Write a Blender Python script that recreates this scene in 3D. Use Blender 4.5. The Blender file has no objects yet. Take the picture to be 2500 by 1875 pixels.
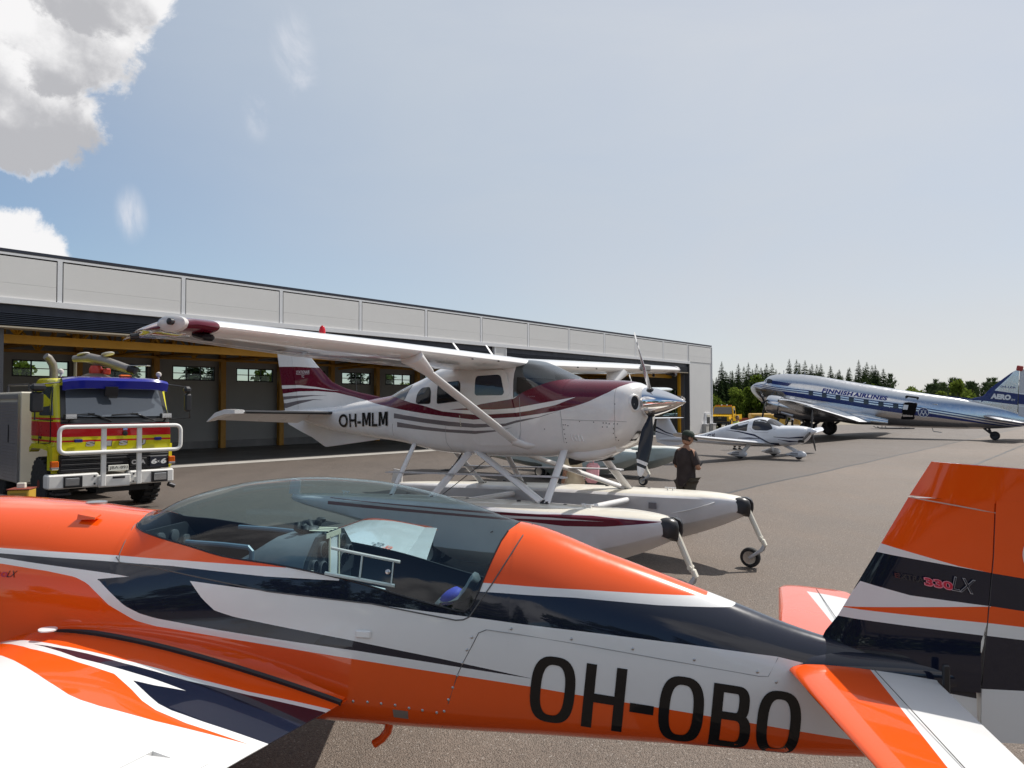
import bpy, bmesh, math, random
import numpy as np
from mathutils import Vector, Matrix
from mathutils.geometry import tessellate_polygon

random.seed(7)
scene = bpy.context.scene
R = math.radians

# ------------------------------------------------------------------ camera
cam_d = bpy.data.cameras.new('camera')
cam = bpy.data.objects.new('camera', cam_d)
scene.collection.objects.link(cam)
scene.camera = cam
cam.location = (0, 0, 2.27)
cam.rotation_euler = (R(90 + 1.694), 0, 0)
cam_d.sensor_width = 36
cam_d.lens = 26.69
cam_d.clip_start = 0.05
cam_d.clip_end = 4000

# ------------------------------------------------------------------ sun and sky
SUN = Vector((0.785 * 0.602, 0.619 * 0.602, 0.799)).normalized()
sun_d = bpy.data.lights.new('sun', 'SUN')
sun_d.energy = 4.2
sun_d.angle = R(0.6)
sun_d.color = (1.0, 0.95, 0.88)
sun = bpy.data.objects.new('sun', sun_d)
scene.collection.objects.link(sun)
sun.location = (40, 40, 60)
sun.rotation_euler = (-SUN).to_track_quat('-Z', 'Y').to_euler()

scene.view_settings.view_transform = 'Standard'
scene.view_settings.look = 'None'
scene.view_settings.exposure = 0.27
scene.view_settings.gamma = 1.0
scene.view_settings.use_curve_mapping = False
scene.cycles.max_bounces = 8
scene.cycles.transparent_max_bounces = 12
scene.cycles.use_denoising = True

world = bpy.data.worlds.new('World')
scene.world = world
world.use_nodes = True


class NT:
    """small helper that wires shader nodes"""
    def __init__(s, tree):
        s.t = tree

    def n(s, typ, **kw):
        nd = s.t.nodes.new(typ)
        for k, v in kw.items():
            setattr(nd, k, v)
        return nd

    def put(s, sock, v):
        if hasattr(v, 'links') or hasattr(v, 'is_output'):
            s.t.links.new(v, sock)
        elif v is not None:
            if hasattr(sock.default_value, '__len__'):
                v = tuple(v)
                if len(sock.default_value) == 4 and len(v) == 3:
                    v = v + (1.0,)
            sock.default_value = v

    def m(s, op, a, b=None, c=None, clamp=False):
        nd = s.n('ShaderNodeMath', operation=op, use_clamp=clamp)
        s.put(nd.inputs[0], a)
        if b is not None:
            s.put(nd.inputs[1], b)
        if c is not None:
            s.put(nd.inputs[2], c)
        return nd.outputs[0]

    def v(s, op, a, b=None):
        nd = s.n('ShaderNodeVectorMath', operation=op)
        s.put(nd.inputs[0], a)
        if b is not None:
            s.put(nd.inputs[1], b)
        return nd.outputs['Value'] if op in ('DOT_PRODUCT', 'LENGTH', 'DISTANCE') else nd.outputs[0]

    def mix(s, f, a, b):
        nd = s.n('ShaderNodeMix', data_type='RGBA')
        s.put(nd.inputs[0], f)
        s.put(nd.inputs[6], a)
        s.put(nd.inputs[7], b)
        return nd.outputs[2]

    def ss(s, x, a, b, lo=0.0, hi=1.0):
        nd = s.n('ShaderNodeMapRange', interpolation_type='SMOOTHSTEP')
        s.put(nd.inputs[0], x)
        for i, q in enumerate((a, b, lo, hi)):
            s.put(nd.inputs[i + 1], q)
        return nd.outputs[0]

    def lin(s, x, a, b, lo=0.0, hi=1.0, clamp=True):
        nd = s.n('ShaderNodeMapRange', clamp=clamp)
        s.put(nd.inputs[0], x)
        for i, q in enumerate((a, b, lo, hi)):
            s.put(nd.inputs[i + 1], q)
        return nd.outputs[0]

    def noise(s, vec, scale, detail=3.0, rough=0.55, dist=0.0):
        nd = s.n('ShaderNodeTexNoise')
        s.put(nd.inputs['Vector'], vec)
        nd.inputs['Scale'].default_value = scale
        nd.inputs['Detail'].default_value = detail
        nd.inputs['Roughness'].default_value = rough
        nd.inputs['Distortion'].default_value = dist
        return nd.outputs[0]


def build_world():
    t = world.node_tree
    t.nodes.clear()
    k = NT(t)
    out = k.n('ShaderNodeOutputWorld')
    bg = k.n('ShaderNodeBackground')
    bg.inputs[1].default_value = 0.085
    sky = k.n('ShaderNodeTexSky', sky_type='NISHITA')
    sky.sun_disc = False
    sky.sun_elevation = math.asin(SUN.z)
    sky.sun_rotation = math.atan2(SUN.x, SUN.y)
    sky.altitude = 80
    sky.air_density = 1.0
    sky.dust_density = 0.4
    sky.ozone_density = 1.0
    d = k.n('ShaderNodeTexCoord').outputs['Generated']
    d = k.v('NORMALIZE', d)
    sep = k.n('ShaderNodeSeparateXYZ')
    k.put(sep.inputs[0], d)
    dz = sep.outputs[2]
    ds = k.v('DOT_PRODUCT', d, tuple(SUN))
    # thin high veil, thicker towards the sun
    veil = k.ss(ds, 0.02, 0.62)
    wisp = k.noise(k.v('MULTIPLY', d, (1.0, 1.0, 3.0)), 2.2, 5.0, 0.6, 0.4)
    veil = k.m('MULTIPLY', veil, k.lin(wisp, 0.3, 0.7, 0.86, 1.0))
    vcol = k.mix(k.ss(ds, 0.45, 0.95), VEIL_A, VEIL_B)
    low = k.ss(dz, 0.30, 0.0)
    vcol = k.mix(k.m('MULTIPLY', low, k.ss(ds, 0.35, 0.62, 0.0, 0.9)), vcol, VEIL_LOW)
    hsv = k.n('ShaderNodeHueSaturation')
    hsv.inputs['Saturation'].default_value = 1.12
    hsv.inputs['Value'].default_value = SKY_VAL
    k.put(hsv.inputs['Color'], sky.outputs[0])
    col = k.mix(k.m('MULTIPLY', veil, VEIL_MAX), hsv.outputs[0], vcol)
    # cumulus: soft-edged masses spread round the sky
    n1 = k.noise(d, 9.0, 13.0, 0.66, 0.25)
    n2 = k.noise(d, 3.2, 8.0, 0.55, 0.3)
    n3 = k.noise(k.v('ADD', d, (0.03, 0.02, 0.055)), 3.2, 8.0, 0.55, 0.3)
    dens = None
    grey = None
    for (az, el, rad, flat, amp) in CLOUDS:
        c = Vector((math.sin(R(az)) * math.cos(R(el)), math.cos(R(az)) * math.cos(R(el)), math.sin(R(el))))
        df = k.v('SUBTRACT', d, tuple(c))
        dist = k.v('LENGTH', k.v('MULTIPLY', df, (1.0, 1.0, flat)))
        s_ = k.m('SUBTRACT', 1.0, k.m('DIVIDE', dist, rad))
        s_ = k.m('ADD', s_, k.m('MULTIPLY', k.m('SUBTRACT', n1, 0.5), amp))
        dens = s_ if dens is None else k.m('MAXIMUM', dens, s_)
        sz = k.n('ShaderNodeSeparateXYZ')
        k.put(sz.inputs[0], df)
        if rad > 0.072:
            # undersides of a heap cloud are greyer than its sunlit top and edge
            g = k.m('ADD', k.m('MULTIPLY', sz.outputs[2], -1.1 / rad), k.m('MULTIPLY', s_, 0.75))
            g = k.m('ADD', g, k.m('MULTIPLY', sz.outputs[0], -0.5 / rad))
            g = k.m('MULTIPLY', g, k.ss(s_, -0.05, 0.30))
            grey = g if grey is None else k.m('MAXIMUM', grey, g)
    mask = k.ss(dens, 0.0, 0.20)
    shade = k.m('ADD', grey, k.m('MULTIPLY', k.m('SUBTRACT', n2, n3), 5.5))
    shade = k.m('ADD', shade, k.m('MULTIPLY', k.m('SUBTRACT', n2, 0.5), 1.6))
    ccol = k.mix(k.ss(shade, 0.05, 1.05), CL_WHITE, CL_GREY)
    col = k.mix(k.m('MULTIPLY', mask, 0.97), col, ccol)
    # faint torn shreds beside the big cloud
    sh = k.noise(k.v('MULTIPLY', d, (1.0, 1.0, 0.7)), 9.0, 9.0, 0.62, 0.6)
    shm = None
    for (az, el, rad) in SHREDS:
        c = Vector((math.sin(R(az)) * math.cos(R(el)), math.cos(R(az)) * math.cos(R(el)), math.sin(R(el))))
        dist = k.v('LENGTH', k.v('MULTIPLY', k.v('SUBTRACT', d, tuple(c)), (1.5, 1.0, 0.75)))
        s_ = k.m('SUBTRACT', 1.0, k.m('DIVIDE', dist, rad))
        shm = s_ if shm is None else k.m('MAXIMUM', shm, s_)
    shm = k.m('MULTIPLY', k.ss(shm, 0.0, 0.8), k.ss(sh, 0.42, 0.66))
    col = k.mix(k.m('MULTIPLY', shm, 0.85), col, CL_WISP)
    k.put(bg.inputs[0], col)
    t.links.new(bg.outputs[0], out.inputs[0])


SKY_VAL = 1.12
VEIL_MAX = 0.92
VEIL_A = (5.2, 5.8, 6.55)
VEIL_B = (6.7, 6.9, 7.25)
VEIL_LOW = (6.9, 6.75, 6.8)
CL_WHITE = (9.3, 9.2, 9.2)
CL_GREY = (4.9, 4.9, 5.1)
CL_WISP = (7.4, 7.6, 8.2)
CLOUDS = [(-30.8, 23.2, 0.090, 1.0, 1.7), (-32.0, 18.6, 0.075, 1.1, 1.7), (-36.5, 22.0, 0.120, 1.0, 1.5), (-43, 28, 0.17, 1.0, 1.2), (-30.0, 27.5, 0.090, 1.0, 1.6), (-34.6, 9.2, 0.070, 1.1, 1.6),
          (-52, 12, 0.20, 1.6, 0.9), (-85, 22, 0.26, 1.5, 0.9), (-130, 30, 0.30, 1.4, 0.9),
          (150, 26, 0.30, 1.5, 0.9), (110, 18, 0.22, 1.6, 0.9), (-170, 14, 0.24, 2.0, 0.9)]
SHREDS = [(-16.3, 24.6, 0.045), (-15.6, 23.0, 0.035), (-26.8, 12.8, 0.030), (-18.8, 20.3, 0.030)]
build_world()

# ------------------------------------------------------------------ materials
MATS = {}


def mat(name, col, rough=0.5, metal=0.0, coat=0.0, var=0.0, vscale=3.0, bump=0.0, bscale=30.0, spec=0.5, coat_r=0.04):
    if name in MATS:
        return MATS[name]
    m = bpy.data.materials.new(name)
    m.use_nodes = True
    k = NT(m.node_tree)
    p = m.node_tree.nodes['Principled BSDF']
    p.inputs['Roughness'].default_value = rough
    p.inputs['Metallic'].default_value = metal
    p.inputs['Coat Weight'].default_value = coat
    p.inputs['Coat Roughness'].default_value = coat_r
    p.inputs['Specular IOR Level'].default_value = spec if coat < .4 or metal > .5 or spec > .55 else 0.12
    p.inputs['Base Color'].default_value = (*col, 1)
    if var or bump:
        oc = k.n('ShaderNodeTexCoord').outputs['Object']
    if var:
        nz = k.noise(oc, vscale, 6.0, 0.6)
        f = k.lin(nz, 0.28, 0.72, 1.0 - var, 1.0 + var)
        k.put(p.inputs['Base Color'], k.v('MULTIPLY', (col[0], col[1], col[2]), k_vec(k, f)))
        k.put(p.inputs['Roughness'], k.m('MULTIPLY', k.lin(nz, 0.3, 0.7, 1.15, 0.85), rough))
    if bump:
        b = k.n('ShaderNodeBump')
        b.inputs['Strength'].default_value = bump
        b.inputs['Distance'].default_value = 0.02
        k.put(b.inputs['Height'], k.noise(oc, bscale, 4.0, 0.6))
        m.node_tree.links.new(b.outputs[0], p.inputs['Normal'])
    MATS[name] = m
    return m


def k_vec(k, f):
    c = k.n('ShaderNodeCombineXYZ')
    for i in range(3):
        k.put(c.inputs[i], f)
    return c.outputs[0]


def curve_node(k, x, pts, xr, zr):
    """piecewise linear z(x) from a list of points"""
    pts = sorted(pts)
    r = k.n('ShaderNodeValToRGB')
    e = r.color_ramp.elements
    r.color_ramp.interpolation = 'LINEAR'
    f = lambda p: ((p[0] - xr[0]) / (xr[1] - xr[0]), (p[1] - zr[0]) / (zr[1] - zr[0]))
    q = [f(p) for p in pts]
    for i, (u, v) in enumerate(q):
        u = min(max(u, 0.0), 1.0)
        if i == 0:
            e[0].position = u
            el = e[0]
        elif i == 1:
            e[1].position = u
            el = e[1]
        else:
            el = e.new(u)
        el.color = (v, v, v, 1)
    if len(q) == 1:
        e[1].position = 1.0
        e[1].color = e[0].color
    xn = k.lin(x, xr[0], xr[1], 0.0, 1.0)
    k.put(r.inputs[0], xn)
    return k.lin(r.outputs[0], 0.0, 1.0, zr[0], zr[1], clamp=False)


def livery(name, base, layers, xr, zr, axes=('X', 'Z'), rough=0.3, metal=0.0, coat=0.9, spots=None, wear=0.04, absy=False, aniso_bump=0.0, panel=None):
    """painted scheme in the thing's own coordinates.
    layer = (colour, upper curve or None, lower curve or None, (xmin, xmax) or None[, metallic])"""
    m = bpy.data.materials.new(name)
    m.use_nodes = True
    k = NT(m.node_tree)
    p = m.node_tree.nodes['Principled BSDF']
    oc = k.n('ShaderNodeTexCoord').outputs['Object']
    sep = k.n('ShaderNodeSeparateXYZ')
    k.put(sep.inputs[0], oc)
    idx = {'X': 0, 'Y': 1, 'Z': 2}
    x = sep.outputs[idx[axes[0]]]
    z = sep.outputs[idx[axes[1]]]
    if absy:
        if axes[1] == 'Y':
            z = k.m('ABSOLUTE', z)
        if axes[0] == 'Y':
            x = k.m('ABSOLUTE', x)
    col = base
    met = metal
    for L in layers:
        c, up, lo, lim = L[:4]
        f = None
        if up is not None:
            f = k.m('LESS_THAN', z, curve_node(k, x, up, xr, zr))
        if lo is not None:
            g = k.m('GREATER_THAN', z, curve_node(k, x, lo, xr, zr))
            f = g if f is None else k.m('MULTIPLY', f, g)
        if lim is not None:
            g = k.m('MULTIPLY', k.m('GREATER_THAN', x, lim[0]), k.m('LESS_THAN', x, lim[1]))
            f = g if f is None else k.m('MULTIPLY', f, g)
        col = k.mix(f, col, c)
        if len(L) > 4:
            nd = k.n('ShaderNodeMix', data_type='FLOAT')
            k.put(nd.inputs[0], f)
            k.put(nd.inputs[2], met)
            k.put(nd.inputs[3], L[4])
            met = nd.outputs[0]
    if wear:
        nz = k.noise(oc, 2.3, 7.0, 0.65)
        col = k.v('MULTIPLY', col, k_vec(k, k.lin(nz, 0.3, 0.75, 1.0 - wear, 1.0 + wear)))
        k.put(p.inputs['Roughness'], k.lin(k.noise(oc, 5.0, 6.0, 0.7), 0.3, 0.7, rough * 0.75, rough * 1.3))
    else:
        p.inputs['Roughness'].default_value = rough
    k.put(p.inputs['Base Color'], col)
    k.put(p.inputs['Metallic'], met)
    p.inputs['Coat Weight'].default_value = coat
    p.inputs['Coat Roughness'].default_value = 0.03
    if coat > .4:
        p.inputs['Specular IOR Level'].default_value = 0.12
    if aniso_bump:
        b = k.n('ShaderNodeBump')
        b.inputs['Strength'].default_value = aniso_bump
        b.inputs['Distance'].default_value = 0.03
        k.put(b.inputs['Height'], k.noise(k.v('MULTIPLY', oc, (0.7, 1.0, 1.0)), 1.8, 3.0, 0.5))
        m.node_tree.links.new(b.outputs[0], p.inputs['Normal'])
    MATS[name] = m
    return m


def glass(name, tint, ior_f=1.45, dark=0.0, rough=0.0):
    """thin pane: tinted see-through plus mirror reflection by angle"""
    m = bpy.data.materials.new(name)
    m.use_nodes = True
    t = m.node_tree
    t.nodes.clear()
    k = NT(t)
    out = k.n('ShaderNodeOutputMaterial')
    tr = k.n('ShaderNodeBsdfTransparent')
    tr.inputs[0].default_value = (*tint, 1)
    gl = k.n('ShaderNodeBsdfGlossy')
    gl.inputs['Roughness'].default_value = rough
    geo = k.n('ShaderNodeNewGeometry')
    cs = k.m('ABSOLUTE', k.v('DOT_PRODUCT', geo.outputs['Incoming'], geo.outputs['Normal']))
    f0 = ((ior_f - 1) / (ior_f + 1)) ** 2
    fres = k.m('ADD', f0, k.m('MULTIPLY', 1 - f0, k.m('POWER', k.m('SUBTRACT', 1.0, cs, clamp=True), 5.0)))
    mx = k.n('ShaderNodeMixShader')
    k.put(mx.inputs[0], fres)
    t.links.new(tr.outputs[0], mx.inputs[1])
    t.links.new(gl.outputs[0], mx.inputs[2])
    t.links.new(mx.outputs[0], out.inputs[0])
    MATS[name] = m
    return m


# ------------------------------------------------------------------ geometry helpers
COL = scene.collection.objects


def thing(name, label, cat, loc=(0, 0, 0), rotz=0.0, group=None, rot=None):
    o = bpy.data.objects.new(name, None)
    o.empty_display_size = 0.3
    COL.link(o)
    o.location = loc
    o.rotation_euler = rot if rot is not None else (0, 0, rotz)
    o['label'] = label
    o['category'] = cat
    if group:
        o['group'] = group
    return o


def tag(o, label=None, cat=None, group=None, kind=None):
    for a, b in (('label', label), ('category', cat), ('group', group), ('kind', kind)):
        if b:
            o[a] = b
    return o


class MB:
    """collects shapes into one mesh"""
    def __init__(s):
        s.v = []
        s.f = []
        s.mi = []

    def add(s, V, F, mi=0):
        b = len(s.v)
        s.v += [tuple(map(float, q)) for q in V]
        s.f += [tuple(b + i for i in f) for f in F]
        s.mi += [mi] * len(F)
        return s

    def box(s, c, d, mi=0, rot=None, bev=0.0):
        x, y, z = d[0] / 2, d[1] / 2, d[2] / 2
        if bev > 0:
            bev = min(bev, x * .9, y * .9, z * .9)
            V = []
            for sx in (-1, 1):
                for sy in (-1, 1):
                    for sz in (-1, 1):
                        V += [(sx * x, sy * (y - bev), sz * (z - bev)), (sx * (x - bev), sy * y, sz * (z - bev)), (sx * (x - bev), sy * (y - bev), sz * z)]
            bm = bmesh.new()
            for q in V:
                bm.verts.new(q)
            bmesh.ops.convex_hull(bm, input=bm.verts)
            bm.verts.index_update()
            V = [q.co.copy() for q in bm.verts]
            F = [[q.index for q in f.verts] for f in bm.faces]
            bm.free()
        else:
            V = [(-x, -y, -z), (x, -y, -z), (x, y, -z), (-x, y, -z), (-x, -y, z), (x, -y, z), (x, y, z), (-x, y, z)]
            F = [(0, 3, 2, 1), (4, 5, 6, 7), (0, 1, 5, 4), (1, 2, 6, 5), (2, 3, 7, 6), (3, 0, 4, 7)]
        if rot is not None:
            V = [rot @ Vector(q) for q in V]
        return s.add([(q[0] + c[0], q[1] + c[1], q[2] + c[2]) for q in V], F, mi)

    def tube(s, pts, r, n=10, mi=0, caps=True, flat=None, up=None):
        """tube along a polyline; r number or list; flat = (a,b) ellipse multipliers"""
        pts = [Vector(p) for p in pts]
        rs = r if hasattr(r, '__len__') else [r] * len(pts)
        V, F = [], []
        ref = None
        for i, p in enumerate(pts):
            t = (pts[min(i + 1, len(pts) - 1)] - pts[max(i - 1, 0)]).normalized()
            if ref is None:
                ref = Vector(up) if up else (Vector((0, 0, 1)) if abs(t.z) < 0.9 else Vector((1, 0, 0)))
            a = (ref - t * ref.dot(t)).normalized()
            ref = a
            b = t.cross(a)
            fa, fb = flat if flat else (1, 1)
            for j in range(n):
                w = 2 * math.pi * j / n
                V.append(p + (a * math.cos(w) * fa + b * math.sin(w) * fb) * rs[i])
        for i in range(len(pts) - 1):
            for j in range(n):
                F.append((i * n + j, i * n + (j + 1) % n, (i + 1) * n + (j + 1) % n, (i + 1) * n + j))
        if caps:
            F.append(tuple(range(n - 1, -1, -1)))
            F.append(tuple((len(pts) - 1) * n + j for j in range(n)))
        return s.add(V, F, mi)

    def lathe(s, c, axis, prof, n=24, mi=0, a0=0, a1=2 * math.pi):
        """profile [(h, r)] revolved about axis through c"""
        c = Vector(c)
        t = Vector(axis).normalized()
        a = t.orthogonal().normalized()
        b = t.cross(a)
        V, F = [], []
        for h, r in prof:
            for j in range(n):
                w = 2 * math.pi * j / n
                V.append(c + t * h + (a * math.cos(w) + b * math.sin(w)) * max(r, 1e-4))
        for i in range(len(prof) - 1):
            for j in range(n):
                F.append((i * n + j, i * n + (j + 1) % n, (i + 1) * n + (j + 1) % n, (i + 1) * n + j))
        F.append(tuple(range(n - 1, -1, -1)))
        F.append(tuple((len(prof) - 1) * n + j for j in range(n)))
        return s.add(V, F, mi)

    def loft(s, rings, mi=0, closed=True, caps=(True, True)):
        n = len(rings[0])
        V = [p for r in rings for p in r]
        F = []
        for i in range(len(rings) - 1):
            for j in range(n if closed else n - 1):
                F.append((i * n + j, i * n + (j + 1) % n, (i + 1) * n + (j + 1) % n, (i + 1) * n + j))
        if closed and caps[0]:
            F.append(tuple(range(n - 1, -1, -1)))
        if closed and caps[1]:
            F.append(tuple((len(rings) - 1) * n + j for j in range(n)))
        return s.add(V, F, mi)

    def prism(s, poly, axis, a, b, mi=0):
        """polygon in the plane across axis, extruded from a to b. axis 0,1,2"""
        n = len(poly)
        def P(q, h):
            l = [q[0], q[1]]
            l.insert(axis, h)
            return l
        V = [P(q, a) for q in poly] + [P(q, b) for q in poly]
        F = [(i, (i + 1) % n, n + (i + 1) % n, n + i) for i in range(n)]
        tri = tessellate_polygon([[Vector((q[0], q[1], 0)) for q in poly]])
        F += [t for t in tri] + [tuple(n + i for i in reversed(t)) for t in tri]
        return s.add(V, F, mi)

    def build(s, name, m, parent=None, smooth=35.0, fix=True):
        me = bpy.data.meshes.new(name)
        me.from_pydata(s.v, [], s.f)
        ms = m if isinstance(m, (list, tuple)) else [m]
        for q in ms:
            me.materials.append(q)
        if len(ms) > 1:
            me.polygons.foreach_set('material_index', s.mi)
        if fix:
            bm = bmesh.new()
            bm.from_mesh(me)
            bmesh.ops.recalc_face_normals(bm, faces=bm.faces)
            bm.to_mesh(me)
            bm.free()
        if smooth:
            me.polygons.foreach_set('use_smooth', [True] * len(me.polygons))
            me.set_sharp_from_angle(angle=R(smooth))
        me.update()
        o = bpy.data.objects.new(name, me)
        COL.link(o)
        if parent is not None:
            o.parent = parent
        return o


def pchip(xs, ys):
    xs = np.array(xs, float)
    ys = np.array(ys, float)
    h = np.diff(xs)
    d = np.diff(ys) / h
    m = np.zeros(len(xs))
    for i in range(1, len(xs) - 1):
        if d[i - 1] * d[i] > 0:
            w1, w2 = 2 * h[i] + h[i - 1], h[i] + 2 * h[i - 1]
            m[i] = (w1 + w2) / (w1 / d[i - 1] + w2 / d[i])
    m[0], m[-1] = d[0], d[-1]

    def f(x):
        x = min(max(x, xs[0]), xs[-1])
        i = min(max(int(np.searchsorted(xs, x)) - 1, 0), len(h) - 1)
        t = (x - xs[i]) / h[i]
        return float((2 * t**3 - 3 * t**2 + 1) * ys[i] + (t**3 - 2 * t**2 + t) * h[i] * m[i] + (-2 * t**3 + 3 * t**2) * ys[i + 1] + (t**3 - t**2) * h[i] * m[i + 1])
    return f


class Fus:
    """fuselage surface: rows of x, bottom, waist, top, half width, top exponent, bottom exponent"""
    def __init__(s, tab):
        c = list(zip(*tab))
        s.fn = [pchip(c[0], c[i]) for i in range(1, 7)]
        s.x0, s.x1 = c[0][0], c[0][-1]

    def par(s, x):
        return [f(x) for f in s.fn]

    def pt(s, x, a):
        zb, zm, zt, W, et, eb = s.par(x)
        if a >= 0:
            return W * max(math.cos(a), 0) ** et, zm + (zt - zm) * math.sin(a) ** et
        return W * max(math.cos(a), 0) ** eb, zm - (zm - zb) * (-math.sin(a)) ** eb

    def ang(s, x, z):
        zb, zm, zt, W, et, eb = s.par(x)
        if z >= zm:
            q = min((z - zm) / max(zt - zm, 1e-6), 1)
            return math.asin(q ** (1 / et))
        q = min((zm - z) / max(zm - zb, 1e-6), 1)
        return -math.asin(q ** (1 / eb))

    def side(s, x, z):
        return s.pt(x, s.ang(x, z))[0]

    def ring(s, x, n, a0=-90, a1=90):
        """full closed ring, 2n points"""
        A = [R(a0 + (a1 - a0) * i / n) for i in range(n + 1)]
        right = [s.pt(x, a) for a in A]
        pts = [(x, y, z) for y, z in right]
        pts += [(x, -y, z) for y, z in right[-2:0:-1]]
        return pts

    def mesh(s, mb, xs, n=20, caps=(True, True), mi=0):
        return mb.loft([s.ring(x, n) for x in xs], mi, True, caps)


def frange(a, b, n):
    return [a + (b - a) * i / n for i in range(n + 1)]


def patch(fus, poly, off, side, name, m, parent, cuts=3, rim=0.0):
    """polygon (x,z) laid on the fuselage side, standing off by off"""
    bm = bmesh.new()
    vs = [bm.verts.new((x, 0, z)) for x, z in poly]
    bm.faces.new(vs)
    bmesh.ops.triangulate(bm, faces=bm.faces)
    if cuts:
        bmesh.ops.subdivide_edges(bm, edges=bm.edges, cuts=cuts, use_grid_fill=True)
        bmesh.ops.triangulate(bm, faces=bm.faces)
    for q in bm.verts:
        q.co.y = side * (fus.side(q.co.x, q.co.z) + off)
    if rim:
        ed = [e for e in bm.edges if e.is_boundary]
        r = bmesh.ops.extrude_edge_only(bm, edges=ed)
        for q in r['geom']:
            if isinstance(q, bmesh.types.BMVert):
                q.co.y -= side * rim
    bmesh.ops.recalc_face_normals(bm, faces=bm.faces)
    me = bpy.data.meshes.new(name)
    bm.to_mesh(me)
    bm.free()
    me.polygons.foreach_set('use_smooth', [True] * len(me.polygons))
    me.set_sharp_from_angle(angle=R(40))
    if sum(p.normal.y * p.area for p in me.polygons) * side < 0:
        me.flip_normals()
    me.materials.append(m)
    o = bpy.data.objects.new(name, me)
    COL.link(o)
    if parent is not None:
        o.parent = parent
    return o


def rrect(x0, z0, x1, z1, r, n=5):
    pts = []
    for cx, cz, a in ((x1 - r, z1 - r, 0), (x0 + r, z1 - r, 90), (x0 + r, z0 + r, 180), (x1 - r, z0 + r, 270)):
        for i in range(n + 1):
            w = R(a + 90 * i / n)
            pts.append((cx + r * math.cos(w), cz + r * math.sin(w)))
    return pts


def rpoly(pts, r, n=4):
    """polygon with rounded corners"""
    out = []
    N = len(pts)
    for i in range(N):
        p0, p, p1 = Vector(pts[i - 1]), Vector(pts[i]), Vector(pts[(i + 1) % N])
        a = (p0 - p)
        b = (p1 - p)
        d = min(r, a.length * .45, b.length * .45)
        A = p + a.normalized() * d
        B = p + b.normalized() * d
        for j in range(n + 1):
            t = j / n
            q = A * (1 - t) ** 2 + p * 2 * t * (1 - t) + B * t * t
            out.append((q.x, q.y))
    return out


def glyphs(body, bold, space, shear):
    c = bpy.data.curves.new('lettering', 'FONT')
    c.body = body
    c.size = 1.0
    c.offset = bold
    c.space_character = space
    c.shear = shear
    c.resolution_u = 4
    o = bpy.data.objects.new('lettering', c)
    COL.link(o)
    bpy.context.view_layer.update()
    dg = bpy.context.evaluated_depsgraph_get()
    me = o.evaluated_get(dg).to_mesh()
    V = [(v.co.x, v.co.y) for v in me.vertices]
    F = [tuple(p.vertices) for p in me.polygons]
    o.evaluated_get(dg).to_mesh_clear()
    bpy.data.objects.remove(o)
    bpy.data.curves.remove(c)
    return V, F


def text_mesh(body, bold=0.0, space=1.0, shear=0.0):
    """flat mesh of a line of lettering: verts scaled to a unit frame, and faces"""
    if 'M' not in body:
        V, F = glyphs(body, bold, space, shear)
    else:
        V, F, x = [], [], 0.0
        for ch in body:
            if ch == ' ':
                x += .3
                continue
            if ch == 'M':      # capital M drawn as a polygon, strokes as heavy as the rest
                s_ = .125 + bold * 1.6
                G = [(0, 0), (0, .73), (.20 + bold, .73), (.35, .27), (.50 - bold, .73), (.70, .73), (.70, 0), (.70 - s_, 0), (.70 - s_, .54), (.405, .06), (.295, .06), (s_, .54), (s_, 0)]
                T = [tuple(t) for t in tessellate_polygon([[Vector((a, b, 0)) for a, b in G]])]
            else:
                G, T = glyphs(ch, bold, 1, 0)
                a0 = min(q[0] for q in G)
                G = [(q[0] - a0, q[1]) for q in G]
            n = len(V)
            V += [(q[0] + x + shear * q[1], q[1]) for q in G]
            F += [tuple(n + i for i in t) for t in T]
            x += max(q[0] for q in G) + .095 * space
    xs = [v[0] for v in V]
    ys = [v[1] for v in V]
    x0, x1, y0, y1 = min(xs), max(xs), min(ys), max(ys)
    return [((v[0] - x0) / (x1 - x0), (v[1] - y0) / (y1 - y0)) for v in V], F


def lettering(body, name, m, parent, o, ux, uy, w, h, place=None, bold=0.0, space=1.0, shear=0.0, cuts=0):
    """letters filling a w x h frame at origin o along unit directions ux, uy; place(p) drops a point on a surface"""
    V, F = text_mesh(body, bold, space, shear)
    o, ux, uy = Vector(o), Vector(ux), Vector(uy)
    P = [o + ux * (a * w) + uy * (b * h) for a, b in V]
    bm = bmesh.new()
    vs = [bm.verts.new(p) for p in P]
    for f in F:
        try:
            bm.faces.new([vs[i] for i in f])
        except ValueError:
            pass
    bmesh.ops.remove_doubles(bm, verts=bm.verts, dist=1e-6)
    if cuts:
        bmesh.ops.triangulate(bm, faces=bm.faces)
        bmesh.ops.subdivide_edges(bm, edges=[e for e in bm.edges if e.calc_length() > h * .3], cuts=cuts)
        bmesh.ops.triangulate(bm, faces=bm.faces)
    if place:
        for q in bm.verts:
            q.co = Vector(place(q.co))
    me = bpy.data.meshes.new(name)
    bm.to_mesh(me)
    bm.free()
    me.materials.append(m)
    ob = bpy.data.objects.new(name, me)
    COL.link(ob)
    ob.parent = parent
    return ob


def airfoil(t, n=14, cam=0.02):
    """closed loop of (xc, zc): trailing edge over the top to the nose and back below"""
    up, dn = [], []
    for i in range(n + 1):
        b = math.pi * i / n
        x = (1 - math.cos(b)) / 2
        y = 5 * t * (0.2969 * math.sqrt(x) - 0.1260 * x - 0.3516 * x * x + 0.2843 * x**3 - 0.1036 * x**4)
        c = cam * (2 * 0.4 * x - x * x) / 0.16 if x < 0.4 else cam * (0.2 + 0.8 * x - x * x) / 0.36
        up.append((x, c + y))
        dn.append((x, c - y))
    return up[::-1] + dn[1:-1]


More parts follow.
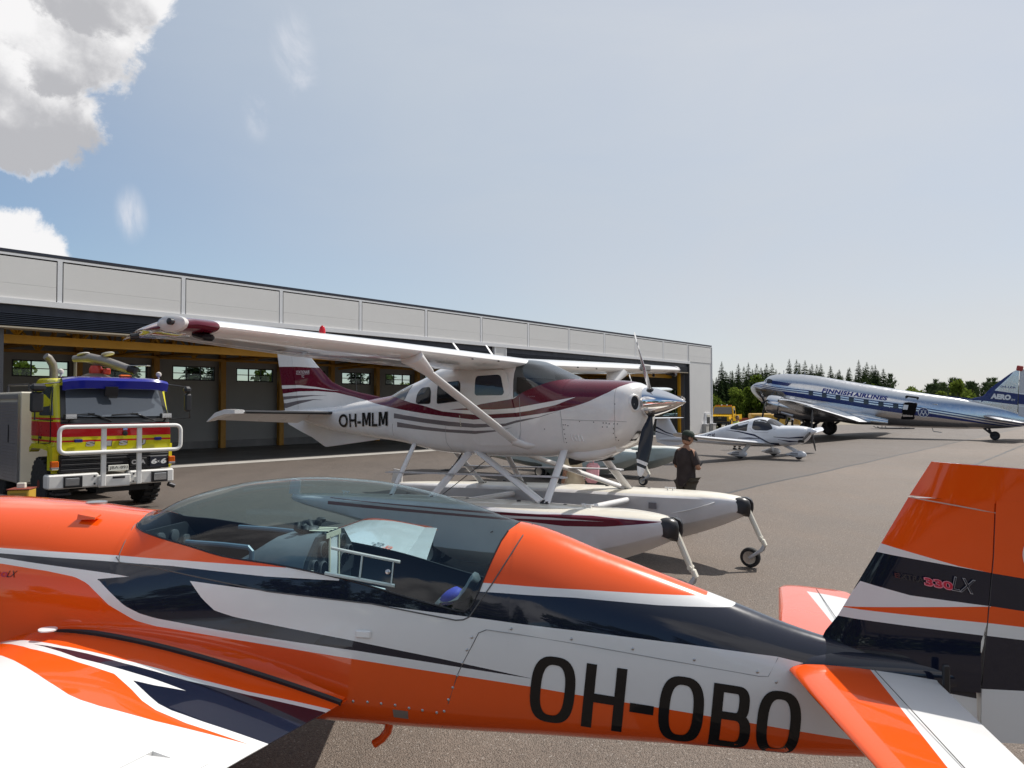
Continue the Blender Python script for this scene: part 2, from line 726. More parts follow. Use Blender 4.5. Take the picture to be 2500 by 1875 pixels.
def wing_mesh(mb, st, n=14, c0=0.0, c1=1.0, caps=(True, True), mi=0, xdir=1.0, tmin=0.0):
    """stations: (y, xLE, chord, z, thickness, twist deg, camber). c0..c1 = part of the chord kept. xdir=+1 when aft is +x"""
    rings = []
    for (y, xl, ch, z, t, tw, cm) in st:
        ring = []
        full = airfoil(t, n, cm)
        up = [p for p in full[:n + 1]][::-1]
        dn = [full[0]] + full[n + 1:][::-1] + [full[n]]
        dn = sorted(dn, key=lambda q: q[0])
        def at(L, x):
            for i in range(len(L) - 1):
                if L[i][0] <= x <= L[i + 1][0]:
                    f = (x - L[i][0]) / max(L[i + 1][0] - L[i][0], 1e-9)
                    return L[i][1] * (1 - f) + L[i + 1][1] * f
            return L[-1][1]
        X = [c0 + (c1 - c0) * (1 - math.cos(math.pi * i / n)) / 2 for i in range(n + 1)]
        U = [(x, at(up, x)) for x in X]
        D = [(x, at(dn, x)) for x in X]
        D[-1] = (D[-1][0], D[-1][1] - 0.002)
        if c0 > 0:
            D[0] = (D[0][0], D[0][1] - 0.002)
            loop = U[::-1] + D
        else:
            loop = U[::-1] + D[1:]
        a = R(tw)
        for x, q in loop:
            X_, Z_ = x * ch, q * ch
            ring.append((xl + xdir * (X_ * math.cos(a) + Z_ * math.sin(a)), y, z + Z_ * math.cos(a) - X_ * math.sin(a)))
        rings.append(ring)
    mb.loft(rings, mi, True, caps)
    return mb


def wheel(parent, c, r, w, tyre_m, rim_m, name='wheel', axis=(0, 1, 0), rimr=0.45, tread=0):
    mb = MB()
    prof = [(-w / 2, r * .62), (-w / 2, r * .88), (-w * .36, r * .97), (0, r), (w * .36, r * .97), (w / 2, r * .88), (w / 2, r * .62)]
    mb.lathe(c, axis, prof, 28)
    o = mb.build(name, tyre_m, parent)
    mb = MB()
    ri = r * .66
    mb.lathe(c, axis, [(-w * .52, ri * .2), (-w * .52, ri * .8), (-w * .55, ri * .97), (-w * .45, ri), (w * .45, ri), (w * .55, ri * .97), (w * .52, ri * .8), (w * .52, ri * .2)], 20)
    h = mb.build('rim', rim_m, o)
    return o


def seam(parent, pts, w, m, name='panel_seam'):
    """thin joint strip along 3D points"""
    mb = MB()
    mb.tube(pts, w, 5, 0, True)
    return mb.build(name, m, parent)


def dup(root, loc, rotz, label=None, group=None, scale=None):
    r = root.copy()
    COL.link(r)
    r.location = loc
    r.rotation_euler = (0, 0, rotz)
    if scale:
        r.scale = scale
    if label:
        r['label'] = label
    if group:
        r['group'] = group
    for ch in list(root.children):
        c = ch.copy()
        COL.link(c)
        c.parent = r
        for g in list(ch.children):
            d = g.copy()
            COL.link(d)
            d.parent = c
    return r


def onside(fus, side, off):
    def f(p):
        return (p.x, side * (fus.side(p.x, p.z) + off), p.z)
    return f


# shared materials
M_WHITE = mat('white_paint', (0.80, 0.80, 0.79), 0.3, 0, 0.8, 0.03)
M_CREAM = mat('cream_paint', (0.72, 0.68, 0.58), 0.35, 0, 0.5, 0.05)
M_BLACK = mat('black_rubber', (0.012, 0.012, 0.013), 0.6, var=0.3, vscale=8, bump=.3, bscale=60)
M_BLACKP = mat('black_plastic', (0.015, 0.015, 0.018), 0.35, var=0.2)
M_DARK = mat('dark_metal', (0.05, 0.05, 0.055), 0.45, 0.6, var=.2)
M_STEEL = mat('bare_steel', (0.55, 0.55, 0.56), 0.3, 1.0, var=.1)
M_CHROME = mat('polished_metal', (0.80, 0.80, 0.82), 0.06, 1.0, var=.03)
M_TYRE = mat('tyre_rubber', (0.018, 0.018, 0.019), 0.75, var=.25, vscale=20, bump=.4, bscale=50)
M_SEAM = mat('panel_joint', (0.10, 0.10, 0.10), 0.6)
M_INT = mat('dark_interior', (0.012, 0.014, 0.02), 0.7)
# ================================================================== foreground aerobatic aeroplane (x aft, -y towards the camera)
ORANGE = (0.88, 0.098, 0.006)
NAVY = (0.008, 0.011, 0.026)
WHITE = (0.80, 0.80, 0.79)
TIPZ = 0.085


def build_aerobatic():
    root = thing('aerobatic_aeroplane', 'orange, white and navy low-wing aeroplane with a long bubble canopy in the foreground', 'aeroplane', (0, 3.86, 0), R(-11))
    tab = [(-4.15, 1.15, 1.30, 1.45, .22, 1, 1), (-4.0, .95, 1.28, 1.60, .38, .9, .9), (-3.6, .82, 1.25, 1.71, .47, .9, .8),
           (-3.04, .76, 1.22, 1.747, .48, .9, .7), (-2.48, .73, 1.18, 1.725, .46, .9, .6), (-2.0, .72, 1.14, 1.69, .43, .95, .55),
           (-1.84, .72, 1.13, 1.76, .425, 1, .55), (-1.64, .72, 1.12, 1.821, .42, 1, .5), (-1.395, .72, 1.11, 1.869, .415, 1, .5),
           (-1.046, .718, 1.10, 1.895, .405, 1, .5), (-.76, .715, 1.09, 1.883, .395, 1, .5), (-.504, .712, 1.08, 1.845, .38, 1, .5),
           (-.256, .71, 1.07, 1.784, .362, 1, .5), (.045, .71, 1.05, 1.688, .335, 1, .5), (.104, .71, 1.05, 1.678, .33, 1, .5),
           (.45, .705, 1.02, 1.557, .29, 1, .5), (.787, .70, .99, 1.441, .248, 1, .5), (1.11, .69, .97, 1.326, .205, 1, .5),
           (1.32, .68, .955, 1.248, .172, 1, .5), (1.5, .672, .94, 1.195, .14, 1, .55), (1.9, .68, .92, 1.11, .07, 1, .7), (2.12, .72, .90, 1.04, .025, 1, .9)]
    F = Fus(tab)
    A_low = [(-4.2, 1.52), (-2.625, 1.487), (-2.266, 1.45), (-1.89, 1.413), (-1.544, 1.408), (-1.146, 1.377), (-.74, 1.349), (-.22, 1.30), (.042, 1.272), (.342, 1.242), (.873, 1.185), (1.257, 1.137), (1.5, 1.08), (2.2, .95)]
    A_up = [(-4.2, 1.54), (-2.635, 1.507), (-1.968, 1.476), (-1.66, 1.473), (-1.155, 1.444), (-.774, 1.437), (-.74, 1.55), (-.19, 1.55), (-.15, 1.405), (.338, 1.381), (.725, 1.347), (1.063, 1.328), (1.11, 1.34), (1.2, 1.6), (2.2, 1.6)]
    B_up = [(-2.06, 1.397), (-1.89, 1.414), (-1.55, 1.410), (-1.469, 1.328), (-1.397, 1.276), (-1.297, 1.252), (-1.054, 1.217), (-.731, 1.174), (-.276, 1.103), (.15, 1.027)]
    B_lo = [(-2.06, 1.397), (-1.985, 1.343), (-1.886, 1.277), (-1.797, 1.244), (-1.71, 1.226), (-1.374, 1.186), (-1.051, 1.155), (-.659, 1.121), (-.339, 1.085), (.15, 1.026)]
    O_up = [(-4.2, 1.47), (-2.613, 1.46), (-2.342, 1.43), (-2.185, 1.405), (-2.11, 1.376), (-1.972, 1.277), (-1.819, 1.21), (-1.707, 1.188), (-1.291, 1.146), (-.729, 1.088), (-.214, 1.031), (.156, .988), (.344, .96), (.722, .91), (1.162, .846), (1.6, .775), (2.2, .69)]
    T_lo = [(-4.2, 1.57), (-2.649, 1.532), (-1.983, 1.506), (-1.586, 1.5), (-1.04, 1.487), (-.9, 2.1), (-.2, 2.1), (-.125, 1.443), (.419, 1.411), (.802, 1.385), (.966, 1.373), (1.02, 1.5), (2.2, 1.6)]
    body_m = livery('aerobatic_body_paint', WHITE, [
        (ORANGE, O_up, None, None), (NAVY, B_up, B_lo, (-2.06, .15)), (NAVY, A_up, A_low, None), (ORANGE, None, T_lo, None)],
        (-4.2, 2.2), (0.4, 2.2), rough=.22, coat=1.0, wear=.03)
    fin_m = livery('aerobatic_fin_paint', NAVY, [
        (WHITE, [(1.4, 1.02), (2.6, 1.01)], None, (2.128, 2.8)),
        (WHITE, None, [(1.4, 1.325), (1.547, 1.297), (2.16, 1.25), (2.33, 1.234), (2.7, 1.2)], None),
        (ORANGE, None, [(1.4, 1.344), (1.573, 1.338), (2.17, 1.306), (2.33, 1.291), (2.7, 1.26)], None),
        (WHITE, None, [(1.4, 1.343), (1.576, 1.342), (1.853, 1.36), (2.17, 1.379), (2.33, 1.361), (2.7, 1.33)], (1.3, 2.178)),
        (NAVY, None, [(1.5, 1.41), (1.617, 1.421), (1.644, 1.462), (1.66, 1.458), (1.85, 1.412), (2.177, 1.381), (2.33, 1.361), (2.7, 1.32)], None),
        (WHITE, None, [(1.5, 1.62), (1.722, 1.598), (2.194, 1.527), (2.33, 1.505), (2.7, 1.45)], (1.3, 2.195)),
        (ORANGE, None, [(1.5, 1.67), (1.745, 1.636), (2.053, 1.552), (2.194, 1.526), (2.33, 1.505), (2.7, 1.45)], None)],
        (1.3, 2.8), (0.6, 2.2), rough=.2, coat=1.0, wear=.03)
    wing_m = livery('aerobatic_wing_paint', WHITE, [
        (ORANGE, [(-2.8, .62), (-2.25, .765), (-2.145, .805), (-1.866, .923), (-1.70, .985), (-1.631, .998), (-1.54, 1.002), (-1.29, .987), (-1.096, .96), (-.9, .931), (-.6, .88)], None, None),
        (WHITE, [(-2.8, .50), (-2.44, .584), (-2.185, .668), (-1.882, .725), (-1.671, .751), (-1.517, .833), (-1.43, .885), (-1.34, .919), (-1.184, .938), (-.9, .931), (-.6, .93)], None, None),
        (NAVY, [(-2.8, .3), (-2.25, .606), (-1.913, .689), (-1.659, .701), (-1.495, .708), (-1.332, .724), (-1.3, .885), (-1.14, .893), (-.86, .886), (-.6, .87)], None, (-2.25, -.5)),
        (NAVY, [(-1.6, .757), (-1.564, .765), (-1.429, .839), (-1.36, .872), (-1.289, .888), (-1.14, .893), (-.8, .88)], [(-1.6, .757), (-1.564, .762), (-1.463, .752), (-1.332, .724), (-1.2, .6), (-.8, .6)], (-1.564, -.5)),
        (WHITE, [(-2.8, .47), (-2.25, .610), (-2.05, .626), (-1.702, .646), (-1.381, .647), (-1.093, .609), (-.767, .541), (-.6, .5)], None, None),
        (ORANGE, [(-2.8, .45), (-2.421, .549), (-2.075, .601), (-1.724, .618), (-1.403, .614), (-1.108, .584), (-.77, .508), (-.6, .47)], None, None),
        (ORANGE, None, [(-2.9, 2.3), (-2.36, 2.55), (-2.30, 3.70), (-2.0, 3.80), (-1.6, 3.84), (-1.3, 3.86)], None)],
        (-2.9, -.5), (0, 4.2), axes=('X', 'Y'), absy=True, rough=.2, coat=1.0, wear=.02)
    hs_m = livery('aerobatic_tailplane_paint', ORANGE, [
        (WHITE, None, None, (1.655, 2.4)),
        (ORANGE, None, [(1.2, 1.40), (1.638, 1.389), (1.9, 1.35), (2.4, 1.3)], None),
        (WHITE, [(1.2, .03), (1.5, .062), (2.4, .062)], None, None)],
        (1.2, 2.4), (0, 2), axes=('X', 'Y'), absy=True, rough=.22, coat=1.0, wear=.02)

    sill = pchip([-2.03, -1.984, -1.845, -1.588, -1.395, -1.075, -.764, -.284, -.16, -.125, -.06, .003, .045],
                 [1.700, 1.634, 1.609, 1.567, 1.529, 1.496, 1.447, 1.337, 1.314, 1.35, 1.52, 1.66, 1.688])
    xc = [-2.03, -2.02, -2.0, -1.984, -1.96, -1.92, -1.88] + frange(-1.84, -.2, 26) + [-.16, -.14, -.125, -.1, -.08, -.06, -.04, -.02, .003, .03, .045]

    def sillang(x):
        zb, zm, zt, W, et, eb = F.par(x)
        return F.ang(x, min(sill(x), zt - 1e-4))

    # painted body: closed rings fore and aft, open trough along the canopy
    mb = MB()
    NR = 26
    fore = frange(-4.15, -2.03, 22)
    aft = frange(.045, 2.12, 34)
    F.mesh(mb, fore, NR)
    F.mesh(mb, aft, NR)
    rings = []
    for x in xc:
        a1 = sillang(x)
        half = [F.pt(x, -math.pi / 2 + (a1 + math.pi / 2) * i / 30) for i in range(31)]
        rings.append([(x, y, z) for y, z in half[::-1]] + [(x, -y, z) for y, z in half[1:]])
    mb.loft(rings, 0, False)
    fus = mb.build('fuselage', body_m, root, 50)
    # glass bubble
    mb = MB()
    rings = []
    for x in xc:
        a1 = sillang(x)
        half = [F.pt(x, a1 + (math.pi / 2 - a1) * i / 16) for i in range(17)]
        rings.append([(x, y, z) for y, z in half] + [(x, -y, z) for y, z in half[-2::-1]])
    mb.loft(rings, 0, False)
    gl = mb.build('canopy_glass', glass('canopy_acrylic', (.70, .83, .86), 1.6), root, 80)
    # rubber edge between acrylic and frame
    for s in (-1, 1):
        pts = []
        for x in xc[2:-2]:
            y, z = F.pt(x, sillang(x))
            pts.append((x, s * (y + .001), z))
        seam(root, pts, .004, M_BLACKP, 'canopy_edge')
    # frame joint and rear canopy arch joint
    for s in (-1, 1):
        L = [(-2.0, 1.50), (-1.968, 1.476), (-1.755, 1.462), (-1.131, 1.376), (-.71, 1.346), (-.603, 1.338), (-.25, 1.284), (-.2, 1.276), (-.165, 1.279), (-.138, 1.292), (-.042, 1.435), (.037, 1.568), (.085, 1.655)]
        pts = []
        for i in range(len(L) - 1):
            for j in range(5):
                f = j / 5
                x, z = L[i][0] * (1 - f) + L[i + 1][0] * f, L[i][1] * (1 - f) + L[i + 1][1] * f
                pts.append((x, s * (F.side(x, z) + .0005), z))
        pts.append((.105, 0, F.par(.105)[2] + .0005))
        seam(root, pts, .0032, M_SEAM, 'canopy_joint')
        L = [(-2.04, 1.685), (-2.003, 1.634), (-1.992, 1.563), (-1.988, 1.514), (-1.972, 1.476)]
        seam(root, [(x, s * (F.side(x, z) + .0005), z) for x, z in L], .0025, M_SEAM, 'cowl_joint')
        L = [(-.056, 1.237), (-.092, 1.222), (-.116, 1.174), (-.164, 1.082), (-.189, 1.027), (-.23, .90), (-.273, .769), (-.28, .735)]
        seam(root, [(x, s * (F.side(x, z) + .0003), z) for x, z in L], .0018, M_SEAM, 'panel_joint')
        L = [(-.056, 1.237), (.1, 1.22), (.4, 1.178), (.724, 1.127), (1.165, 1.058), (1.209, 1.057), (1.257, 1.134)]
        seam(root, [(x, s * (F.side(x, z) + .0003), z) for x, z in L], .0018, mat('grey_joint', (.35, .35, .35), .6), 'panel_joint')
        for x, z in [(.058, 1.244), (-.123, 1.202), (-.144, 1.145), (-.165, 1.085), (-.189, 1.027), (-.209, .971), (-.23, .914), (-.252, .857), (-.687, .883), (-.617, .883), (-.551, .879), (-.484, .875), (-.418, .864), (-.355, .856), (-.288, .848), (.334, 1.205), (.61, 1.166), (.884, 1.124), (1.162, 1.075), (1.243, 1.033)]:
            m2 = MB()
            y = F.side(x, z)
            m2.lathe((x, s * (y - .002), z), (0, s, .05), [(0, .007), (.004, .0065), (.006, .003)], 8)
            m2.build('screw', M_STEEL, root)
        # data plate on the lower side
        patch(F, [(-.497, .853), (-.425, .847), (-.428, .806), (-.497, .812)], .003, s, 'data_plate', mat('etched_plate', (.35, .30, .27), .4, .5), root, 1, .004)
        m2 = MB()
        m2.box((-.637, s * (F.side(-.637, 1.2) + .004), 1.20), (.075, .014, .036), bev=.006)
        m2.build('step_cover', M_WHITE, root)
    # small cooling scoop on the top cowl, filler cap
    m2 = MB()
    m2.loft([[(-2.31, -.20 + .03 * c, 1.672 + .002), (-2.31, -.20 + .03 * c, 1.672 + h)] for c, h in ()] or [[(-2.32, -.235, 1.665), (-2.32, -.165, 1.685), (-2.32, -.17, 1.712), (-2.32, -.23, 1.695)], [(-2.22, -.225, 1.668), (-2.22, -.175, 1.682), (-2.22, -.18, 1.69), (-2.22, -.22, 1.678)]])
    m2.build('air_scoop', body_m, root)
    m2 = MB()
    zt = F.par(-2.42)[2]
    m2.lathe((-2.42, .03, zt - .006), (0, 0, 1), [(0, .055), (.012, .055), (.014, .05), (.016, .01)], 20)
    m2.build('filler_cap', mat('brushed_metal', (.6, .6, .6), .35, 1), root)

    # registration along the side: tall plain capitals
    def place_side(s, off=.0025):
        return onside(F, s, off)
    ink = mat('black_lettering', (.008, .008, .009), .3, 0, .6)
    up = Vector((-.0, 0, 1))

    def quad_letters(s):
        # baseline runs down aft; coordinates measured along the side
        def P(x, u):           # x along, u = height fraction above baseline
            zb_ = 1.008 - .131 * x - .145
            xx = x + (.0 if u is None else .015 * (u - .5) * -1 * 0)
            return (xx - .03 * (u - .5) * -1, 0, zb_ + .29 * u)
        me = bmesh.new()

        def ring_O(x0, x1):
            n = 40
            vo, vi = [], []
            cx, w = (x0 + x1) / 2, (x1 - x0) / 2
            for i in range(n):
                a = 2 * math.pi * i / n
                e = .72
                ca, sa = math.copysign(abs(math.cos(a)) ** e, math.cos(a)), math.copysign(abs(math.sin(a)) ** e, math.sin(a))
                vo.append(me.verts.new(P(cx + w * ca, .5 + .52 * sa)))
                vi.append(me.verts.new(P(cx + (w - .046) * ca, .5 + (.52 - .125) * sa)))
            for i in range(n):
                j = (i + 1) % n
                me.faces.new((vo[i], vo[j], vi[j], vi[i]))

        def bar(x0, x1, u0, u1):
            nx, nu = max(1, int((x1 - x0) / .03)), max(1, int((u1 - u0) / .1))
            g = [[me.verts.new(P(x0 + (x1 - x0) * i / nx, u0 + (u1 - u0) * j / nu)) for j in range(nu + 1)] for i in range(nx + 1)]
            for i in range(nx):
                for j in range(nu):
                    me.faces.new((g[i][j], g[i + 1][j], g[i + 1][j + 1], g[i][j + 1]))

        def bowl(x0, x1, u0, u1, t=.12):
            n = 18
            h = (u1 - u0) / 2
            c = (u0 + u1) / 2
            vo, vi = [], []
            for i in range(n + 1):
                a = -math.pi / 2 + math.pi * i / n
                e = .75
                ca, sa = abs(math.cos(a)) ** e, math.copysign(abs(math.sin(a)) ** e, math.sin(a))
                vo.append(me.verts.new(P(x0 + (x1 - x0) * ca, c + h * sa)))
                vi.append(me.verts.new(P(x0 + (x1 - x0 - .046) * ca, c + (h - t) * sa)))
            for i in range(n):
                me.faces.new((vo[i], vo[i + 1], vi[i + 1], vi[i]))
        ring_O(.150, .350)
        bar(.390, .436, 0, 1); bar(.526, .572, 0, 1); bar(.436, .526, .42, .555)
        bar(.598, .704, .36, .50)
        ring_O(.726, .922)
        bar(.956, 1.002, 0, 1)
        bar(1.002, 1.06, 0, .12); bar(1.002, 1.06, .88, 1); bar(1.002, 1.06, .47, .59)
        bowl(1.06, 1.118, .47, 1.0); bowl(1.06, 1.132, 0, .59)
        ring_O(1.156, 1.346)
        for q in me.verts:
            q.co.y = s * (F.side(q.co.x, q.co.z) + .0025)
        m_ = bpy.data.meshes.new('registration')
        me.to_mesh(m_)
        me.free()
        m_.materials.append(ink)
        o = bpy.data.objects.new('registration', m_)
        COL.link(o)
        o.parent = root
        return o
    quad_letters(-1)
    red = mat('red_lettering', (.55, .02, .05), .3)
    lettering('330', 'badge_lettering', red, root, (-2.66, 0, 1.397), (1, 0, 0), (0, 0, 1), .11, .024, place_side(-1), bold=.03)
    lettering('LX', 'badge_lettering', ink, root, (-2.552, 0, 1.396), (1, 0, 0), (.25, 0, 1), .045, .032, place_side(-1), bold=.0)

    # fin and rudder
    def slab(prof, name, m, t, parent=root, n=8):
        """vertical surface from rows (z, x front, x rear, half thickness)"""
        mb = MB()
        rings = []
        for z, xa, xb, h in prof:
            r = []
            for i in range(n + 1):
                f = i / n
                w = h * (1.6 * math.sqrt(max(f, 0)) * (1 - f) + .42 * (1 - f) * f * 1.4) if t == 'le' else h * (1 - f) + .004
                if t == 'le':
                    w = h * math.sqrt(1 - (1 - f) ** 2)
                r.append((xa + (xb - xa) * f, w, z))
            r2 = [(x, -w, z) for x, w, z in r[::-1]]
            rings.append(r + (r2[:-1] if t == 'le' else r2))
        mb.loft(rings)
        return mb.build(name, m, parent, 40)
    slab([(1.0, 1.40, 2.128, .05), (1.14, 1.44, 2.128, .06), (1.19, 1.474, 2.13, .05), (1.225, 1.49, 2.135, .044), (1.30, 1.547, 2.16, .04), (1.6, 1.716, 2.19, .036), (1.852, 1.857, 2.205, .032)], 'fin', fin_m, 'le')
    slab([(.78, 2.132, 2.52, .03), (1.0, 2.136, 2.60, .032), (1.3, 2.166, 2.62, .034), (1.6, 2.196, 2.60, .032), (1.848, 2.21, 2.57, .03)], 'rudder', fin_m, 'flat')
    # horn of the rudder above the fin
    mb = MB()
    rings = []
    for z, xa, h in ((1.862, 1.862, .030), (2.018, 1.957, .024)):
        r = [(xa + (2.55 - xa) * f, h * math.sqrt(max(1 - (1 - min(f * 2.2, 1)) ** 2, 0)) * (1 - .9 * max(f - .5, 0) * 2) + .001, z - .05 * f * 1.0 * (2.55 - xa) / .6 * .9) for f in frange(0, 1, 10)]
        rings.append(r + [(x, -w, z_) for x, w, z_ in r[::-1]])
    mb.loft(rings)
    mb.build('rudder_horn', fin_m, root, 40)
    seam(root, [(2.132, -.034, 1.02), (2.165, -.036, 1.30), (2.196, -.034, 1.6), (2.208, -.03, 1.80)], .0016, M_SEAM, 'hinge_gap')
    seam(root, [(1.853, -.012, 1.856), (1.90, -.030, 1.848), (2.0, -.034, 1.831), (2.215, -.030, 1.793)], .0030, mat('pale_gap', (.55, .40, .33), .6), 'horn_gap')
    # badge on the fin
    fy = lambda p: (p.x, -.047, p.z)
    pink = mat('pink_outline', (.75, .25, .32), .4)
    silver = mat('silver_outline', (.45, .45, .46), .35)
    dim = mat('dark_red_lettering', (.06, .008, .012), .4)
    lettering('E', 'fin_lettering', dim, root, (1.782, -.047, 1.493), (1, 0, -.155), (-.12, 0, 1), .022, .022, fy, bold=.03)
    lettering('XTRA', 'fin_lettering', mat('dim_lettering', (.035, .032, .034), .3), root, (1.808, -.047, 1.487), (1, 0, -.155), (-.12, 0, 1), .095, .026, fy)
    lettering('330', 'fin_lettering', pink, root, (1.905, -.047, 1.462), (1, 0, -.155), (-.12, 0, 1), .122, .040, fy, bold=.07)
    fy2 = lambda p: (p.x, -.0485, p.z)
    lettering('330', 'fin_lettering', red, root, (1.909, -.0485, 1.466), (1, 0, -.155), (-.12, 0, 1), .114, .032, fy2, bold=.02)
    lettering('LX', 'fin_lettering', silver, root, (2.017, -.047, 1.446), (1, 0, -.155), (.20, 0, 1), .088, .062, fy, bold=.012)
    lettering('LX', 'fin_lettering', mat('navy_paint', NAVY, .3), root, (2.0195, -.0485, 1.4485), (1, 0, -.155), (.20, 0, 1), .083, .057, fy2, bold=-.012)
    # large white ring on the rudder
    mb = MB()
    pr = [(math.cos(a), math.sin(a)) for a in frange(0, 2 * math.pi, 60)]
    mb.tube([(2.318 + .12 + .12 * c_, -.028, 1.61 + .12 * s_) for c_, s_ in pr], .0035, 6)
    mb.build('rudder_emblem', M_WHITE, root)

    # wings: main panel, aileron (both drooped up) and tip cap, each side
    stW = [(.34, -2.59, 1.89, 1.032, .155, 4.4, 0), (.42, -2.58, 1.86, 1.030, .155, 4.4, 0), (1.0, -2.535, 1.665, 1.016, .15, 4.4, 0), (1.16, -2.528, 1.62, 1.012, .15, 4.4, 0), (3.84, -2.39, .86, .965 + TIPZ, .13, 4.4, 0)]
    for s in (-1, 1):
        inner = [(s * y, xl, ch, z, t, -tw * -1, cm) for (y, xl, ch, z, t, tw, cm) in stW[:3]]
        mb = MB()
        wing_mesh(mb, [(s * y, xl, ch, z, t, tw, cm) for (y, xl, ch, z, t, tw, cm) in stW[:4]], 22)
        outer = [(s * 1.16, -2.528, 1.62, 1.012, .15, 4.4, 0), (s * 3.84, -2.39, .86, .965 + TIPZ, .13, 4.4, 0)]
        # fixed part ahead of the aileron
        c_in, c_out = (-1.165 + 2.528) / 1.62, (-1.86 + 2.39) / .86
        ringsf = []
        wing_mesh(mb, [(outer[0][0] + s * 1e-3,) + outer[0][1:], outer[1]], 20, 0, .835)
        mb.loft([[(x_, y_, z_) for x_, y_, z_ in r] for r in _tip_rings(s)], 0)
        mb.build('wing', wing_m, root, 32)
        mb = MB()
        wing_mesh(mb, [(s * 1.19, -2.526, 1.61, 1.012, .15, 4.4, 0), (s * 3.83, -2.392, .86, .965 + TIPZ, .13, 4.4, 0)], 14, .842, 1.16 if False else 1.0)
        al = mb.build('aileron', wing_m, root, 32)
        _hinge(al, (-2.526 + .842 * 1.61, s * 1.19, 1.012 - .842 * 1.61 * .077), (-2.392 + .842 * .86, s * 3.83, .965 + TIPZ - .842 * .86 * .077), -12.0 * s)
        # black sealing strip of the wing root
        pts = []
        up_ = airfoil(.155, 30, 0)[:31]
        for (xc_, zc_) in up_[::-1]:
            X_, Z_ = xc_ * 1.862, zc_ * 1.862
            a = R(4.4)
            pts.append((-2.582 + X_ * math.cos(a) + Z_ * math.sin(a), s * .432, 1.030 + Z_ * math.cos(a) - X_ * math.sin(a) + .004))
        mb = MB()
        mb.tube(pts, .016, 6, 0, True)
        mb.build('root_seal', M_BLACKP, root)
        # fillet between seal and fuselage
        mb = MB()
        ra, rb = [], []
        for p in pts[1:]:
            ra.append((p[0], s * .436, p[2] + .002))
            fd = min(max((p[0] + 2.58) / .35, 0), max((-.72 - p[0]) / .55, 0), 1)
            z2 = p[2] + .012 + .10 * fd * fd * (3 - 2 * fd)
            rb.append((p[0], s * (F.side(p[0], min(z2, 1.3)) - .004), z2))
        mid = [((a[0] + b[0]) / 2, s * (abs(b[1]) + .25 * (abs(a[1]) - abs(b[1]))), a[2] + .30 * (b[2] - a[2])) for a, b in zip(ra, rb)]
        mb.loft([ra, mid, rb], 0, False)
        mb.build('wing_fillet', body_m, root, 60)
        m2 = MB()
        m2.lathe((-2.22, s * .53, 1.172), (.05, 0, 1), [(0, .042), (.006, .042), (.008, .03)], 18)
        m2.build('tank_cap', M_WHITE, root)
    # lettering on the far wing
    def on_far(p):
        f = (p.y - 1.16) / 2.68
        xl, ch, zb = -2.528 + .138 * f, 1.62 - .76 * f, 1.012 + (.965 + TIPZ - 1.012) * f
        c = min(max((p.x - xl) / ch, 0), 1)
        h = 5 * (.15 - .02 * f) * (.2969 * math.sqrt(c) - .126 * c - .3516 * c * c + .2843 * c**3 - .1036 * c**4)
        return (p.x, p.y, zb + h * ch - c * ch * .0767 + .011)
    grey = mat('grey_lettering', (.10, .10, .105), .4)
    lettering("Robert's", 'wing_lettering', grey, root, (-1.665, 2.17, 0), (-.02, 1.0, .0), (-1, .25, 0), .52, .11, on_far, bold=.01)
    lettering('Aerobatics', 'wing_lettering', mat('orange_lettering', ORANGE, .3), root, (-1.575, 2.15, 0), (-.02, 1.0, .0), (-1, .25, 0), .50, .085, on_far, bold=.01)

    # tailplane and elevators
    for s in (-1, 1):
        mb = MB()
        wing_mesh(mb, [(s * .05, 1.285, .66, 1.085, .11, 3, 0), (s * .10, 1.295, .645, 1.083, .11, 3, 0), (s * 1.50, 1.50, .46, 1.07, .10, 3, 0), (s * 1.575, 1.535, .40, 1.07, .07, 3, 0), (s * 1.60, 1.59, .28, 1.07, .03, 3, 0)], 18)
        mb.build('tailplane', hs_m, root, 32)
        seam(root, [(1.66, s * .14, 1.108), (1.735, s * 1.50, 1.078)], .002, M_SEAM, 'hinge_gap')
        mb = MB()
        mb.box((1.96, s * .13, 1.06), (.03, .02, .16), bev=.006)
        mb.build('elevator_horn', M_BLACKP, root)
    # tail fairing round the tailplane root
    mb = MB()
    Fp = Fus([(1.25, 1.03, 1.06, 1.12, .165, .8, .8), (1.45, .99, 1.06, 1.16, .15, .8, .8), (1.75, 1.0, 1.05, 1.14, .105, .8, .8), (2.08, 1.0, 1.04, 1.09, .045, .8, .8)])
    Fp.mesh(mb, frange(1.25, 2.08, 10), 8)
    mb.build('tail_fairing', mat('navy_gloss', NAVY, .25, 0, 1.0), root)
    # vent window rails on the near side of the canopy
    clear = mat('clear_plastic_edge', (.42, .50, .50), .15, 0, .6)
    vg = glass('vent_acrylic', (.86, .92, .90), 1.45)
    for (a, b, wd) in (((-.83, 1.584), (-.483, 1.528), .008), ((-.845, 1.470), (-.498, 1.422), .009)):
        mb = MB()
        P = [(a[0] + (b[0] - a[0]) * f, -(F.side(a[0] + (b[0] - a[0]) * f, a[1] + (b[1] - a[1]) * f) + .006), a[1] + (b[1] - a[1]) * f) for f in frange(0, 1, 8)]
        mb.tube(P, wd, 6)
        mb.build('vent_rail', clear, root)
    vp = patch(F, [(-.67, 1.553), (-.513, 1.527), (-.518, 1.432), (-.67, 1.455)], .008, -1, 'vent_pane', vg, root, 2, .004)
    m2 = MB()
    m2.tube([(-.67, -(F.side(-.67, 1.553) + .009), 1.553), (-.67, -(F.side(-.67, 1.455) + .009), 1.455)], .005, 6)
    m3 = MB()
    m3.tube([(-.515, -(F.side(-.515, 1.527) + .009), 1.527), (-.515, -(F.side(-.515, 1.43) + .009), 1.43)], .004, 6)
    m2.build('vent_edge', clear, vp)
    m3.build('vent_edge', clear, vp)
    m2 = MB()
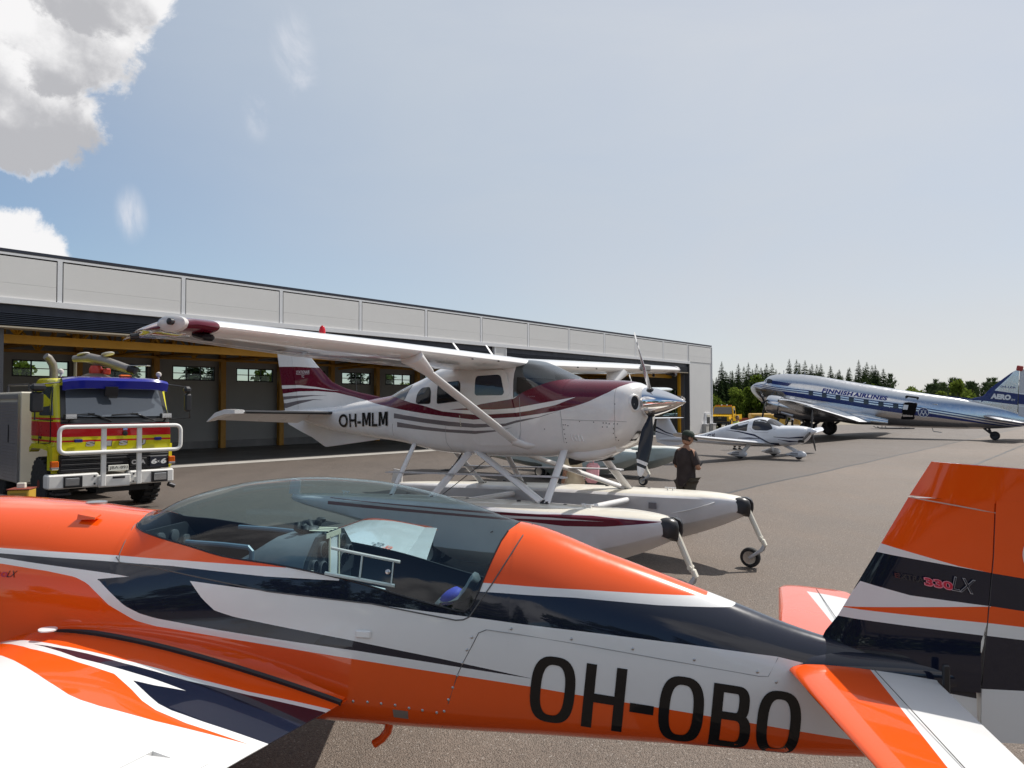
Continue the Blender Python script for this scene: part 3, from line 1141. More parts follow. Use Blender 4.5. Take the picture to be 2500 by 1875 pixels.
    m2.lathe((-.535, -(F.side(-.535, 1.48) + .006), 1.484), (0, -1, .2), [(0, .012), (.008, .012), (.012, .006)], 14)
    m2.build('vent_knob', M_STEEL, vp)

    # cockpit: trough, hoods, panels, seats
    mb = MB()
    rings = []
    for x in [-2.02] + frange(-1.98, .02, 20):
        a1 = F.ang(x, min(sill(min(x, -.16)), F.par(x)[2] - .02)) if x < -.16 else F.ang(x, 1.30)
        half = [F.pt(x, -math.pi / 2 + (a1 + math.pi / 2) * i / 14) for i in range(15)]
        rings.append([(x, y * .955, max(z, .80)) for y, z in half[::-1]] + [(x, -y * .955, max(z, .80)) for y, z in half[1:]])
    mb.loft(rings, 0, False)
    n_ = len(rings[0])
    mb.add([p for p in rings[-1]], [tuple(range(n_))])
    mb.add([p for p in rings[0]], [tuple(range(n_))])
    mb.build('cockpit_trough', mat('cockpit_lining', (.012, .015, .024), .55, var=.3), root)
    gm = mat('grey_hood', (.13, .155, .175), .5, var=.08, vscale=12)
    # rear instrument hood
    mb = MB()
    hood = [(-1.50, 1.44, .10, .16), (-1.40, 1.49, .22, .24), (-1.30, 1.55, .27, .27), (-1.24, 1.585, .27, .28), (-1.12, 1.598, .27, .29), (-.995, 1.612, .275, .30)]
    rings = []
    for x, zt_, wt, wb_ in hood:
        rings.append([(x, -wb_ - .02, 1.25), (x, -wb_, 1.40), (x, -wt, zt_ - .11), (x, -wt * .55, zt_ - .012), (x, -wt * .3, zt_), (x, wt * .3, zt_), (x, wt * .55, zt_ - .012), (x, wt, zt_ - .11), (x, wb_, 1.40), (x, wb_ + .02, 1.25)])
    mb.loft(rings, 0, True)
    mb.build('instrument_hood', gm, root, 50)
    mb = MB()
    prof = [(-.30, 1.36), (-.30, 1.44), (-.265, 1.505), (-.155, 1.602), (.155, 1.602), (.265, 1.505), (.30, 1.44), (.30, 1.36)]
    mb.prism([(y, z) for y, z in prof], 0, -.992, -.972)
    pan = mb.build('instrument_panel', mat('panel_grey', (.028, .032, .037), .5, var=.2), root, 0)
    dial = mat('dial_face', (.006, .006, .007), .2, 0, .5)
    bez = mat('dial_bezel', (.10, .10, .105), .4)
    for y, z, r in ((-.12, 1.535, .042), (-.12, 1.435, .042), (-.215, 1.47, .030), (-.205, 1.405, .026), (.12, 1.54, .040), (.215, 1.47, .034), (.12, 1.44, .04)):
        m2 = MB()
        m2.lathe((-.972, y, z), (1, 0, 0), [(0, r), (.012, r), (.014, r * .9)], 18)
        b_ = m2.build('dial', bez, pan)
        m2 = MB()
        m2.lathe((-.958, y, z), (1, 0, 0), [(0, r * .86), (.001, r * .86)], 18)
        m2.box((-.956, y + r * .2, z + r * .2), (.002, r * .6, .004), rot=Matrix.Rotation(.8, 3, 'X'))
        m2.build('dial_face', dial, b_)
    for i in range(7):
        m2 = MB()
        yy, zz = -.265 + (i % 3) * .028, 1.40 + (i // 3) * .026
        m2.lathe((-.972, yy, zz), (1, 0, 0), [(0, .007), (.02, .007), (.024, .004)], 8)
        m2.build('knob', M_CREAM if i % 3 == 0 else M_BLACKP, pan)
    # taped paper over the middle of the panel
    mb = MB()
    mb.loft([[(-.965, -.055, z_), (-.960 + .004 * math.sin(z_ * 40), .0, z_), (-.963, .06, z_)] for z_ in frange(1.37, 1.585, 8)], 0, False)
    mb.build('paper_sheet', mat('white_paper', (.70, .72, .72), .7, var=.05), root, 60)
    tape = mat('masking_tape', (.62, .58, .44), .7, var=.1)
    mb = MB()
    for y0, y1, z0, z1 in ((-.10, .08, 1.585, 1.612), (-.062, -.048, 1.37, 1.59), (.055, .068, 1.37, 1.59), (-.08, .07, 1.355, 1.372)):
        mb.box((-.958, (y0 + y1) / 2, (z0 + z1) / 2), (.004, y1 - y0, z1 - z0))
    for i in range(3):
        mb.box((-1.02 + .0, -.05 + i * .05, 1.618), (.11, .028, .003))
    mb.build('tape_strip', tape, root)
    # forward panel with its little gauges
    mb = MB()
    mb.prism([(-.30, 1.36), (-.29, 1.50), (-.18, 1.605), (.18, 1.605), (.29, 1.50), (.30, 1.36)], 0, -1.97, -1.95)
    fp = mb.build('instrument_panel', mat('panel_dark', (.02, .022, .026), .5), root, 0)
    for y, z in ((-.06, 1.545), (-.17, 1.50), (.06, 1.545), (.17, 1.50)):
        m2 = MB()
        m2.lathe((-1.95, y, z), (1, 0, 0), [(0, .036), (.012, .036), (.014, .03)], 16)
        m2.build('dial', bez, fp)
    # front seat tube frame
    mb = MB()
    mb.tube([(-1.66, -.25, 1.572), (-1.45, -.25, 1.566), (-1.31, -.25, 1.557), (-1.292, -.25, 1.54), (-1.292, -.25, 1.35)], .013, 8)
    mb.tube([(-1.66, .25, 1.572), (-1.45, .25, 1.566), (-1.31, .25, 1.557), (-1.292, .25, 1.54), (-1.292, .25, 1.35)], .013, 8)
    mb.tube([(-1.60, -.25, 1.40), (-1.30, -.25, 1.50)], .011, 8)
    mb.build('frame_tube', mat('blue_grey_tube', (.10, .17, .24), .4), root)
    mb = MB()
    mb.tube([(-.90, -.20, 1.405), (-.60, -.20, 1.36)], .012, 8)
    mb.build('throttle_rod', M_WHITE, root)
    # rear seat: shell, headrest with blue pad
    mb = MB()
    rings = []
    for f in frange(0, 1, 8):
        x, z = -.52 + .34 * f + .0, .84 + .44 * f
        rings.append([(x, -.22 + .03 * f, z + .02), (x + .02, -.12, z), (x + .02, .12, z), (x, .22 - .03 * f, z + .02)])
    mb.loft(rings, 0, False)
    mb.build('seat', mat('seat_shell', (.02, .024, .03), .6, var=.2), root, 60)
    mb = MB()
    pr = [(-.372, 1.262, .05), (-.34, 1.295, .075), (-.29, 1.305, .09), (-.245, 1.32, .095), (-.21, 1.36, .09), (-.185, 1.405, .08), (-.175, 1.418, .06)]
    rings = []
    for x, z, w in pr:
        rings.append([(x, -w - .05, z), (x - .012, -w * .4 - .05, z + .016), (x - .012, w * .4 - .05, z + .016), (x, w - .05, z), (x + .02, w * .4 - .05, z - .02), (x + .02, -w * .4 - .05, z - .02)])
    mb.loft(rings, 0, True)
    hr = mb.build('headrest', mat('grey_leather', (.16, .19, .20), .5, var=.1), root, 70)
    mb = MB()
    mb.lathe((-.30, -.07, 1.315), (-.5, -.2, .85), [(-.03, .02), (-.02, .055), (.0, .066), (.02, .055), (.03, .02)], 16)
    mb.build('headrest_pad', mat('blue_cloth', (.012, .035, .42), .7, var=.2), hr, 60)
    # belly drain tube, landing gear, nose
    mb = MB()
    mb.tube([(-.58, -.17, .76), (-.585, -.17, .70), (-.592, -.17, .665), (-.62, -.175, .628), (-.66, -.18, .600)], .021, 12)
    mb.build('exhaust_stub', mat('orange_paint', ORANGE, .3, 0, .8), root)
    for s in (-1, 1):
        mb = MB()
        mb.tube([(-2.25, s * .28, .78), (-2.3, s * .7, .42), (-2.32, s * .86, .22)], [.06, .045, .035], 8, flat=(1.6, .5))
        mb.build('gear_leg', mat('orange_paint', ORANGE), root)
        wheel(root, (-2.32, s * .92, .19), .19, .13, M_TYRE, M_STEEL)
    mb = MB()
    mb.tube([(1.78, 0, .70), (1.98, 0, .42), (2.06, 0, .12)], .022, 8)
    mb.build('tail_spring', M_STEEL, root)
    wheel(root, (2.06, 0, .075), .075, .05, M_TYRE, M_STEEL, 'tail_wheel')
    mb = MB()
    mb.lathe((-4.15, 0, 1.30), (-1, 0, 0), [(0, .21), (.1, .20), (.25, .15), (.38, .06), (.42, .005)], 24)
    mb.build('spinner', M_WHITE, root)
    for k_ in range(3):
        a = R(90 + 120 * k_ + 25)
        mb = MB()
        pts = [(-4.25, math.cos(a) * r, 1.30 + math.sin(a) * r) for r in frange(.12, 1.0, 6)]
        mb.tube(pts, [.05, .07, .085, .085, .08, .07, .03], 8, flat=(.35, 1.0), up=(1, .0, 0))
        mb.build('propeller_blade', M_BLACKP, root)
    return root, F


def _tip_rings(s):
    """rounded cap that closes a wing tip"""
    out = []
    for (y, xl, ch, z, t) in ((3.84, -2.39, .86, .965 + TIPZ, .13), (3.93, -2.37, .80, .965 + TIPZ, .10), (3.98, -2.33, .68, .965 + TIPZ, .05), (3.995, -2.28, .56, .965 + TIPZ, .015)):
        r = []
        for xc_, zc_ in airfoil(t, 20, 0):
            X_, Z_ = xc_ * ch, zc_ * ch
            a = R(4.4)
            r.append((xl + X_ * math.cos(a) + Z_ * math.sin(a), s * y, z + Z_ * math.cos(a) - X_ * math.sin(a)))
        out.append(r)
    return out


def _hinge(o, a, b, deg):
    """swing a control surface's mesh about its hinge line"""
    a, b = Vector(a), Vector(b)
    if deg == 0:
        return
    M = Matrix.Translation(a) @ Matrix.Rotation(R(deg), 4, (b - a).normalized()) @ Matrix.Translation(-a)
    o.data.transform(M)
    o.data.update()


aerobatic, FUS_A = build_aerobatic()
# gloves lie on the hood behind the front cockpit
gb = MB()
rg = random.Random(3)
for i in range(9):
    p = Vector((rg.uniform(-.04, .04), rg.uniform(-.09, .09), rg.uniform(.012, .03)))
    q = p + Vector((rg.uniform(-.05, .05), rg.uniform(-.06, .06), rg.uniform(-.005, .03)))
    gb.tube([p, (p + q) / 2 + Vector((0, 0, .012)), q], [.018, .02, .012], 7)
gb.lathe((0, 0, .018), (0, 0, 1), [(-.016, .05), (0, .07), (.014, .06), (.024, .02)], 12)
gl_o = gb.build('gloves', mat('black_leather', (.012, .012, .014), .6, var=.4, vscale=30), None, 60)
A_ = R(-11)
gl_o.location = (-1.115 * math.cos(A_) - .0 * math.sin(A_), 3.86 - 1.115 * math.sin(A_) + 0, 1.598)
gl_o.rotation_euler = (0, 0, A_)
tag(gl_o, 'crumpled black gloves lying on the grey hood under the bubble canopy', 'gloves')
# ================================================================== high-wing floatplanes (x forward, +y away from the camera)
MAROON = (0.115, 0.006, 0.022)
GREYP = (0.17, 0.15, 0.155)
PLANEW = (0.78, 0.765, 0.75)


def float_rings(s):
    T = [(2.53, .09, 1.015, .90, .81), (2.45, .17, 1.03, .885, .77), (2.2, .27, 1.055, .80, .65), (1.9, .34, 1.065, .71, .53), (1.5, .40, 1.06, .61, .40),
         (.9, .43, 1.05, .53, .30), (0, .44, 1.035, .48, .24), (-.6, .44, 1.02, .47, .22), (-.62, .435, 1.02, .56, .36), (-1.2, .42, 1.0, .62, .42),
         (-2.0, .38, .97, .69, .51), (-2.8, .32, .93, .75, .62), (-3.4, .24, .90, .78, .69), (-3.85, .13, .865, .80, .76), (-4.0, .05, .85, .81, .79)]
    f = [pchip([t[0] for t in T][::-1], [t[i] for t in T][::-1]) for i in range(1, 5)]
    xs = frange(2.53, 2.2, 4) + frange(2.1, -.6, 22) + [-.602, -.62] + frange(-.7, -4.0, 20)
    rings = []
    for x in xs:
        w, d, c, k = [q(x) for q in f]
        rings.append([(x, s * 1.15 - w * .90, d - .012), (x, s * 1.15 - w * .6, d + .012), (x, s * 1.15, d + .022), (x, s * 1.15 + w * .6, d + .012), (x, s * 1.15 + w * .90, d - .012),
                      (x, s * 1.15 + w, d - .045), (x, s * 1.15 + w * 1.02, (d + c) / 2), (x, s * 1.15 + w, c), (x, s * 1.15 + w * .97, c - .012), (x, s * 1.15 + w * .45, (c + k) / 2 - .02), (x, s * 1.15, k),
                      (x, s * 1.15 - w * .45, (c + k) / 2 - .02), (x, s * 1.15 - w * .97, c - .012), (x, s * 1.15 - w, c), (x, s * 1.15 - w * 1.02, (d + c) / 2), (x, s * 1.15 - w, d - .045)])
    return rings


def build_floatplane(root, main):
    tab = [(-5.85, 2.10, 2.15, 2.19, .03, .9, .9), (-5.21, 2.01, 2.11, 2.22, .11, .9, .9), (-4.72, 1.904, 2.08, 2.25, .18, .85, .85), (-4.3, 1.84, 2.07, 2.272, .235, .8, .8),
           (-3.5, 1.77, 2.06, 2.377, .33, .75, .75), (-3.0, 1.73, 2.06, 2.43, .39, .7, .7), (-2.756, 1.715, 2.06, 2.47, .42, .7, .65), (-2.45, 1.69, 2.06, 2.585, .455, .65, .6),
           (-1.99, 1.62, 2.06, 2.73, .505, .6, .55), (-1.6, 1.575, 2.06, 2.87, .54, .5, .5), (-1.2, 1.56, 2.06, 2.93, .56, .45, .5), (-.5, 1.555, 2.06, 2.945, .57, .42, .5),
           (-.12, 1.565, 2.06, 2.93, .57, .45, .5), (.05, 1.57, 2.06, 2.88, .57, .5, .5), (.25, 1.575, 2.06, 2.80, .565, .55, .52), (.45, 1.59, 2.07, 2.72, .555, .6, .55),
           (.67, 1.61, 2.08, 2.645, .54, .65, .58), (1.0, 1.64, 2.1, 2.628, .52, .68, .6), (1.34, 1.72, 2.15, 2.609, .485, .72, .65), (1.5, 1.80, 2.2, 2.586, .445, .78, .7),
           (1.585, 1.90, 2.26, 2.55, .38, .85, .8), (1.625, 2.0, 2.3, 2.515, .29, .9, .9), (1.64, 2.08, 2.32, 2.48, .19, 1, 1)]
    F = Fus(tab)
    tagn = 'floatplane_paint' if main else 'second_floatplane_paint'
    if main:
        inner_lo = [(-6, 2.6), (-1.23, 2.23), (-.79, 2.214), (-.64, 2.182), (-.067, 2.211), (.34, 2.271), (.712, 2.345), (.951, 2.405), (1.0, 2.42), (1.7, 2.9)]
        inner_up = [(-6, 2.6), (-1.23, 2.231), (-.79, 2.25), (-.64, 2.227), (-.392, 2.226), (-.067, 2.245), (.339, 2.308), (.74, 2.372), (.951, 2.407), (1.0, 2.42), (1.7, 2.9)]
        body = livery(tagn, PLANEW, [
            (GREYP, [(-6, 2.1), (-2.55, 2.19), (-2.511, 2.169), (-1.776, 2.092), (-1.249, 2.051), (-.741, 2.022), (-.2, 2.035), (-.004, 2.083), (.341, 2.133), (.628, 2.206), (1, 2.3)],
             [(-6, 2.0), (-2.425, 2.085), (-1.776, 2.026), (-1.249, 1.985), (-.741, 1.968), (-.2, 2.0), (-.004, 2.052), (.341, 2.122), (.628, 2.205), (1, 2.3)], (-2.47, .63)),
            (GREYP, [(-6, 2.1), (-2.42, 2.03), (-1.776, 1.969), (-1.249, 1.936), (-.741, 1.924), (-.3, 1.945), (-.089, 1.985), (.2, 2.05)],
             [(-6, 2.0), (-2.35, 1.949), (-1.776, 1.915), (-1.249, 1.892), (-.741, 1.880), (-.3, 1.93), (-.089, 1.984), (.2, 2.05)], (-2.39, -.089)),
            (MAROON, [(-6, 2.9), (-2.6, 2.62), (-2.547, 2.43), (-2.074, 2.329), (-1.779, 2.281), (-1.376, 2.197), (-.741, 2.153), (-.5, 2.157), (-.025, 2.185), (.2, 2.213), (.6, 2.29), (.95, 2.42), (1.0, 2.9), (1.7, 2.9)],
             [(-6, 2.46), (-3.5, 2.39), (-2.888, 2.302), (-2.369, 2.232), (-2.065, 2.195), (-1.506, 2.141), (-.776, 2.082), (-.392, 2.105), (-.004, 2.126), (.341, 2.170), (.627, 2.213), (.904, 2.279), (1.079, 2.336), (1.317, 2.447), (1.441, 2.527), (1.503, 2.56), (1.6, 2.7)], None),
            (MAROON, [(-2, 2.226), (-1.224, 2.227), (-.793, 2.253), (-.639, 2.303), (-.069, 2.374), (.014, 2.425), (.06, 2.9), (1.7, 2.9)], [(-2, 2.3), (-1.224, 2.226), (-.79, 2.25 - .036), (-.64, 2.228), (-.392, 2.226), (-.067, 2.246), (.339, 2.308), (.74, 2.372), (.951, 2.405), (1.0, 2.35), (1.079, 2.336), (1.317, 2.447), (1.441, 2.527), (1.6, 2.7)], (-1.224, 1.56)),
        ], (-6, 1.7), (1.5, 2.95), rough=.28, coat=.8, wear=.05)
        fin_m = livery('floatplane_fin_paint', PLANEW, [
            (GREYP, [(-6.2, 2.34), (-5.72, 2.33), (-5.3, 2.38), (-4.9, 2.40), (-4.6, 2.385)], [(-6.2, 2.24), (-5.72, 2.24), (-5.3, 2.32), (-4.9, 2.385), (-4.6, 2.385)], (-6.2, -4.6)),
            (GREYP, [(-6.2, 2.47), (-5.8, 2.455), (-5.3, 2.47), (-4.9, 2.475), (-4.5, 2.46)], [(-6.2, 2.39), (-5.8, 2.395), (-5.3, 2.43), (-4.9, 2.46), (-4.5, 2.46)], (-6.2, -4.5)),
            (MAROON, [(-6.2, 3.01), (-5.9, 3.015), (-5.4, 3.0), (-4.85, 2.965), (-3, 2.9)], [(-6.2, 2.51), (-5.8, 2.51), (-5.3, 2.545), (-4.8, 2.545), (-4.3, 2.515), (-3.8, 2.43), (-3.2, 2.3)], None),
            (PLANEW, [(-6.2, 2.67), (-5.8, 2.665), (-5.3, 2.66), (-4.8, 2.615), (-4.4, 2.56), (-4.2, 2.54)], [(-6.2, 2.60), (-5.8, 2.60), (-5.3, 2.61), (-4.8, 2.585), (-4.4, 2.552), (-4.2, 2.54)], (-6.2, -4.2)),
        ], (-6.2, -3), (2.1, 3.6), rough=.28, coat=.8)
        fl_near = livery('float_paint', (.62, .615, .63), [
            (M_CREAM.node_tree.nodes['Principled BSDF'].inputs['Base Color'].default_value[:3] if False else (.70, .66, .57), None, [(-4.1, .865), (-2, .98), (0, 1.03), (.9, 1.036), (1.5, 1.048), (2.2, 1.045), (2.6, 1.012)], None)],
            (-4.1, 2.6), (.1, 1.2), rough=.4, coat=.3, wear=.09)
        fl_stripe = livery('striped_float_paint', (.62, .615, .63), [
            (MAROON, [(-4.1, .90), (.273, .985), (.655, 1.0), (1.02, 1.012), (1.3, 1.03), (1.7, 1.045), (2.1, 1.03), (2.467, 1.02)], [(-4.1, .80), (.273, .90), (.839, .916), (1.367, .905), (1.859, .935), (2.17, .975), (2.467, 1.018)], (-2.8, 2.46)),
            ((.62, .615, .63), [(-4.1, .9), (.655, .965), (1.195, .988), (1.6, .990), (1.86, .99)], [(-4.1, .86), (.655, .935), (1.195, .962), (1.6, .983), (1.86, .99)], (-2.8, 1.86)),
            ((.70, .66, .57), None, [(-4.1, .865), (-2, .98), (0, 1.03), (.9, 1.036), (1.5, 1.048), (2.2, 1.045), (2.6, 1.012)], None)],
            (-4.1, 2.6), (.1, 1.2), rough=.35, coat=.5, wear=.07)
    else:
        body = mat('second_floatplane_paint', (.62, .66, .66), .3, 0, .7, .04)
        fin_m = body
        fl_near = fl_stripe = livery('grey_green_float_paint', (.42, .49, .48), [((.66, .66, .62), None, [(-4.1, .865), (-2, .98), (0, 1.03), (.9, 1.036), (1.5, 1.048), (2.2, 1.045), (2.6, 1.012)], None)], (-4.1, 2.6), (.1, 1.2), rough=.4, coat=.3, wear=.07)
    white = mat('floatplane_white', PLANEW, .28, 0, .8, .04, 2.0) if main else body
    skin = mat('wing_underside_white', PLANEW, .3, 0, .8, .05, 1.6, bump=.05, bscale=1.7) if main else body

    sill = pchip([-.1, -.04, .1, .3, .45, .58, .67], [2.38, 2.40, 2.47, 2.545, 2.60, 2.632, 2.6445])
    # ------------ fuselage, open at the windscreen
    mb = MB()
    F.mesh(mb, frange(-5.85, -.1, 62), 18)
    F.mesh(mb, frange(.67, 1.34, 10) + frange(1.38, 1.64, 14), 18)
    xc = frange(-.1, .67, 16)

    def sa(x):
        return F.ang(x, min(sill(x), F.par(x)[2] - 1e-3))
    rings = []
    for x in xc:
        a1 = sa(x)
        half = [F.pt(x, -math.pi / 2 + (a1 + math.pi / 2) * i / 22) for i in range(23)]
        rings.append([(x, y, z) for y, z in half[::-1]] + [(x, -y, z) for y, z in half[1:]])
    mb.loft(rings, 0, False)
    # windscreen corner posts
    mb.build('fuselage', body, root, 45)
    mb = MB()
    rings = []
    for x in xc:
        a1 = sa(x)
        half = [F.pt(x, a1 + (math.pi / 2 - a1) * i / 12) for i in range(13)]
        rings.append([(x, y, z) for y, z in half] + [(x, -y, z) for y, z in half[-2::-1]])
    mb.loft(rings, 0, False)
    mb.build('windscreen', glass('windscreen_glass', (.30, .32, .33), 1.9, rough=.02), root, 80)
    for s in (-1, 1):
        mb = MB()
        mb.loft([[(-.16, s * (F.side(-.16, z) + .006), z), (-.07 - .04 * (z - 2.4), s * (F.side(-.1, z) + .008), z)] for z in frange(2.38, 2.9, 6)], 0, False)
        mb.build('windscreen_post', white, root)
    # near-black block behind the glass, cabin shade put into its colour
    mb = MB()
    mb.loft([[(x, -w, z0), (x, -w * .9, z1), (x, w * .9, z1), (x, w, z0)] for x, w, z0, z1 in ((.45, .40, 2.2, 2.55), (.1, .48, 2.0, 2.62), (-.2, .5, 1.9, 2.7))], 0, True)
    mb.build('cabin_shade_block', mat('cabin_shade_paint', (.02, .02, .022), .7), root, 0)
    # propeller and spinner
    mb = MB()
    mb.lathe((1.645, 0, 2.325), (1, 0, .0), [(-.02, .188), (0, .19), (.06, .188), (.16, .170), (.28, .132), (.40, .082), (.50, .032), (.536, .006)], 40)
    mb.build('spinner', M_CHROME, root, 60)
    blade_m = livery('propeller_paint' if main else 'propeller_paint_plain', (.010, .012, .02), [
        (PLANEW, None, [(0, .80), (9, .80)], None), ((.012, .012, .016), None, [(0, .845), (9, .845)], None), (PLANEW, None, [(0, .885), (9, .885)], None), ((.010, .012, .02), [(0, .80), (9, .80)], None, None)],
        (-1, 9), (-.2, 1.2), rough=.3, coat=.5)
    silver_b = livery('propeller_silver' if main else 'propeller_silver_plain', (.55, .55, .56), [
        (PLANEW, None, [(0, .80), (9, .80)], None, 0.0), ((.012, .012, .016), None, [(0, .845), (9, .845)], None, 0.0), (PLANEW, None, [(0, .885), (9, .885)], None, 0.0), ((.45, .45, .46), [(0, .80), (9, .80)], None, None)],
        (-1, 9), (-.2, 1.2), rough=.25, metal=.8, coat=.2)
    for kb, adeg in enumerate((-31, 89, 203)):
        mb = MB()
        rings = []
        for r_, c_, t_, tw in ((.14, .045, .045, 60), (.2, .055, .040, 58), (.27, .085, .028, 52), (.4, .165, .030, 44), (.6, .19, .024, 36), (.8, .175, .018, 30), (.95, .105, .007, 19), (.99, .075, .005, 18), (1.0, .03, .003, 18)):
            ring = []
            a = R(tw)
            for j in range(12):
                w = 2 * math.pi * j / 12
                u, v = c_ / 2 * math.cos(w) * 1.0, t_ / 2 * math.sin(w)
                ring.append((-u * math.sin(a) + v * math.cos(a), u * math.cos(a) + v * math.sin(a), r_))
            rings.append(ring)
        mb.loft(rings)
        b_ = mb.build('propeller_blade', silver_b if kb == 0 else blade_m, root, 50)
        b_.location = (1.735, 0, 2.325)
        b_.rotation_euler = (-R(adeg), 0, 0)
        m2 = MB()
        m2.lathe((0, 0, .13), (0, 0, 1), [(0, .052), (.05, .05), (.07, .035)], 14)
        m2.build('blade_boot', M_BLACKP, b_)
        if main and kb == 2:
            m2 = MB()
            m2.lathe((-.012, .0, .46), (-1, 0, 0), [(0, .024), (.003, .024)], 20)
            e_ = m2.build('blade_badge', mat('red_oval', (.45, .10, .07), .4), b_, 0)
            for v in e_.data.vertices:
                v.co.z = .46 + (v.co.z - .46) * 1.9
            m2 = MB()
            m2.box((-.017, 0, .46), (.002, .012, .05))
            m2.build('badge_stripe', M_WHITE, e_, 0)
    # ------------ windows
    pane = mat('dark_window', (.012, .014, .018), .06, 0, .0, spec=.6)
    gask = mat('window_gasket', (.02, .02, .022), .5)
    win = [[(-1.945, 2.335), (-1.933, 2.463), (-1.85, 2.545), (-1.67, 2.556), (-1.635, 2.50), (-1.63, 2.315), (-1.90, 2.312)],
           [(-1.475, 2.327), (-1.473, 2.58), (-1.42, 2.612), (-1.08, 2.632), (-1.045, 2.60), (-1.035, 2.375), (-1.06, 2.352), (-1.45, 2.318)]]
    for s in (-1, 1):
        for w in win:
            g = patch(F, rpoly([(x * 1.0 + (x - sum(q[0] for q in w) / len(w)) * .06, z + (z - sum(q[1] for q in w) / len(w)) * .06) for x, z in w], .05), .004, s, 'window_frame', gask, root, 1, .006)
            patch(F, rpoly(w, .05), .008, s, 'window_pane', pane, g, 1, .004)
        bl = patch(F, rpoly([(-2.70, 2.452), (-2.40, 2.402), (-2.235, 2.362), (-2.20, 2.45), (-2.15, 2.61), (-2.42, 2.55)], .03), .006, s, 'rear_window', mat('clear_rear_window', (.16, .15, .13), .08, 0, .3), root, 2, .004)
    # door, a little proud of the side, with frame and window
    door_poly = rpoly([(-.80, 2.75), (-.30, 2.775), (-.19, 2.70), (.045, 1.90), (-.02, 1.76), (-.10, 1.735), (-.70, 1.722), (-.775, 1.80), (-.785, 2.36)], .10, 5)
    for s in ((-1, 1) if main else ()):
        d_ = patch(F, door_poly, .014, s, 'door', body, root, 3, .014)
        patch(F, rpoly([(-.80, 2.40), (-.80, 2.755), (-.29, 2.785), (-.19, 2.72), (-.12, 2.44), (-.20, 2.385)], .07, 5), .020, s, 'window_surround', white, d_, 3, .008)
        patch(F, rpoly([(-.735, 2.425), (-.735, 2.70), (-.335, 2.712), (-.285, 2.68), (-.215, 2.46), (-.25, 2.425)], .05, 5), .024, s, 'window_pane', mat('blue_black_window', (.008, .012, .03), .05, 0, .0, spec=.6), d_, 2, .004)
        m2 = MB()
        m2.box((-.735, s * (F.side(-.735, 2.29) + .022), 2.255), (.09, .015, .018), bev=.005)
        m2.build('door_handle', M_STEEL, d_)
        m2 = MB()
        for i in range(7):
            m2.box((-1.03 + .004 * i, s * (F.side(-1.03, 2.1) + .002), 2.13 - .026 * i), (.016, .003, .013))
        m2.build('warning_strip', mat('cream_marking', (.6, .55, .42), .5), root, 0)
    # joints and fasteners on the cowling
    if main:
        for s in (-1, 1):
            for L in ([(1.405, 2.50), (1.425, 2.3), (1.434, 2.097), (1.42, 1.95), (1.399, 1.80)], [(.665, 2.205), (.685, 2.098), (.70, 1.95), (.711, 1.74)], [(.685, 2.098), (1.0, 2.09), (1.434, 2.085), (1.6, 2.075)],
                      [(.03, 2.40), (.045, 2.1), (.055, 1.93), (.02, 1.78)], [(-1.3, 1.98), (-1.31, 1.75), (-1.24, 1.60)], [(-2.5, 2.0), (-2.52, 1.75)]):
                pts = []
                for i in range(len(L) - 1):
                    for j in range(4):
                        f = j / 4
                        x, z = L[i][0] * (1 - f) + L[i + 1][0] * f, L[i][1] * (1 - f) + L[i + 1][1] * f
                        pts.append((x, s * (F.side(x, z) + .0005), z))
                seam(root, pts, .0028, mat('grey_joint', (.35, .35, .35), .6), 'panel_joint')
        mb = MB()
        rv = [(.71, 2.03), (.74, 2.03), (.78, 2.02), (.72, 1.97), (.73, 1.91), (.735, 1.85), (.74, 1.80), (1.28, 2.06), (1.32, 2.06), (1.36, 2.05), (1.27, 2.01), (1.33, 2.01), (1.42, 2.05), (1.46, 2.05), (1.41, 1.99), (1.40, 1.93), (1.42, 1.88), (1.43, 1.84), (.95, 2.075), (1.15, 2.07), (1.43, 2.30), (.43, 1.97)]
        for x, z in rv:
            mb.lathe((x, -(F.side(x, z) - .002), z), (0, -1, 0), [(0, .008), (.005, .006)], 6)
        tag(mb.build('fastener', M_DARK, root), kind='stuff')
        for i in range(4):
            m2 = MB()
            x = .80 + .05 * i
            z = 1.872 - .003 * i
            y = F.side(x, z)
            m2.loft([[(x, -(y - .002), z + .035), (x + .02, -(y + .016), z + .035), (x + .032, -(y - .002), z + .035)], [(x + .03, -(F.side(x, z - .04) - .002), z - .045), (x + .05, -(F.side(x, z - .04) + .014), z - .045), (x + .062, -(F.side(x, z - .04) - .002), z - .045)]])
            m2.build('louvre', white, root, 0)
        # cooling inlet beside the spinner, oil cooler scoop, exhaust fairing
        def nose_x(y, z):
            lo, hi = 1.0, 1.64
            for _ in range(30):
                m_ = (lo + hi) / 2
                zb_, zm_, zt__, W_, et_, eb_ = F.par(m_)
                if zb_ < z < zt__ and F.side(m_, z) > abs(y):
                    lo = m_
                else:
                    hi = m_
            return lo
        for s in (-1, 1):
            ring = lambda k_, dx: [(nose_x(s * (.292 + .078 * k_ * math.cos(a)), 2.315 + .098 * k_ * math.sin(a)) + dx, s * (.292 + .078 * k_ * math.cos(a)), 2.315 + .098 * k_ * math.sin(a)) for a in frange(0, 2 * math.pi, 24)[:-1]]
            m2 = MB()
            m2.loft([ring(1.18, -.004), ring(1.10, .016), ring(.98, .020), ring(.86, .002)], 0, True, (False, False))
            il = m2.build('air_inlet', white, root, 70)
            m2 = MB()
            m2.add(ring(.88, .006), [tuple(range(24))])
            m2.build('inlet_opening', M_INT, il, 0)
        q = [(F.side(x, z), z) for x, z in ((1.597, 1.955), (1.575, 1.965), (1.49, 1.825), (1.52, 1.815))]
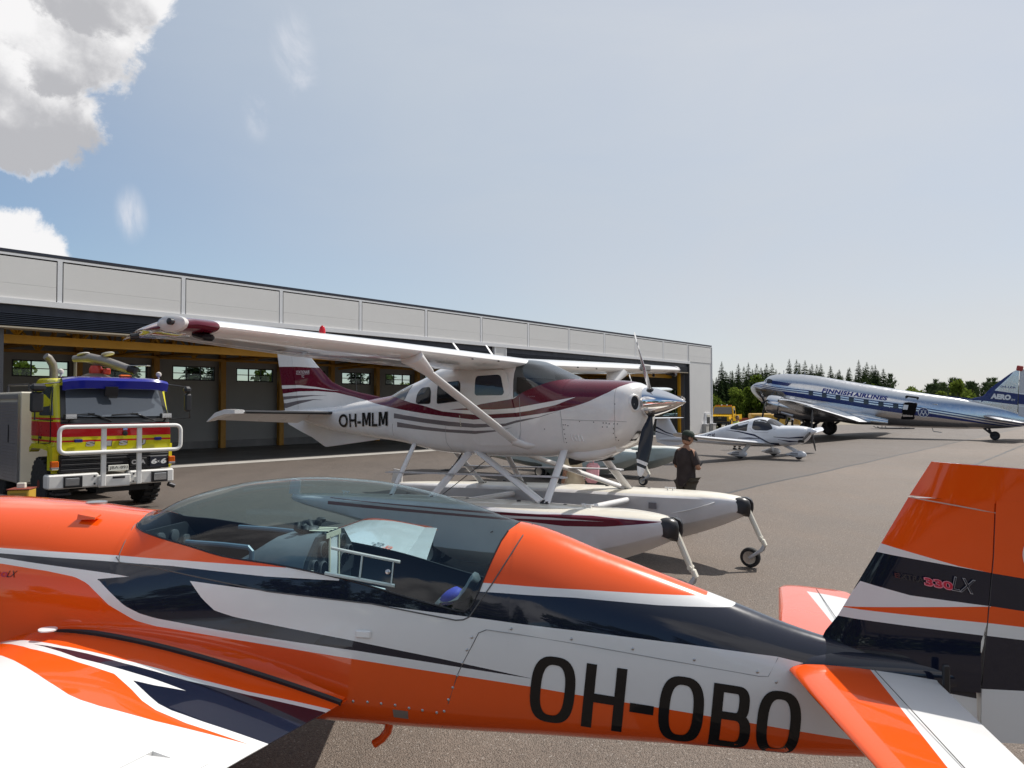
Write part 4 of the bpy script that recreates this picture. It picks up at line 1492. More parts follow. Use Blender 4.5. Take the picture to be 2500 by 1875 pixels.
        q = [(q[0][0] - .11, 1.955), (q[0][0] + .0, 1.955), (q[0][0] + .03, 1.83), (q[0][0] - .10, 1.83)]
        m2 = MB()
        m2.add([(nose_x(y, z) + .008, -y, z) for y, z in q], [(0, 1, 2, 3)])
        m2.build('oil_cooler_opening', mat('mesh_dark', (.05, .045, .04), .7), root, 0)
        mb = MB()
        Fe = Fus([(.52, 1.60, 1.66, 1.72, .10, .8, .8), (.60, 1.555, 1.65, 1.74, .17, .8, .8), (.8, 1.535, 1.65, 1.76, .22, .8, .8), (1.05, 1.56, 1.66, 1.78, .21, .8, .8), (1.35, 1.68, 1.74, 1.82, .14, .8, .8)])
        Fe.mesh(mb, frange(.52, 1.35, 10), 8)
        ex = mb.build('exhaust_fairing', white, root, 60)
        ex.location = (0, -.16, 0)
        m2 = MB()
        m2.tube([(.86, -.24, 1.60), (.74, -.27, 1.555), (.66, -.285, 1.545)], [.06, .062, .06], 14)
        m2.build('exhaust_pipe', mat('sooty_steel', (.03, .025, .022), .6, .3), root)
        m2 = MB()
        m2.tube([(.95, -.12, 1.56), (1.22, -.10, 1.585)], .022, 8)
        m2.build('drain_pipe', M_BLACKP, root)
    # ------------ lettering
    if main:
        ink = MATS['black_lettering']
        lettering('OH-MLM', 'registration', ink, root, (-3.94, 0, 1.912), (1, 0, .034), (.0, 0, 1), 1.325, .232, onside(F, -1, .012), bold=.022, space=1.0)
        fyy = lambda p: (p.x, -.058, p.z)
        sil = mat('pale_lettering', (.6, .55, .56), .4)
        lettering('STATIONAIR', 'fin_lettering', sil, root, (-5.375, -.058, 2.868), (1, 0, -.0), (.12, 0, 1), .375, .055, fyy, bold=.01)
        lettering('TC', 'fin_lettering', sil, root, (-5.225, -.058, 2.79), (1, 0, -.0), (0, 0, 1), .078, .045, fyy, bold=.01)
        m2 = MB()
        m2.box((-5.19, -.057, 2.857), (.37, .002, .006))
        m2.build('fin_lettering', sil, root, 0)
        lettering('SUGRA', 'side_lettering', mat('faint_lettering', (.35, .2, .22), .4), root, (.17, 0, 2.395), (1, 0, 0), (0, 0, 1), .11, .018, onside(F, -1, .004))
    # ------------ wings
    zw = 2.855 if main else 2.735
    ws = ((0.0, .0, 1.63, zw, .12, 1.5, .02), (.6, .0, 1.63, zw + .015, .12, 1.5, .02), (2.9, .0, 1.63, zw + .07, .12, 1.5, .02), (4.95, -.10, 1.22, zw + .13, .12, 1.0, .02))
    wm = [skin]
    for s in (-1, 1):
        mb = MB()
        st = [(s * y, x, c, z, t, tw, cm) for y, x, c, z, t, tw, cm in ws]
        wing_mesh(mb, st, 20, 0, .76, xdir=-1)
        wv = mb.build('wing', skin, root, 30)
        flapm = mat('beaded_skin', PLANEW, .3, 0, .6) if main else body
        for nm, ya, yb in (('flap', .65, 2.86), ('aileron', 2.92, 4.93)):
            mb = MB()

            def stt(y):
                i = 1 if y <= 2.9 else 2
                a_, b_ = ws[i], ws[i + 1]
                f = (y - a_[0]) / (b_[0] - a_[0])
                q = [a_[j] + (b_[j] - a_[j]) * f for j in range(7)]
                return q
            rows = []
            nb = 28
            for i in range(nb + 1):
                y = ya + (yb - ya) * i / nb
                q = stt(y)
                q[4] = q[4] * (1.06 if i % 2 else .90)
                rows.append((s * y, q[1], q[2], q[3], q[4], q[5], q[6]))
            wing_mesh(mb, rows, 8, .772, 1.0, xdir=-1)
            mb.build(nm, flapm, root, 20)
        # tip cap: swept, drooped maroon and white
        mb = MB()
        rings = []
        for (y, xl, ch, dz, t) in ((4.95, -.10, 1.22, 0, .12), (5.03, -.10, 1.22, .0, .12), (5.18, -.16, 1.27, .01, .11), (5.32, -.34, 1.20, .0, .085), (5.40, -.50, 1.08, -.02, .05), (5.43, -.60, .98, -.03, .012)):
            r_ = []
            for xc_, zc_ in airfoil(t, 16, .02):
                r_.append((xl - xc_ * ch, s * (4.95 + (y - 4.95) * (1 - .62 * xc_)), zw + .13 + dz + zc_ * ch - .03 * xc_ * ch))
            rings.append(r_)
        mb.loft(rings)
        if main:
            tip_m = MATS.get('wing_tip_paint') or livery('wing_tip_paint', PLANEW, [
                (MAROON, [(-2, 5.25), (-1.3, 5.30), (-1.1, 5.36), (-.8, 5.6), (0, 5.6)], None, (-1.3, .1)), (PLANEW, [(-2, 5.19), (-1.2, 5.2), (-1.0, 5.215), (-.9, 5.19)], [(-2, 5.16), (-1.2, 5.165), (-1.0, 5.18), (-.9, 5.19)], (-2, -.9)), (PLANEW, [(-2, 5.0), (.2, 5.0)], None, None)],
                (-2, .2), (4.8, 5.6), axes=('X', 'Y'), absy=True, rough=.25, coat=.9)
        mb.build('wing_tip', tip_m if main else body, root, 40)
        if main:
            m2 = MB()
            lens = [(-.20, 5.205), (-.30, 5.30), (-.52, 5.385), (-.60, 5.37), (-.50, 5.25), (-.30, 5.16)]
            m2.lathe((-.36, s * 5.30, zw + .155), (.35, s * 1.0, .05), [(-.03, .15), (.02, .15), (.045, .10), (.055, .02)], 20)
            tl = m2.build('tip_light_cover', mat('clear_cover', (.62, .60, .58), .15, 0, .8), root, 60)
            tl.scale = (1, 1, 1)
            for v in tl.data.vertices:
                v.co.z = zw + .150 + (v.co.z - zw - .155) * .50
            m2 = MB()
            m2.lathe((-.30, s * 5.355, zw + .16), (.3, s * 1, 0), [(-.02, .03), (.015, .03), (.025, .015)], 12)
            m2.build('tip_lamp', M_DARK, tl)
            m2 = MB()
            m2.lathe((-.85, s * 5.40, zw + .055), (-.4, s * 1, -.1), [(-.05, .03), (.02, .03), (.022, .02)], 12)
            m2.build('tail_light', M_BLACKP, tl)
            m2 = MB()
            m2.box((-.30, s * 5.04, zw + .055), (.22, .12, .06), rot=Matrix.Rotation(R(12), 3, 'Y'), bev=.02)
            m2.build('landing_light', mat('black_gloss', (.01, .01, .012), .2, 0, .6), root)
        # strut with fairings
        mb = MB()
        st_z = 2.77 if main else 2.66
        mb.tube([(-.02, s * .56, 1.775), (-.12, s * 2.42, st_z)], .085, 14, flat=(.42, 1.0), up=(0, .3, 1))
        mb.build('wing_strut', white, root, 60)
        mb = MB()
        mb.tube([(-.10, s * 2.25, st_z - .09), (-.13, s * 2.50, st_z + .07)], [.095, .19], 14, flat=(.5, 1.0), up=(0, .3, 1))
        mb.build('strut_cuff', white, root, 60)
        mb = MB()
        mb.tube([(-.05, s * .60, 1.80), (.12, s * .50, 1.735), (.36, s * .46, 1.735)], [.10, .09, .03], 12, flat=(.55, 1.1), up=(0, .3, 1))
        mb.build('strut_foot', white, root, 60)
        if main:
            for y_, x_ in ((1.0, .0), (1.55, .01)):
                m2 = MB()
                m2.box((x_ + .005, s * y_, zw + .012), (.02, .03, .018), bev=.004)
                m2.build('fuel_vent', M_BLACKP, root)
            lb = lettering('OH-MLM' if s > 0 else 'OH-MLM', 'wing_lettering', MATS['black_lettering'], root, (-1.12, s * 3.75, zw + .005), (0, -s * 1.0, 0), (1, 0, .0), 1.7, .42, lambda p: (p.x, p.y, zw + .07 * abs(p.y) / 2.9 - .068 + .012 * (p.x + .6)), bold=.01, cuts=1) if s < 0 else None
            if s < 0:
                # antennas and beacon on the near wing
                m2 = MB()
                m2.lathe((-.45, -3.55, zw + .19), (0, 0, 1), [(0, .035), (.05, .035), (.085, .024), (.10, .005)], 12)
                m2.build('beacon', mat('red_lens', (.5, .01, .02), .2, 0, .6), root)
                m2 = MB()
                m2.loft([[(-.30, -3.55, zw + .14), (-.62, -3.60, zw + .14), (-.62, -3.50, zw + .14)], [(-.42, -3.55, zw + .205), (-.50, -3.57, zw + .205), (-.50, -3.53, zw + .205)]])
                m2.build('beacon_base', white, root)
            else:
                for y_ in (3.3,):
                    m2 = MB()
                    m2.box((.0, y_, zw + .10), (.06, .36, .125), bev=.03)
                    m2.build('stall_panel', mat('grey_panel', (.25, .25, .25), .5), root)
    if main:
        for x_, y_, h_ in ((-.95, -.55, .30), (-1.05, .35, .34)):
            m2 = MB()
            m2.tube([(x_, y_, 2.95), (x_ - .22, y_, 2.95 + h_ * .8)], [.016, .009], 6, flat=(1, 2.0))
            m2.build('blade_antenna', white, root)
        m2 = MB()
        m2.tube([(-3.78, 0, 2.33), (-3.80, 0, 2.42), (-3.86, 0, 2.86)], [.016, .008, .003], 6)
        m2.build('whip_antenna', M_BLACKP, root)
    # ------------ tail
    mb = MB()
    rows = []
    prof = [(2.20, -3.10, -5.30, .05), (2.43, -3.25, -5.36, .05), (2.50, -3.70, -5.38, .05), (2.56, -4.0, -5.40, .05), (2.60, -4.15, -5.41, .05), (2.70, -4.45, -5.43, .05), (2.89, -4.711, -5.47, .045), (3.03, -4.885, -5.50, .042), (3.42, -5.34, -5.59, .03)]
    for z, xa, xb, h in prof:
        hh = [(xa + (xb - xa) * f, h * math.sqrt(max(1 - (1 - min(f * 3, 1)) ** 2, 0)) * (1 - .25 * f) + .002, z) for f in frange(0, 1, 10)]
        rows.append(hh + [(x, -w, z_) for x, w, z_ in hh[::-1]])
    mb.loft(rows)
    mb.build('fin', fin_m, root, 40)
    mb = MB()
    rows = []
    for z, xa, xb, h in [(2.17, -5.31, -5.755, .04), (2.6, -5.425, -5.855, .036), (3.03, -5.51, -5.955, .032), (3.2, -5.55, -5.996, .028), (3.42, -5.60, -6.045, .025)]:
        hh = [(xa + (xb - xa) * f, h * (1 - f) + .002, z) for f in frange(0, 1, 4)]
        rows.append(hh + [(x, -w, z_) for x, w, z_ in hh[::-1]])
    mb.loft(rows)
    mb.build('rudder', fin_m, root, 40)
    mb = MB()
    rows = []
    for z, xa, xb, h in [(1.557, -4.55, -4.62, .012), (1.72, -3.25, -4.99, .018), (1.80, -3.2, -5.25, .02), (1.944, -3.6, -5.66, .02), (2.02, -4.6, -5.72, .02)]:
        hh = [(xa + (xb - xa) * f, h * math.sin(math.pi * min(max(f, .02), .98)) + .004, z) for f in frange(0, 1, 8)]
        rows.append(hh + [(x, -w, z_) for x, w, z_ in hh[::-1]])
    mb.loft(rows)
    mb.build('ventral_fin', white, root, 40)
    for s in (-1, 1):
        mb = MB()
        wing_mesh(mb, [(s * .12, -4.18, .62, 2.155, .10, -1, 0), (s * 1.82, -4.39, .46, 2.185, .09, -1, 0)], 14, xdir=-1)
        mb.build('tailplane', white, root, 32)
        mb = MB()
        mb.tube([(-4.172, s * .14, 2.155), (-4.38, s * 1.80, 2.185)], .026, 8)
        mb.build('deice_boot', M_BLACKP, root)
        mb = MB()
        wing_mesh(mb, [(s * .12, -4.80, .48, 2.15, .07, 22, 0), (s * 1.80, -4.86, .34, 2.18, .07, 22, 0)], 10, xdir=-1)
        mb.build('elevator', white, root, 32)
        mb = MB()
        mb.loft([[(-4.36, s * 1.84, 2.22), (-4.36, s * 2.0, 2.215), (-4.36, s * 2.0, 2.16), (-4.36, s * 1.84, 2.16)], [(-4.6, s * 1.84, 2.23), (-4.6, s * 2.02, 2.225), (-4.6, s * 2.02, 2.15), (-4.6, s * 1.84, 2.15)], [(-4.86, s * 1.82, 2.19), (-4.86, s * 2.02, 2.17), (-4.86, s * 2.02, 2.10), (-4.86, s * 1.82, 2.11)], [(-5.18, s * 1.80, 2.055), (-5.12, s * 2.0, 2.03), (-5.12, s * 2.0, 2.02), (-5.18, s * 1.80, 2.04)]])
        mb.build('elevator_horn', white, root, 40)
    # ------------ floats and their struts
    for s in (-1, 1):
        mb = MB()
        mb.loft(float_rings(s))
        fl = mb.build('float', fl_stripe if s < 0 else fl_near, root, 38)
        # rubber bow bumper: two rounded lobes
        for e in (-1, 1):
            mb = MB()
            mb.loft([[(2.43, s * 1.15 + e * .02, .84), (2.43, s * 1.15 + e * .155, .87), (2.43, s * 1.15 + e * .165, 1.0), (2.43, s * 1.15 + e * .12, 1.045), (2.43, s * 1.15 + e * .02, 1.05)],
                     [(2.52, s * 1.15 + e * .025, .80), (2.52, s * 1.15 + e * .14, .84), (2.52, s * 1.15 + e * .15, 1.0), (2.52, s * 1.15 + e * .11, 1.05), (2.52, s * 1.15 + e * .025, 1.05)],
                     [(2.585, s * 1.15 + e * .035, .80), (2.585, s * 1.15 + e * .10, .86), (2.585, s * 1.15 + e * .105, .98), (2.585, s * 1.15 + e * .08, 1.02), (2.585, s * 1.15 + e * .035, 1.02)],
                     [(2.61, s * 1.15 + e * .05, .88), (2.61, s * 1.15 + e * .075, .90), (2.61, s * 1.15 + e * .075, .96), (2.61, s * 1.15 + e * .06, .98), (2.61, s * 1.15 + e * .05, .97)]])
            mb.build('bow_bumper', M_BLACKP, fl, 50)
        # nose gear: leg, fork, wheel
        mb = MB()
        mb.tube([(2.55, s * 1.15, .90), (2.69, s * 1.15, .60), (2.74, s * 1.15, .49)], [.036, .036, .03], 10)
        leg = mb.build('nose_leg', M_CREAM, root)
        mb = MB()
        mb.box((2.765, s * 1.15, .47), (.05, .075, .10), rot=Matrix.Rotation(R(-25), 3, 'Y'), bev=.012)
        mb.lathe((2.72, s * 1.15, .535), (0, 1, 0), [(-.045, .025), (.045, .025)], 10)
        mb.build('leg_knuckle', M_CREAM, leg)
        mb = MB()
        for e in (-1, 1):
            mb.tube([(2.77, s * 1.15 + e * .02, .44), (2.74, s * 1.15 + e * .055, .375), (2.62, s * 1.15 + e * .06, .285), (2.585, s * 1.15 + e * .06, .26)], [.02, .022, .022, .018], 8)
        mb.build('wheel_fork', mat('grey_paint', (.45, .46, .48), .4), leg)
        wheel(root, (2.583, s * 1.15, .262), .133, .085, M_TYRE, M_STEEL, 'nose_wheel')
        # main gear behind the step
        mb = MB()
        mb.tube([(-.75, s * 1.15, .50), (-.95, s * 1.15, .36)], .05, 8)
        mb.build('main_leg', M_CREAM, root)
        for e in (-1, 1):
            wheel(root, (-.95, s * 1.15 + e * .13, .315), .187, .11, M_TYRE, M_STEEL, 'main_wheel')
        # water rudder, cleats, name plate, mooring line
        mb = MB()
        mb.loft([[(-3.86, s * 1.15 - .012, .86), (-4.12, s * 1.15 - .012, .87), (-4.12, s * 1.15 + .012, .87), (-3.86, s * 1.15 + .012, .86)], [(-3.84, s * 1.15 - .012, 1.10), (-4.06, s * 1.15 - .012, 1.12), (-4.06, s * 1.15 + .012, 1.12), (-3.84, s * 1.15 + .012, 1.10)]])
        mb.build('water_rudder', white, root)
        if main:
            for xc_ in (1.45, -2.75):
                mb = MB()
                dz = 1.085 if xc_ > 0 else .965
                mb.box((xc_, s * 1.15 - .02, dz + .03), (.17, .018, .014), bev=.005)
                mb.box((xc_ - .04, s * 1.15 - .02, dz + .012), (.018, .018, .04))
                mb.box((xc_ + .04, s * 1.15 - .02, dz + .012), (.018, .018, .04))
                tag(mb.build('cleat', M_WHITE, fl))
            for xc_ in (-1.6, -.5, .35, 1.05, 1.95):
                mb = MB()
                mb.lathe((xc_, s * 1.15 + .12, 1.035 + (.02 if xc_ > 0 else -.01)), (0, 0, 1), [(0, .028), (.018, .026), (.024, .01)], 10)
                mb.build('deck_plug', M_DARK, fl)
        # struts
        for a, b, r_ in (((.64, s * .36, 1.74), (.81, s * 1.10, 1.06), .062), ((-.93, s * .36, 1.66), (.75, s * 1.08, 1.075), .075), ((-.95, s * .36, 1.66), (-1.10, s * 1.10, 1.0), .062), ((-2.10, s * .36, 1.71), (-1.90, s * 1.08, .97), .055)):
            mb = MB()
            mb.tube([a, b], r_, 12, flat=(.45, 1.0) if abs(a[0] - b[0]) < 1 else (1.0, .45), up=(0, 1, 0) if True else None)
            sb = mb.build('float_strut', white, root, 60)
            mb = MB()
            mb.box((b[0], b[1], b[2] - .005), (.10, .07, .05), bev=.012)
            mb.box((b[0] + .03, b[1], b[2] + .03), (.02, .09, .02), bev=.005)
            mb.build('strut_fitting', M_DARK if main else body, sb)
        mb = MB()
        mb.loft([[(x, s * .755 - .06, z), (x, s * .755 + .06, z), (x, s * .755 + .06, z - .016), (x, s * .755 - .06, z - .016)] for x, z in ((-2.28, 1.288), (-2.1, 1.296), (.78, 1.380), (.88, 1.372))])
        mb.build('boarding_step', mat('pale_grey_paint', (.55, .54, .55), .4, var=.06), root)
    for x_, z_ in ((.98, .945), (-1.02, .90)):
        mb = MB()
        mb.tube([(x_, -.76, z_), (x_, .76, z_)], .045, 14)
        sb = mb.build('spreader_bar', white, root, 60)
    if main:
        mb = MB()
        pts = [(1.98 - 1.05 * f, .80 + .0, .93 - .13 * math.sin(math.pi * f * .8) - .02 * f) for f in frange(0, 1, 14)]
        mb.tube([(2.2, .875, .99)] + [(2.2 - .95 * f, .80 - .06 * f, .985 - .20 * math.sin(math.pi * .55 * f) + .0) for f in frange(.06, 1, 12)], .007, 6)
        mb.build('mooring_line', M_WHITE, root)
        for a, b in (((-.93, -.36, 1.66), (-.98, .36 + .7, 1.02)), ((-.93, .36, 1.66), (-.98, -1.06, 1.02)), ((.80, -1.10, 1.06), (.75, -1.60, .70)), ((.80, -1.10, 1.06), (.35, -1.62, .74))):
            mb = MB()
            mb.tube([a, b], .006, 5)
            mb.build('bracing_wire', M_DARK, root)
        mb = MB()
        mb.box((1.38, .70, .90), (.115, .012, .085))
        pl = mb.build('float_plate', mat('etched_grey', (.22, .21, .23), .5, .3), root, 0)
        mb = MB()
        mb.tube([(-1.17, -.30, 1.62), (-1.24, -.42, 1.42), (-1.33, -.44, 1.33), (-1.42, -.44, 1.33)], .013, 6)
        mb.box((-1.42, -.44, 1.325), (.12, .05, .012))
        mb.build('boarding_foothold', M_DARK, root)
    return root, F


SC_F = 1.06
fp1 = thing('floatplane', 'white and maroon high-wing floatplane on amphibious floats with a chrome spinner', 'floatplane', (.437, 11.424, -.136), R(-36.24))
fp1.scale = (SC_F,) * 3
build_floatplane(fp1, True)
fp2 = thing('floatplane', 'grey-green floatplane half hidden behind the maroon and white one', 'floatplane', (2.546, 24.60, -.136), R(-42))
fp2.scale = (SC_F,) * 3
build_floatplane(fp2, False)
# ================================================================== ground, hangar, trees
def sheet(name, poly, z, m, kind='structure', skirt=0.0):
    me = bpy.data.meshes.new(name)
    V = [(x, y, z) for x, y in poly]
    me.from_pydata(V, [], [tuple(range(len(V)))])
    me.materials.append(m)
    me.update()
    if me.polygons[0].normal.z < 0:
        me.flip_normals()
    o = bpy.data.objects.new(name, me)
    COL.link(o)
    o['kind'] = kind
    return o


def asphalt(name, dark, light, fleck, rough, stain=0.3, grain=1.0):
    m = bpy.data.materials.new(name)
    m.use_nodes = True
    k = NT(m.node_tree)
    p = m.node_tree.nodes['Principled BSDF']
    oc = k.n('ShaderNodeTexCoord').outputs['Object']
    big = k.noise(oc, .12, 5.0, .6, .3)
    mid = k.noise(k.v('MULTIPLY', oc, (1.0, .35, 1)), 1.1, 6.0, .65, .4)
    fine = k.noise(oc, 46.0, 3.0, .65)
    vor = k.n('ShaderNodeTexVoronoi')
    vor.inputs['Scale'].default_value = 85.0
    k.put(vor.inputs['Vector'], oc)
    vd = vor.outputs['Distance']
    col = k.mix(k.lin(fine, .32, .68), dark, light)
    col = k.mix(k.m('MULTIPLY', k.ss(vor.outputs['Color'], .80, .96), .75 * grain), col, fleck)
    col = k.mix(k.m('MULTIPLY', k.ss(k.noise(oc, 30.0, 2.0, .5), .60, .72), .55 * grain), col, tuple(c * .35 for c in dark))
    tone = k.m('MULTIPLY', k.lin(big, .3, .7, 1 - stain * .5, 1 + stain * .5), k.lin(mid, .3, .7, 1 - stain * .45, 1 + stain * .4))
    col = k.v('MULTIPLY', col, k_vec(k, tone))
    # a few dark oil drips and repaired seams
    oil = k.ss(k.noise(oc, .55, 2.0, .4), .70, .78)
    col = k.mix(k.m('MULTIPLY', oil, .35), col, tuple(c * .4 for c in dark))
    k.put(p.inputs['Base Color'], col)
    k.put(p.inputs['Roughness'], k.lin(mid, .3, .7, rough - .06, rough + .08))
    p.inputs['Specular IOR Level'].default_value = .45
    b = k.n('ShaderNodeBump')
    b.inputs['Strength'].default_value = .8
    b.inputs['Distance'].default_value = .012
    k.put(b.inputs['Height'], k.m('ADD', k.m('MULTIPLY', vd, -1.0), k.m('MULTIPLY', fine, .8)))
    m.node_tree.links.new(b.outputs[0], p.inputs['Normal'])
    return m


U = Vector((.62607, .77977, 0))
NRM = Vector((.77977, -.62607, 0))
P2 = Vector((17.0, 65.9, 0))


def fac(x, y=0.0):
    """point on the ground from distance along the hangar front and depth into it"""
    q = P2 + U * x - NRM * y
    return (q.x, q.y)


field_m = bpy.data.materials.new('field_grass')
field_m.use_nodes = True
k = NT(field_m.node_tree)
oc = k.n('ShaderNodeTexCoord').outputs['Object']
gcol = k.mix(k.lin(k.noise(oc, .25, 6.0, .65), .3, .7), (.055, .075, .02), (.12, .11, .045))
gcol = k.mix(k.ss(k.noise(oc, .035, 4.0, .6), .52, .64), gcol, (.17, .14, .095))
k.put(field_m.node_tree.nodes['Principled BSDF'].inputs['Base Color'], gcol)
field_m.node_tree.nodes['Principled BSDF'].inputs['Roughness'].default_value = .9
sheet('ground', [(-900, -700), (1200, -700), (1200, 1500), (-900, 1500)], -.03, field_m)
gravel_m = asphalt('gravel', (.20, .17, .13), (.30, .26, .20), (.4, .37, .31), .9, .4)
sheet('gravel_verge', [(-20, 84), (60, 90), (150, 80), (240, 60), (240, 92), (150, 112), (60, 122), (-30, 116)], -.012, gravel_m)
new_m = asphalt('new_asphalt', (.072, .056, .045), (.126, .100, .082), (.22, .20, .18), .62, .26)
old_m = asphalt('worn_asphalt', (.104, .079, .061), (.184, .143, .113), (.38, .34, .30), .66, .32)
sheet('apron', [fac(-150, .6), fac(30, .6), (28, 92), (62, 97), (150, 90), (240, 70), (240, -60), (-120, -60)], -.008, new_m)
e0, e1 = Vector((5.3, 19.6)), Vector((26.5, 46.1))
dv = (e1 - e0).normalized()
nv = Vector((dv.y, -dv.x))
A0 = e0 - dv * 60
A1 = e0 + dv * 75
wob = []
rw = random.Random(5)
for i in range(61):
    f = i / 60
    q = A0 + (A1 - A0) * f + nv * rw.uniform(-.05, .05)
    wob.append((q.x, q.y))
sheet('worn_apron', wob + [tuple(A1 + nv * 150), tuple(A0 + nv * 150)], -.004, old_m)
# tarred joint between the two surfaces
mb = MB()
ja = []
for i, (x, y) in enumerate(wob):
    ja.append([(x - nv.x * (.05 + rw.uniform(0, .03)), y - nv.y * .05, .0), (x + nv.x * (.03 + rw.uniform(0, .03)), y + nv.y * .05, .0)])
mb.loft(ja, 0, False)
tag(mb.build('tar_joint', mat('tar', (.02, .019, .018), .5), None, 0), kind='structure')
mb = MB()
for (o_, ln, wd) in (((9.0, 17.0), 15, .05), ((15.5, 26.5), 24, .06), ((30, 38), 30, .07), ((38, 38), 30, .06)):
    q0 = Vector(o_)
    r_ = []
    for i in range(31):
        q = q0 + dv * ln * i / 30 + nv * rw.uniform(-.03, .03)
        w = wd * rw.uniform(.5, 1.2)
        r_.append([(q.x - nv.x * w, q.y - nv.y * w, .0), (q.x + nv.x * w, q.y + nv.y * w, .0)])
    mb.loft(r_, 0, False)
tag(mb.build('crack_sealing', MATS['tar'], None, 0), kind='structure')
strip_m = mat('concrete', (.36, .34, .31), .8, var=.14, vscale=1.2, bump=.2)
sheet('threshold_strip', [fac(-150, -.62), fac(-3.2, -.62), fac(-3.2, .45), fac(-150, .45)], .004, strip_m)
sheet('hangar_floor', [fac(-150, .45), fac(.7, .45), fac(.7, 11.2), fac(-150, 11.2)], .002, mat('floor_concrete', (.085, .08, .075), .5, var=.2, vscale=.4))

# ------------------------------------------------------------------ hangar
hang = thing('hangar', 'long pale grey hangar with an open front and yellow steel frame inside', 'hangar', (17.0, 65.9, 0), rot=(0, R(-.246), R(51.24)))
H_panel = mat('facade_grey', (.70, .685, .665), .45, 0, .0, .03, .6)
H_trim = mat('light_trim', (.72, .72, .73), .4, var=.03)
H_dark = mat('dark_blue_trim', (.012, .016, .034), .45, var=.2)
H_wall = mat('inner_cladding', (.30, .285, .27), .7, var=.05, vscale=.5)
H_conc = mat('plinth_concrete', (.20, .19, .185), .85, var=.15, vscale=1.0, bump=.3)
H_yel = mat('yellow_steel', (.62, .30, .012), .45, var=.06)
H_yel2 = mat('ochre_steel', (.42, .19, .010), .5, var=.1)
XL, XR = -78.0, .83
posts = [XR - .0] + [-3.82 - 4.345 * i for i in range(17)]
zt_, zb_ = 7.40, 6.02
PB = {}


def box_obj(name, c, d, m, parent, bev=0.0, smooth=0):
    """box as its own object; boxes of one size share their mesh"""
    key = (name, tuple(round(q, 3) for q in d), m.name, bev)
    if key in PB:
        o = bpy.data.objects.new(name, PB[key])
        COL.link(o)
        o.parent = parent
    else:
        b = MB()
        b.box((0, 0, 0), d, bev=bev)
        o = b.build(name, m, parent, smooth)
        PB[key] = o.data
    o.location = c
    return o


for i in range(17):
    x1, x0 = posts[i], posts[i + 1]
    w = x1 - x0 - .22
    cx = (x0 + x1) / 2
    if i == 0:
        w = 4.4
        cx = XR - .05 - 2.2
    box_obj('facade_panel', (cx, .04, 6.93), (w, .10, .86), H_panel, hang)
    box_obj('facade_panel', (cx, .04, 6.255), (w, .10, .482), H_panel, hang)
    box_obj('mullion', (x0, .025, 6.71), (.15, .08, 1.40), H_trim, hang)
    box_obj('mullion_joint', (x0 + .09, .035, 6.71), (.022, .07, 1.40), H_dark, hang)
box_obj('fascia_back', ((XL + XR) / 2, .15, 6.72), (XR - XL, .07, 1.5), H_dark, hang)
box_obj('roof_edge', ((XL + XR) / 2 + .02, .14, 7.56), (XR - XL + .1, .30, .09), H_dark, hang)
box_obj('top_trim', ((XL + XR) / 2, .045, 7.445), (XR - XL, .12, .07), H_trim, hang)
box_obj('lintel_trim', ((XL - 3.51) / 2, .02, 5.915), (-3.51 - XL, .16, .19), H_trim, hang)
box_obj('corner_trim', (XR + .035, .10, 3.6), (.09, .30, 7.7), H_trim, hang)
# right end wall, pillar between the two openings
box_obj('end_wall', ((-3.51 + XR) / 2, .07, 2.95), (XR + 3.51, .12, 6.08), H_panel, hang)
box_obj('end_jamb', (-3.56, .55, 2.95), (.10, 1.1, 6.0), mat('jamb_dark', (.06, .06, .065), .6), hang)
box_obj('pillar', (-28.22, .07, 2.85), (.92, .14, 5.95), H_panel, hang)
box_obj('pillar_trim', (-28.72, .06, 2.85), (.08, .20, 5.95), H_trim, hang)
box_obj('pillar_trim', (-27.72, .06, 2.85), (.08, .20, 5.95), H_trim, hang)
for x in (-3.95, -27.4, -29.1, -53.5):
    box_obj('door_guide', (x, .75, 2.75), (.24, .20, 5.7), H_yel, hang)
    box_obj('door_guide_backing', (x + .28, .65, 2.75), (.20, .5, 5.7), mat('jamb_grey', (.10, .10, .11), .6), hang)
# folded doors packed under the lintel
for (xa, xb) in ((XL, -28.8), (-27.65, -3.7)):
    L_ = xb - xa
    c = (xa + xb) / 2
    box_obj('door_housing', (c, .50, 5.69), (L_, .7, .26), H_dark, hang)
    for j in range(7):
        box_obj('door_slat', (c, .42 + .02 * (j % 2), 5.54 - .062 * j), (L_, .72, .030), mat('slat_blue', (.030, .036, .055), .35, .3, var=.1), hang)
        box_obj('slat_gap', (c, .50, 5.51 - .062 * j), (L_, .6, .034), mat('slat_black', (.006, .007, .010), .7), hang)
    box_obj('door_bottom_rail', (c, .40, 5.08), (L_, .76, .05), mat('rail_beige', (.42, .36, .27), .5), hang)
# front yellow beam and trusses
beam_y = 1.55
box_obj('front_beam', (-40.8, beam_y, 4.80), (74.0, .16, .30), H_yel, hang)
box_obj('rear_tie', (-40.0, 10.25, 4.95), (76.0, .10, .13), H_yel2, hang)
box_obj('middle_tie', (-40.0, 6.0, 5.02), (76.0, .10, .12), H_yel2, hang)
BAR = {}


def bar_obj(name, a, b, w, m, parent):
    a, b = Vector(a), Vector(b)
    d = b - a
    key = (name, round(d.x, 3), round(d.y, 3), round(d.z, 3), w)
    if key in BAR:
        o = bpy.data.objects.new(name, BAR[key])
        COL.link(o)
        o.parent = parent
    else:
        q = MB()
        q.tube([(0, 0, 0), d], w * .7, 4)
        o = q.build(name, m, parent, 0)
        BAR[key] = o.data
    o.location = a
    return o


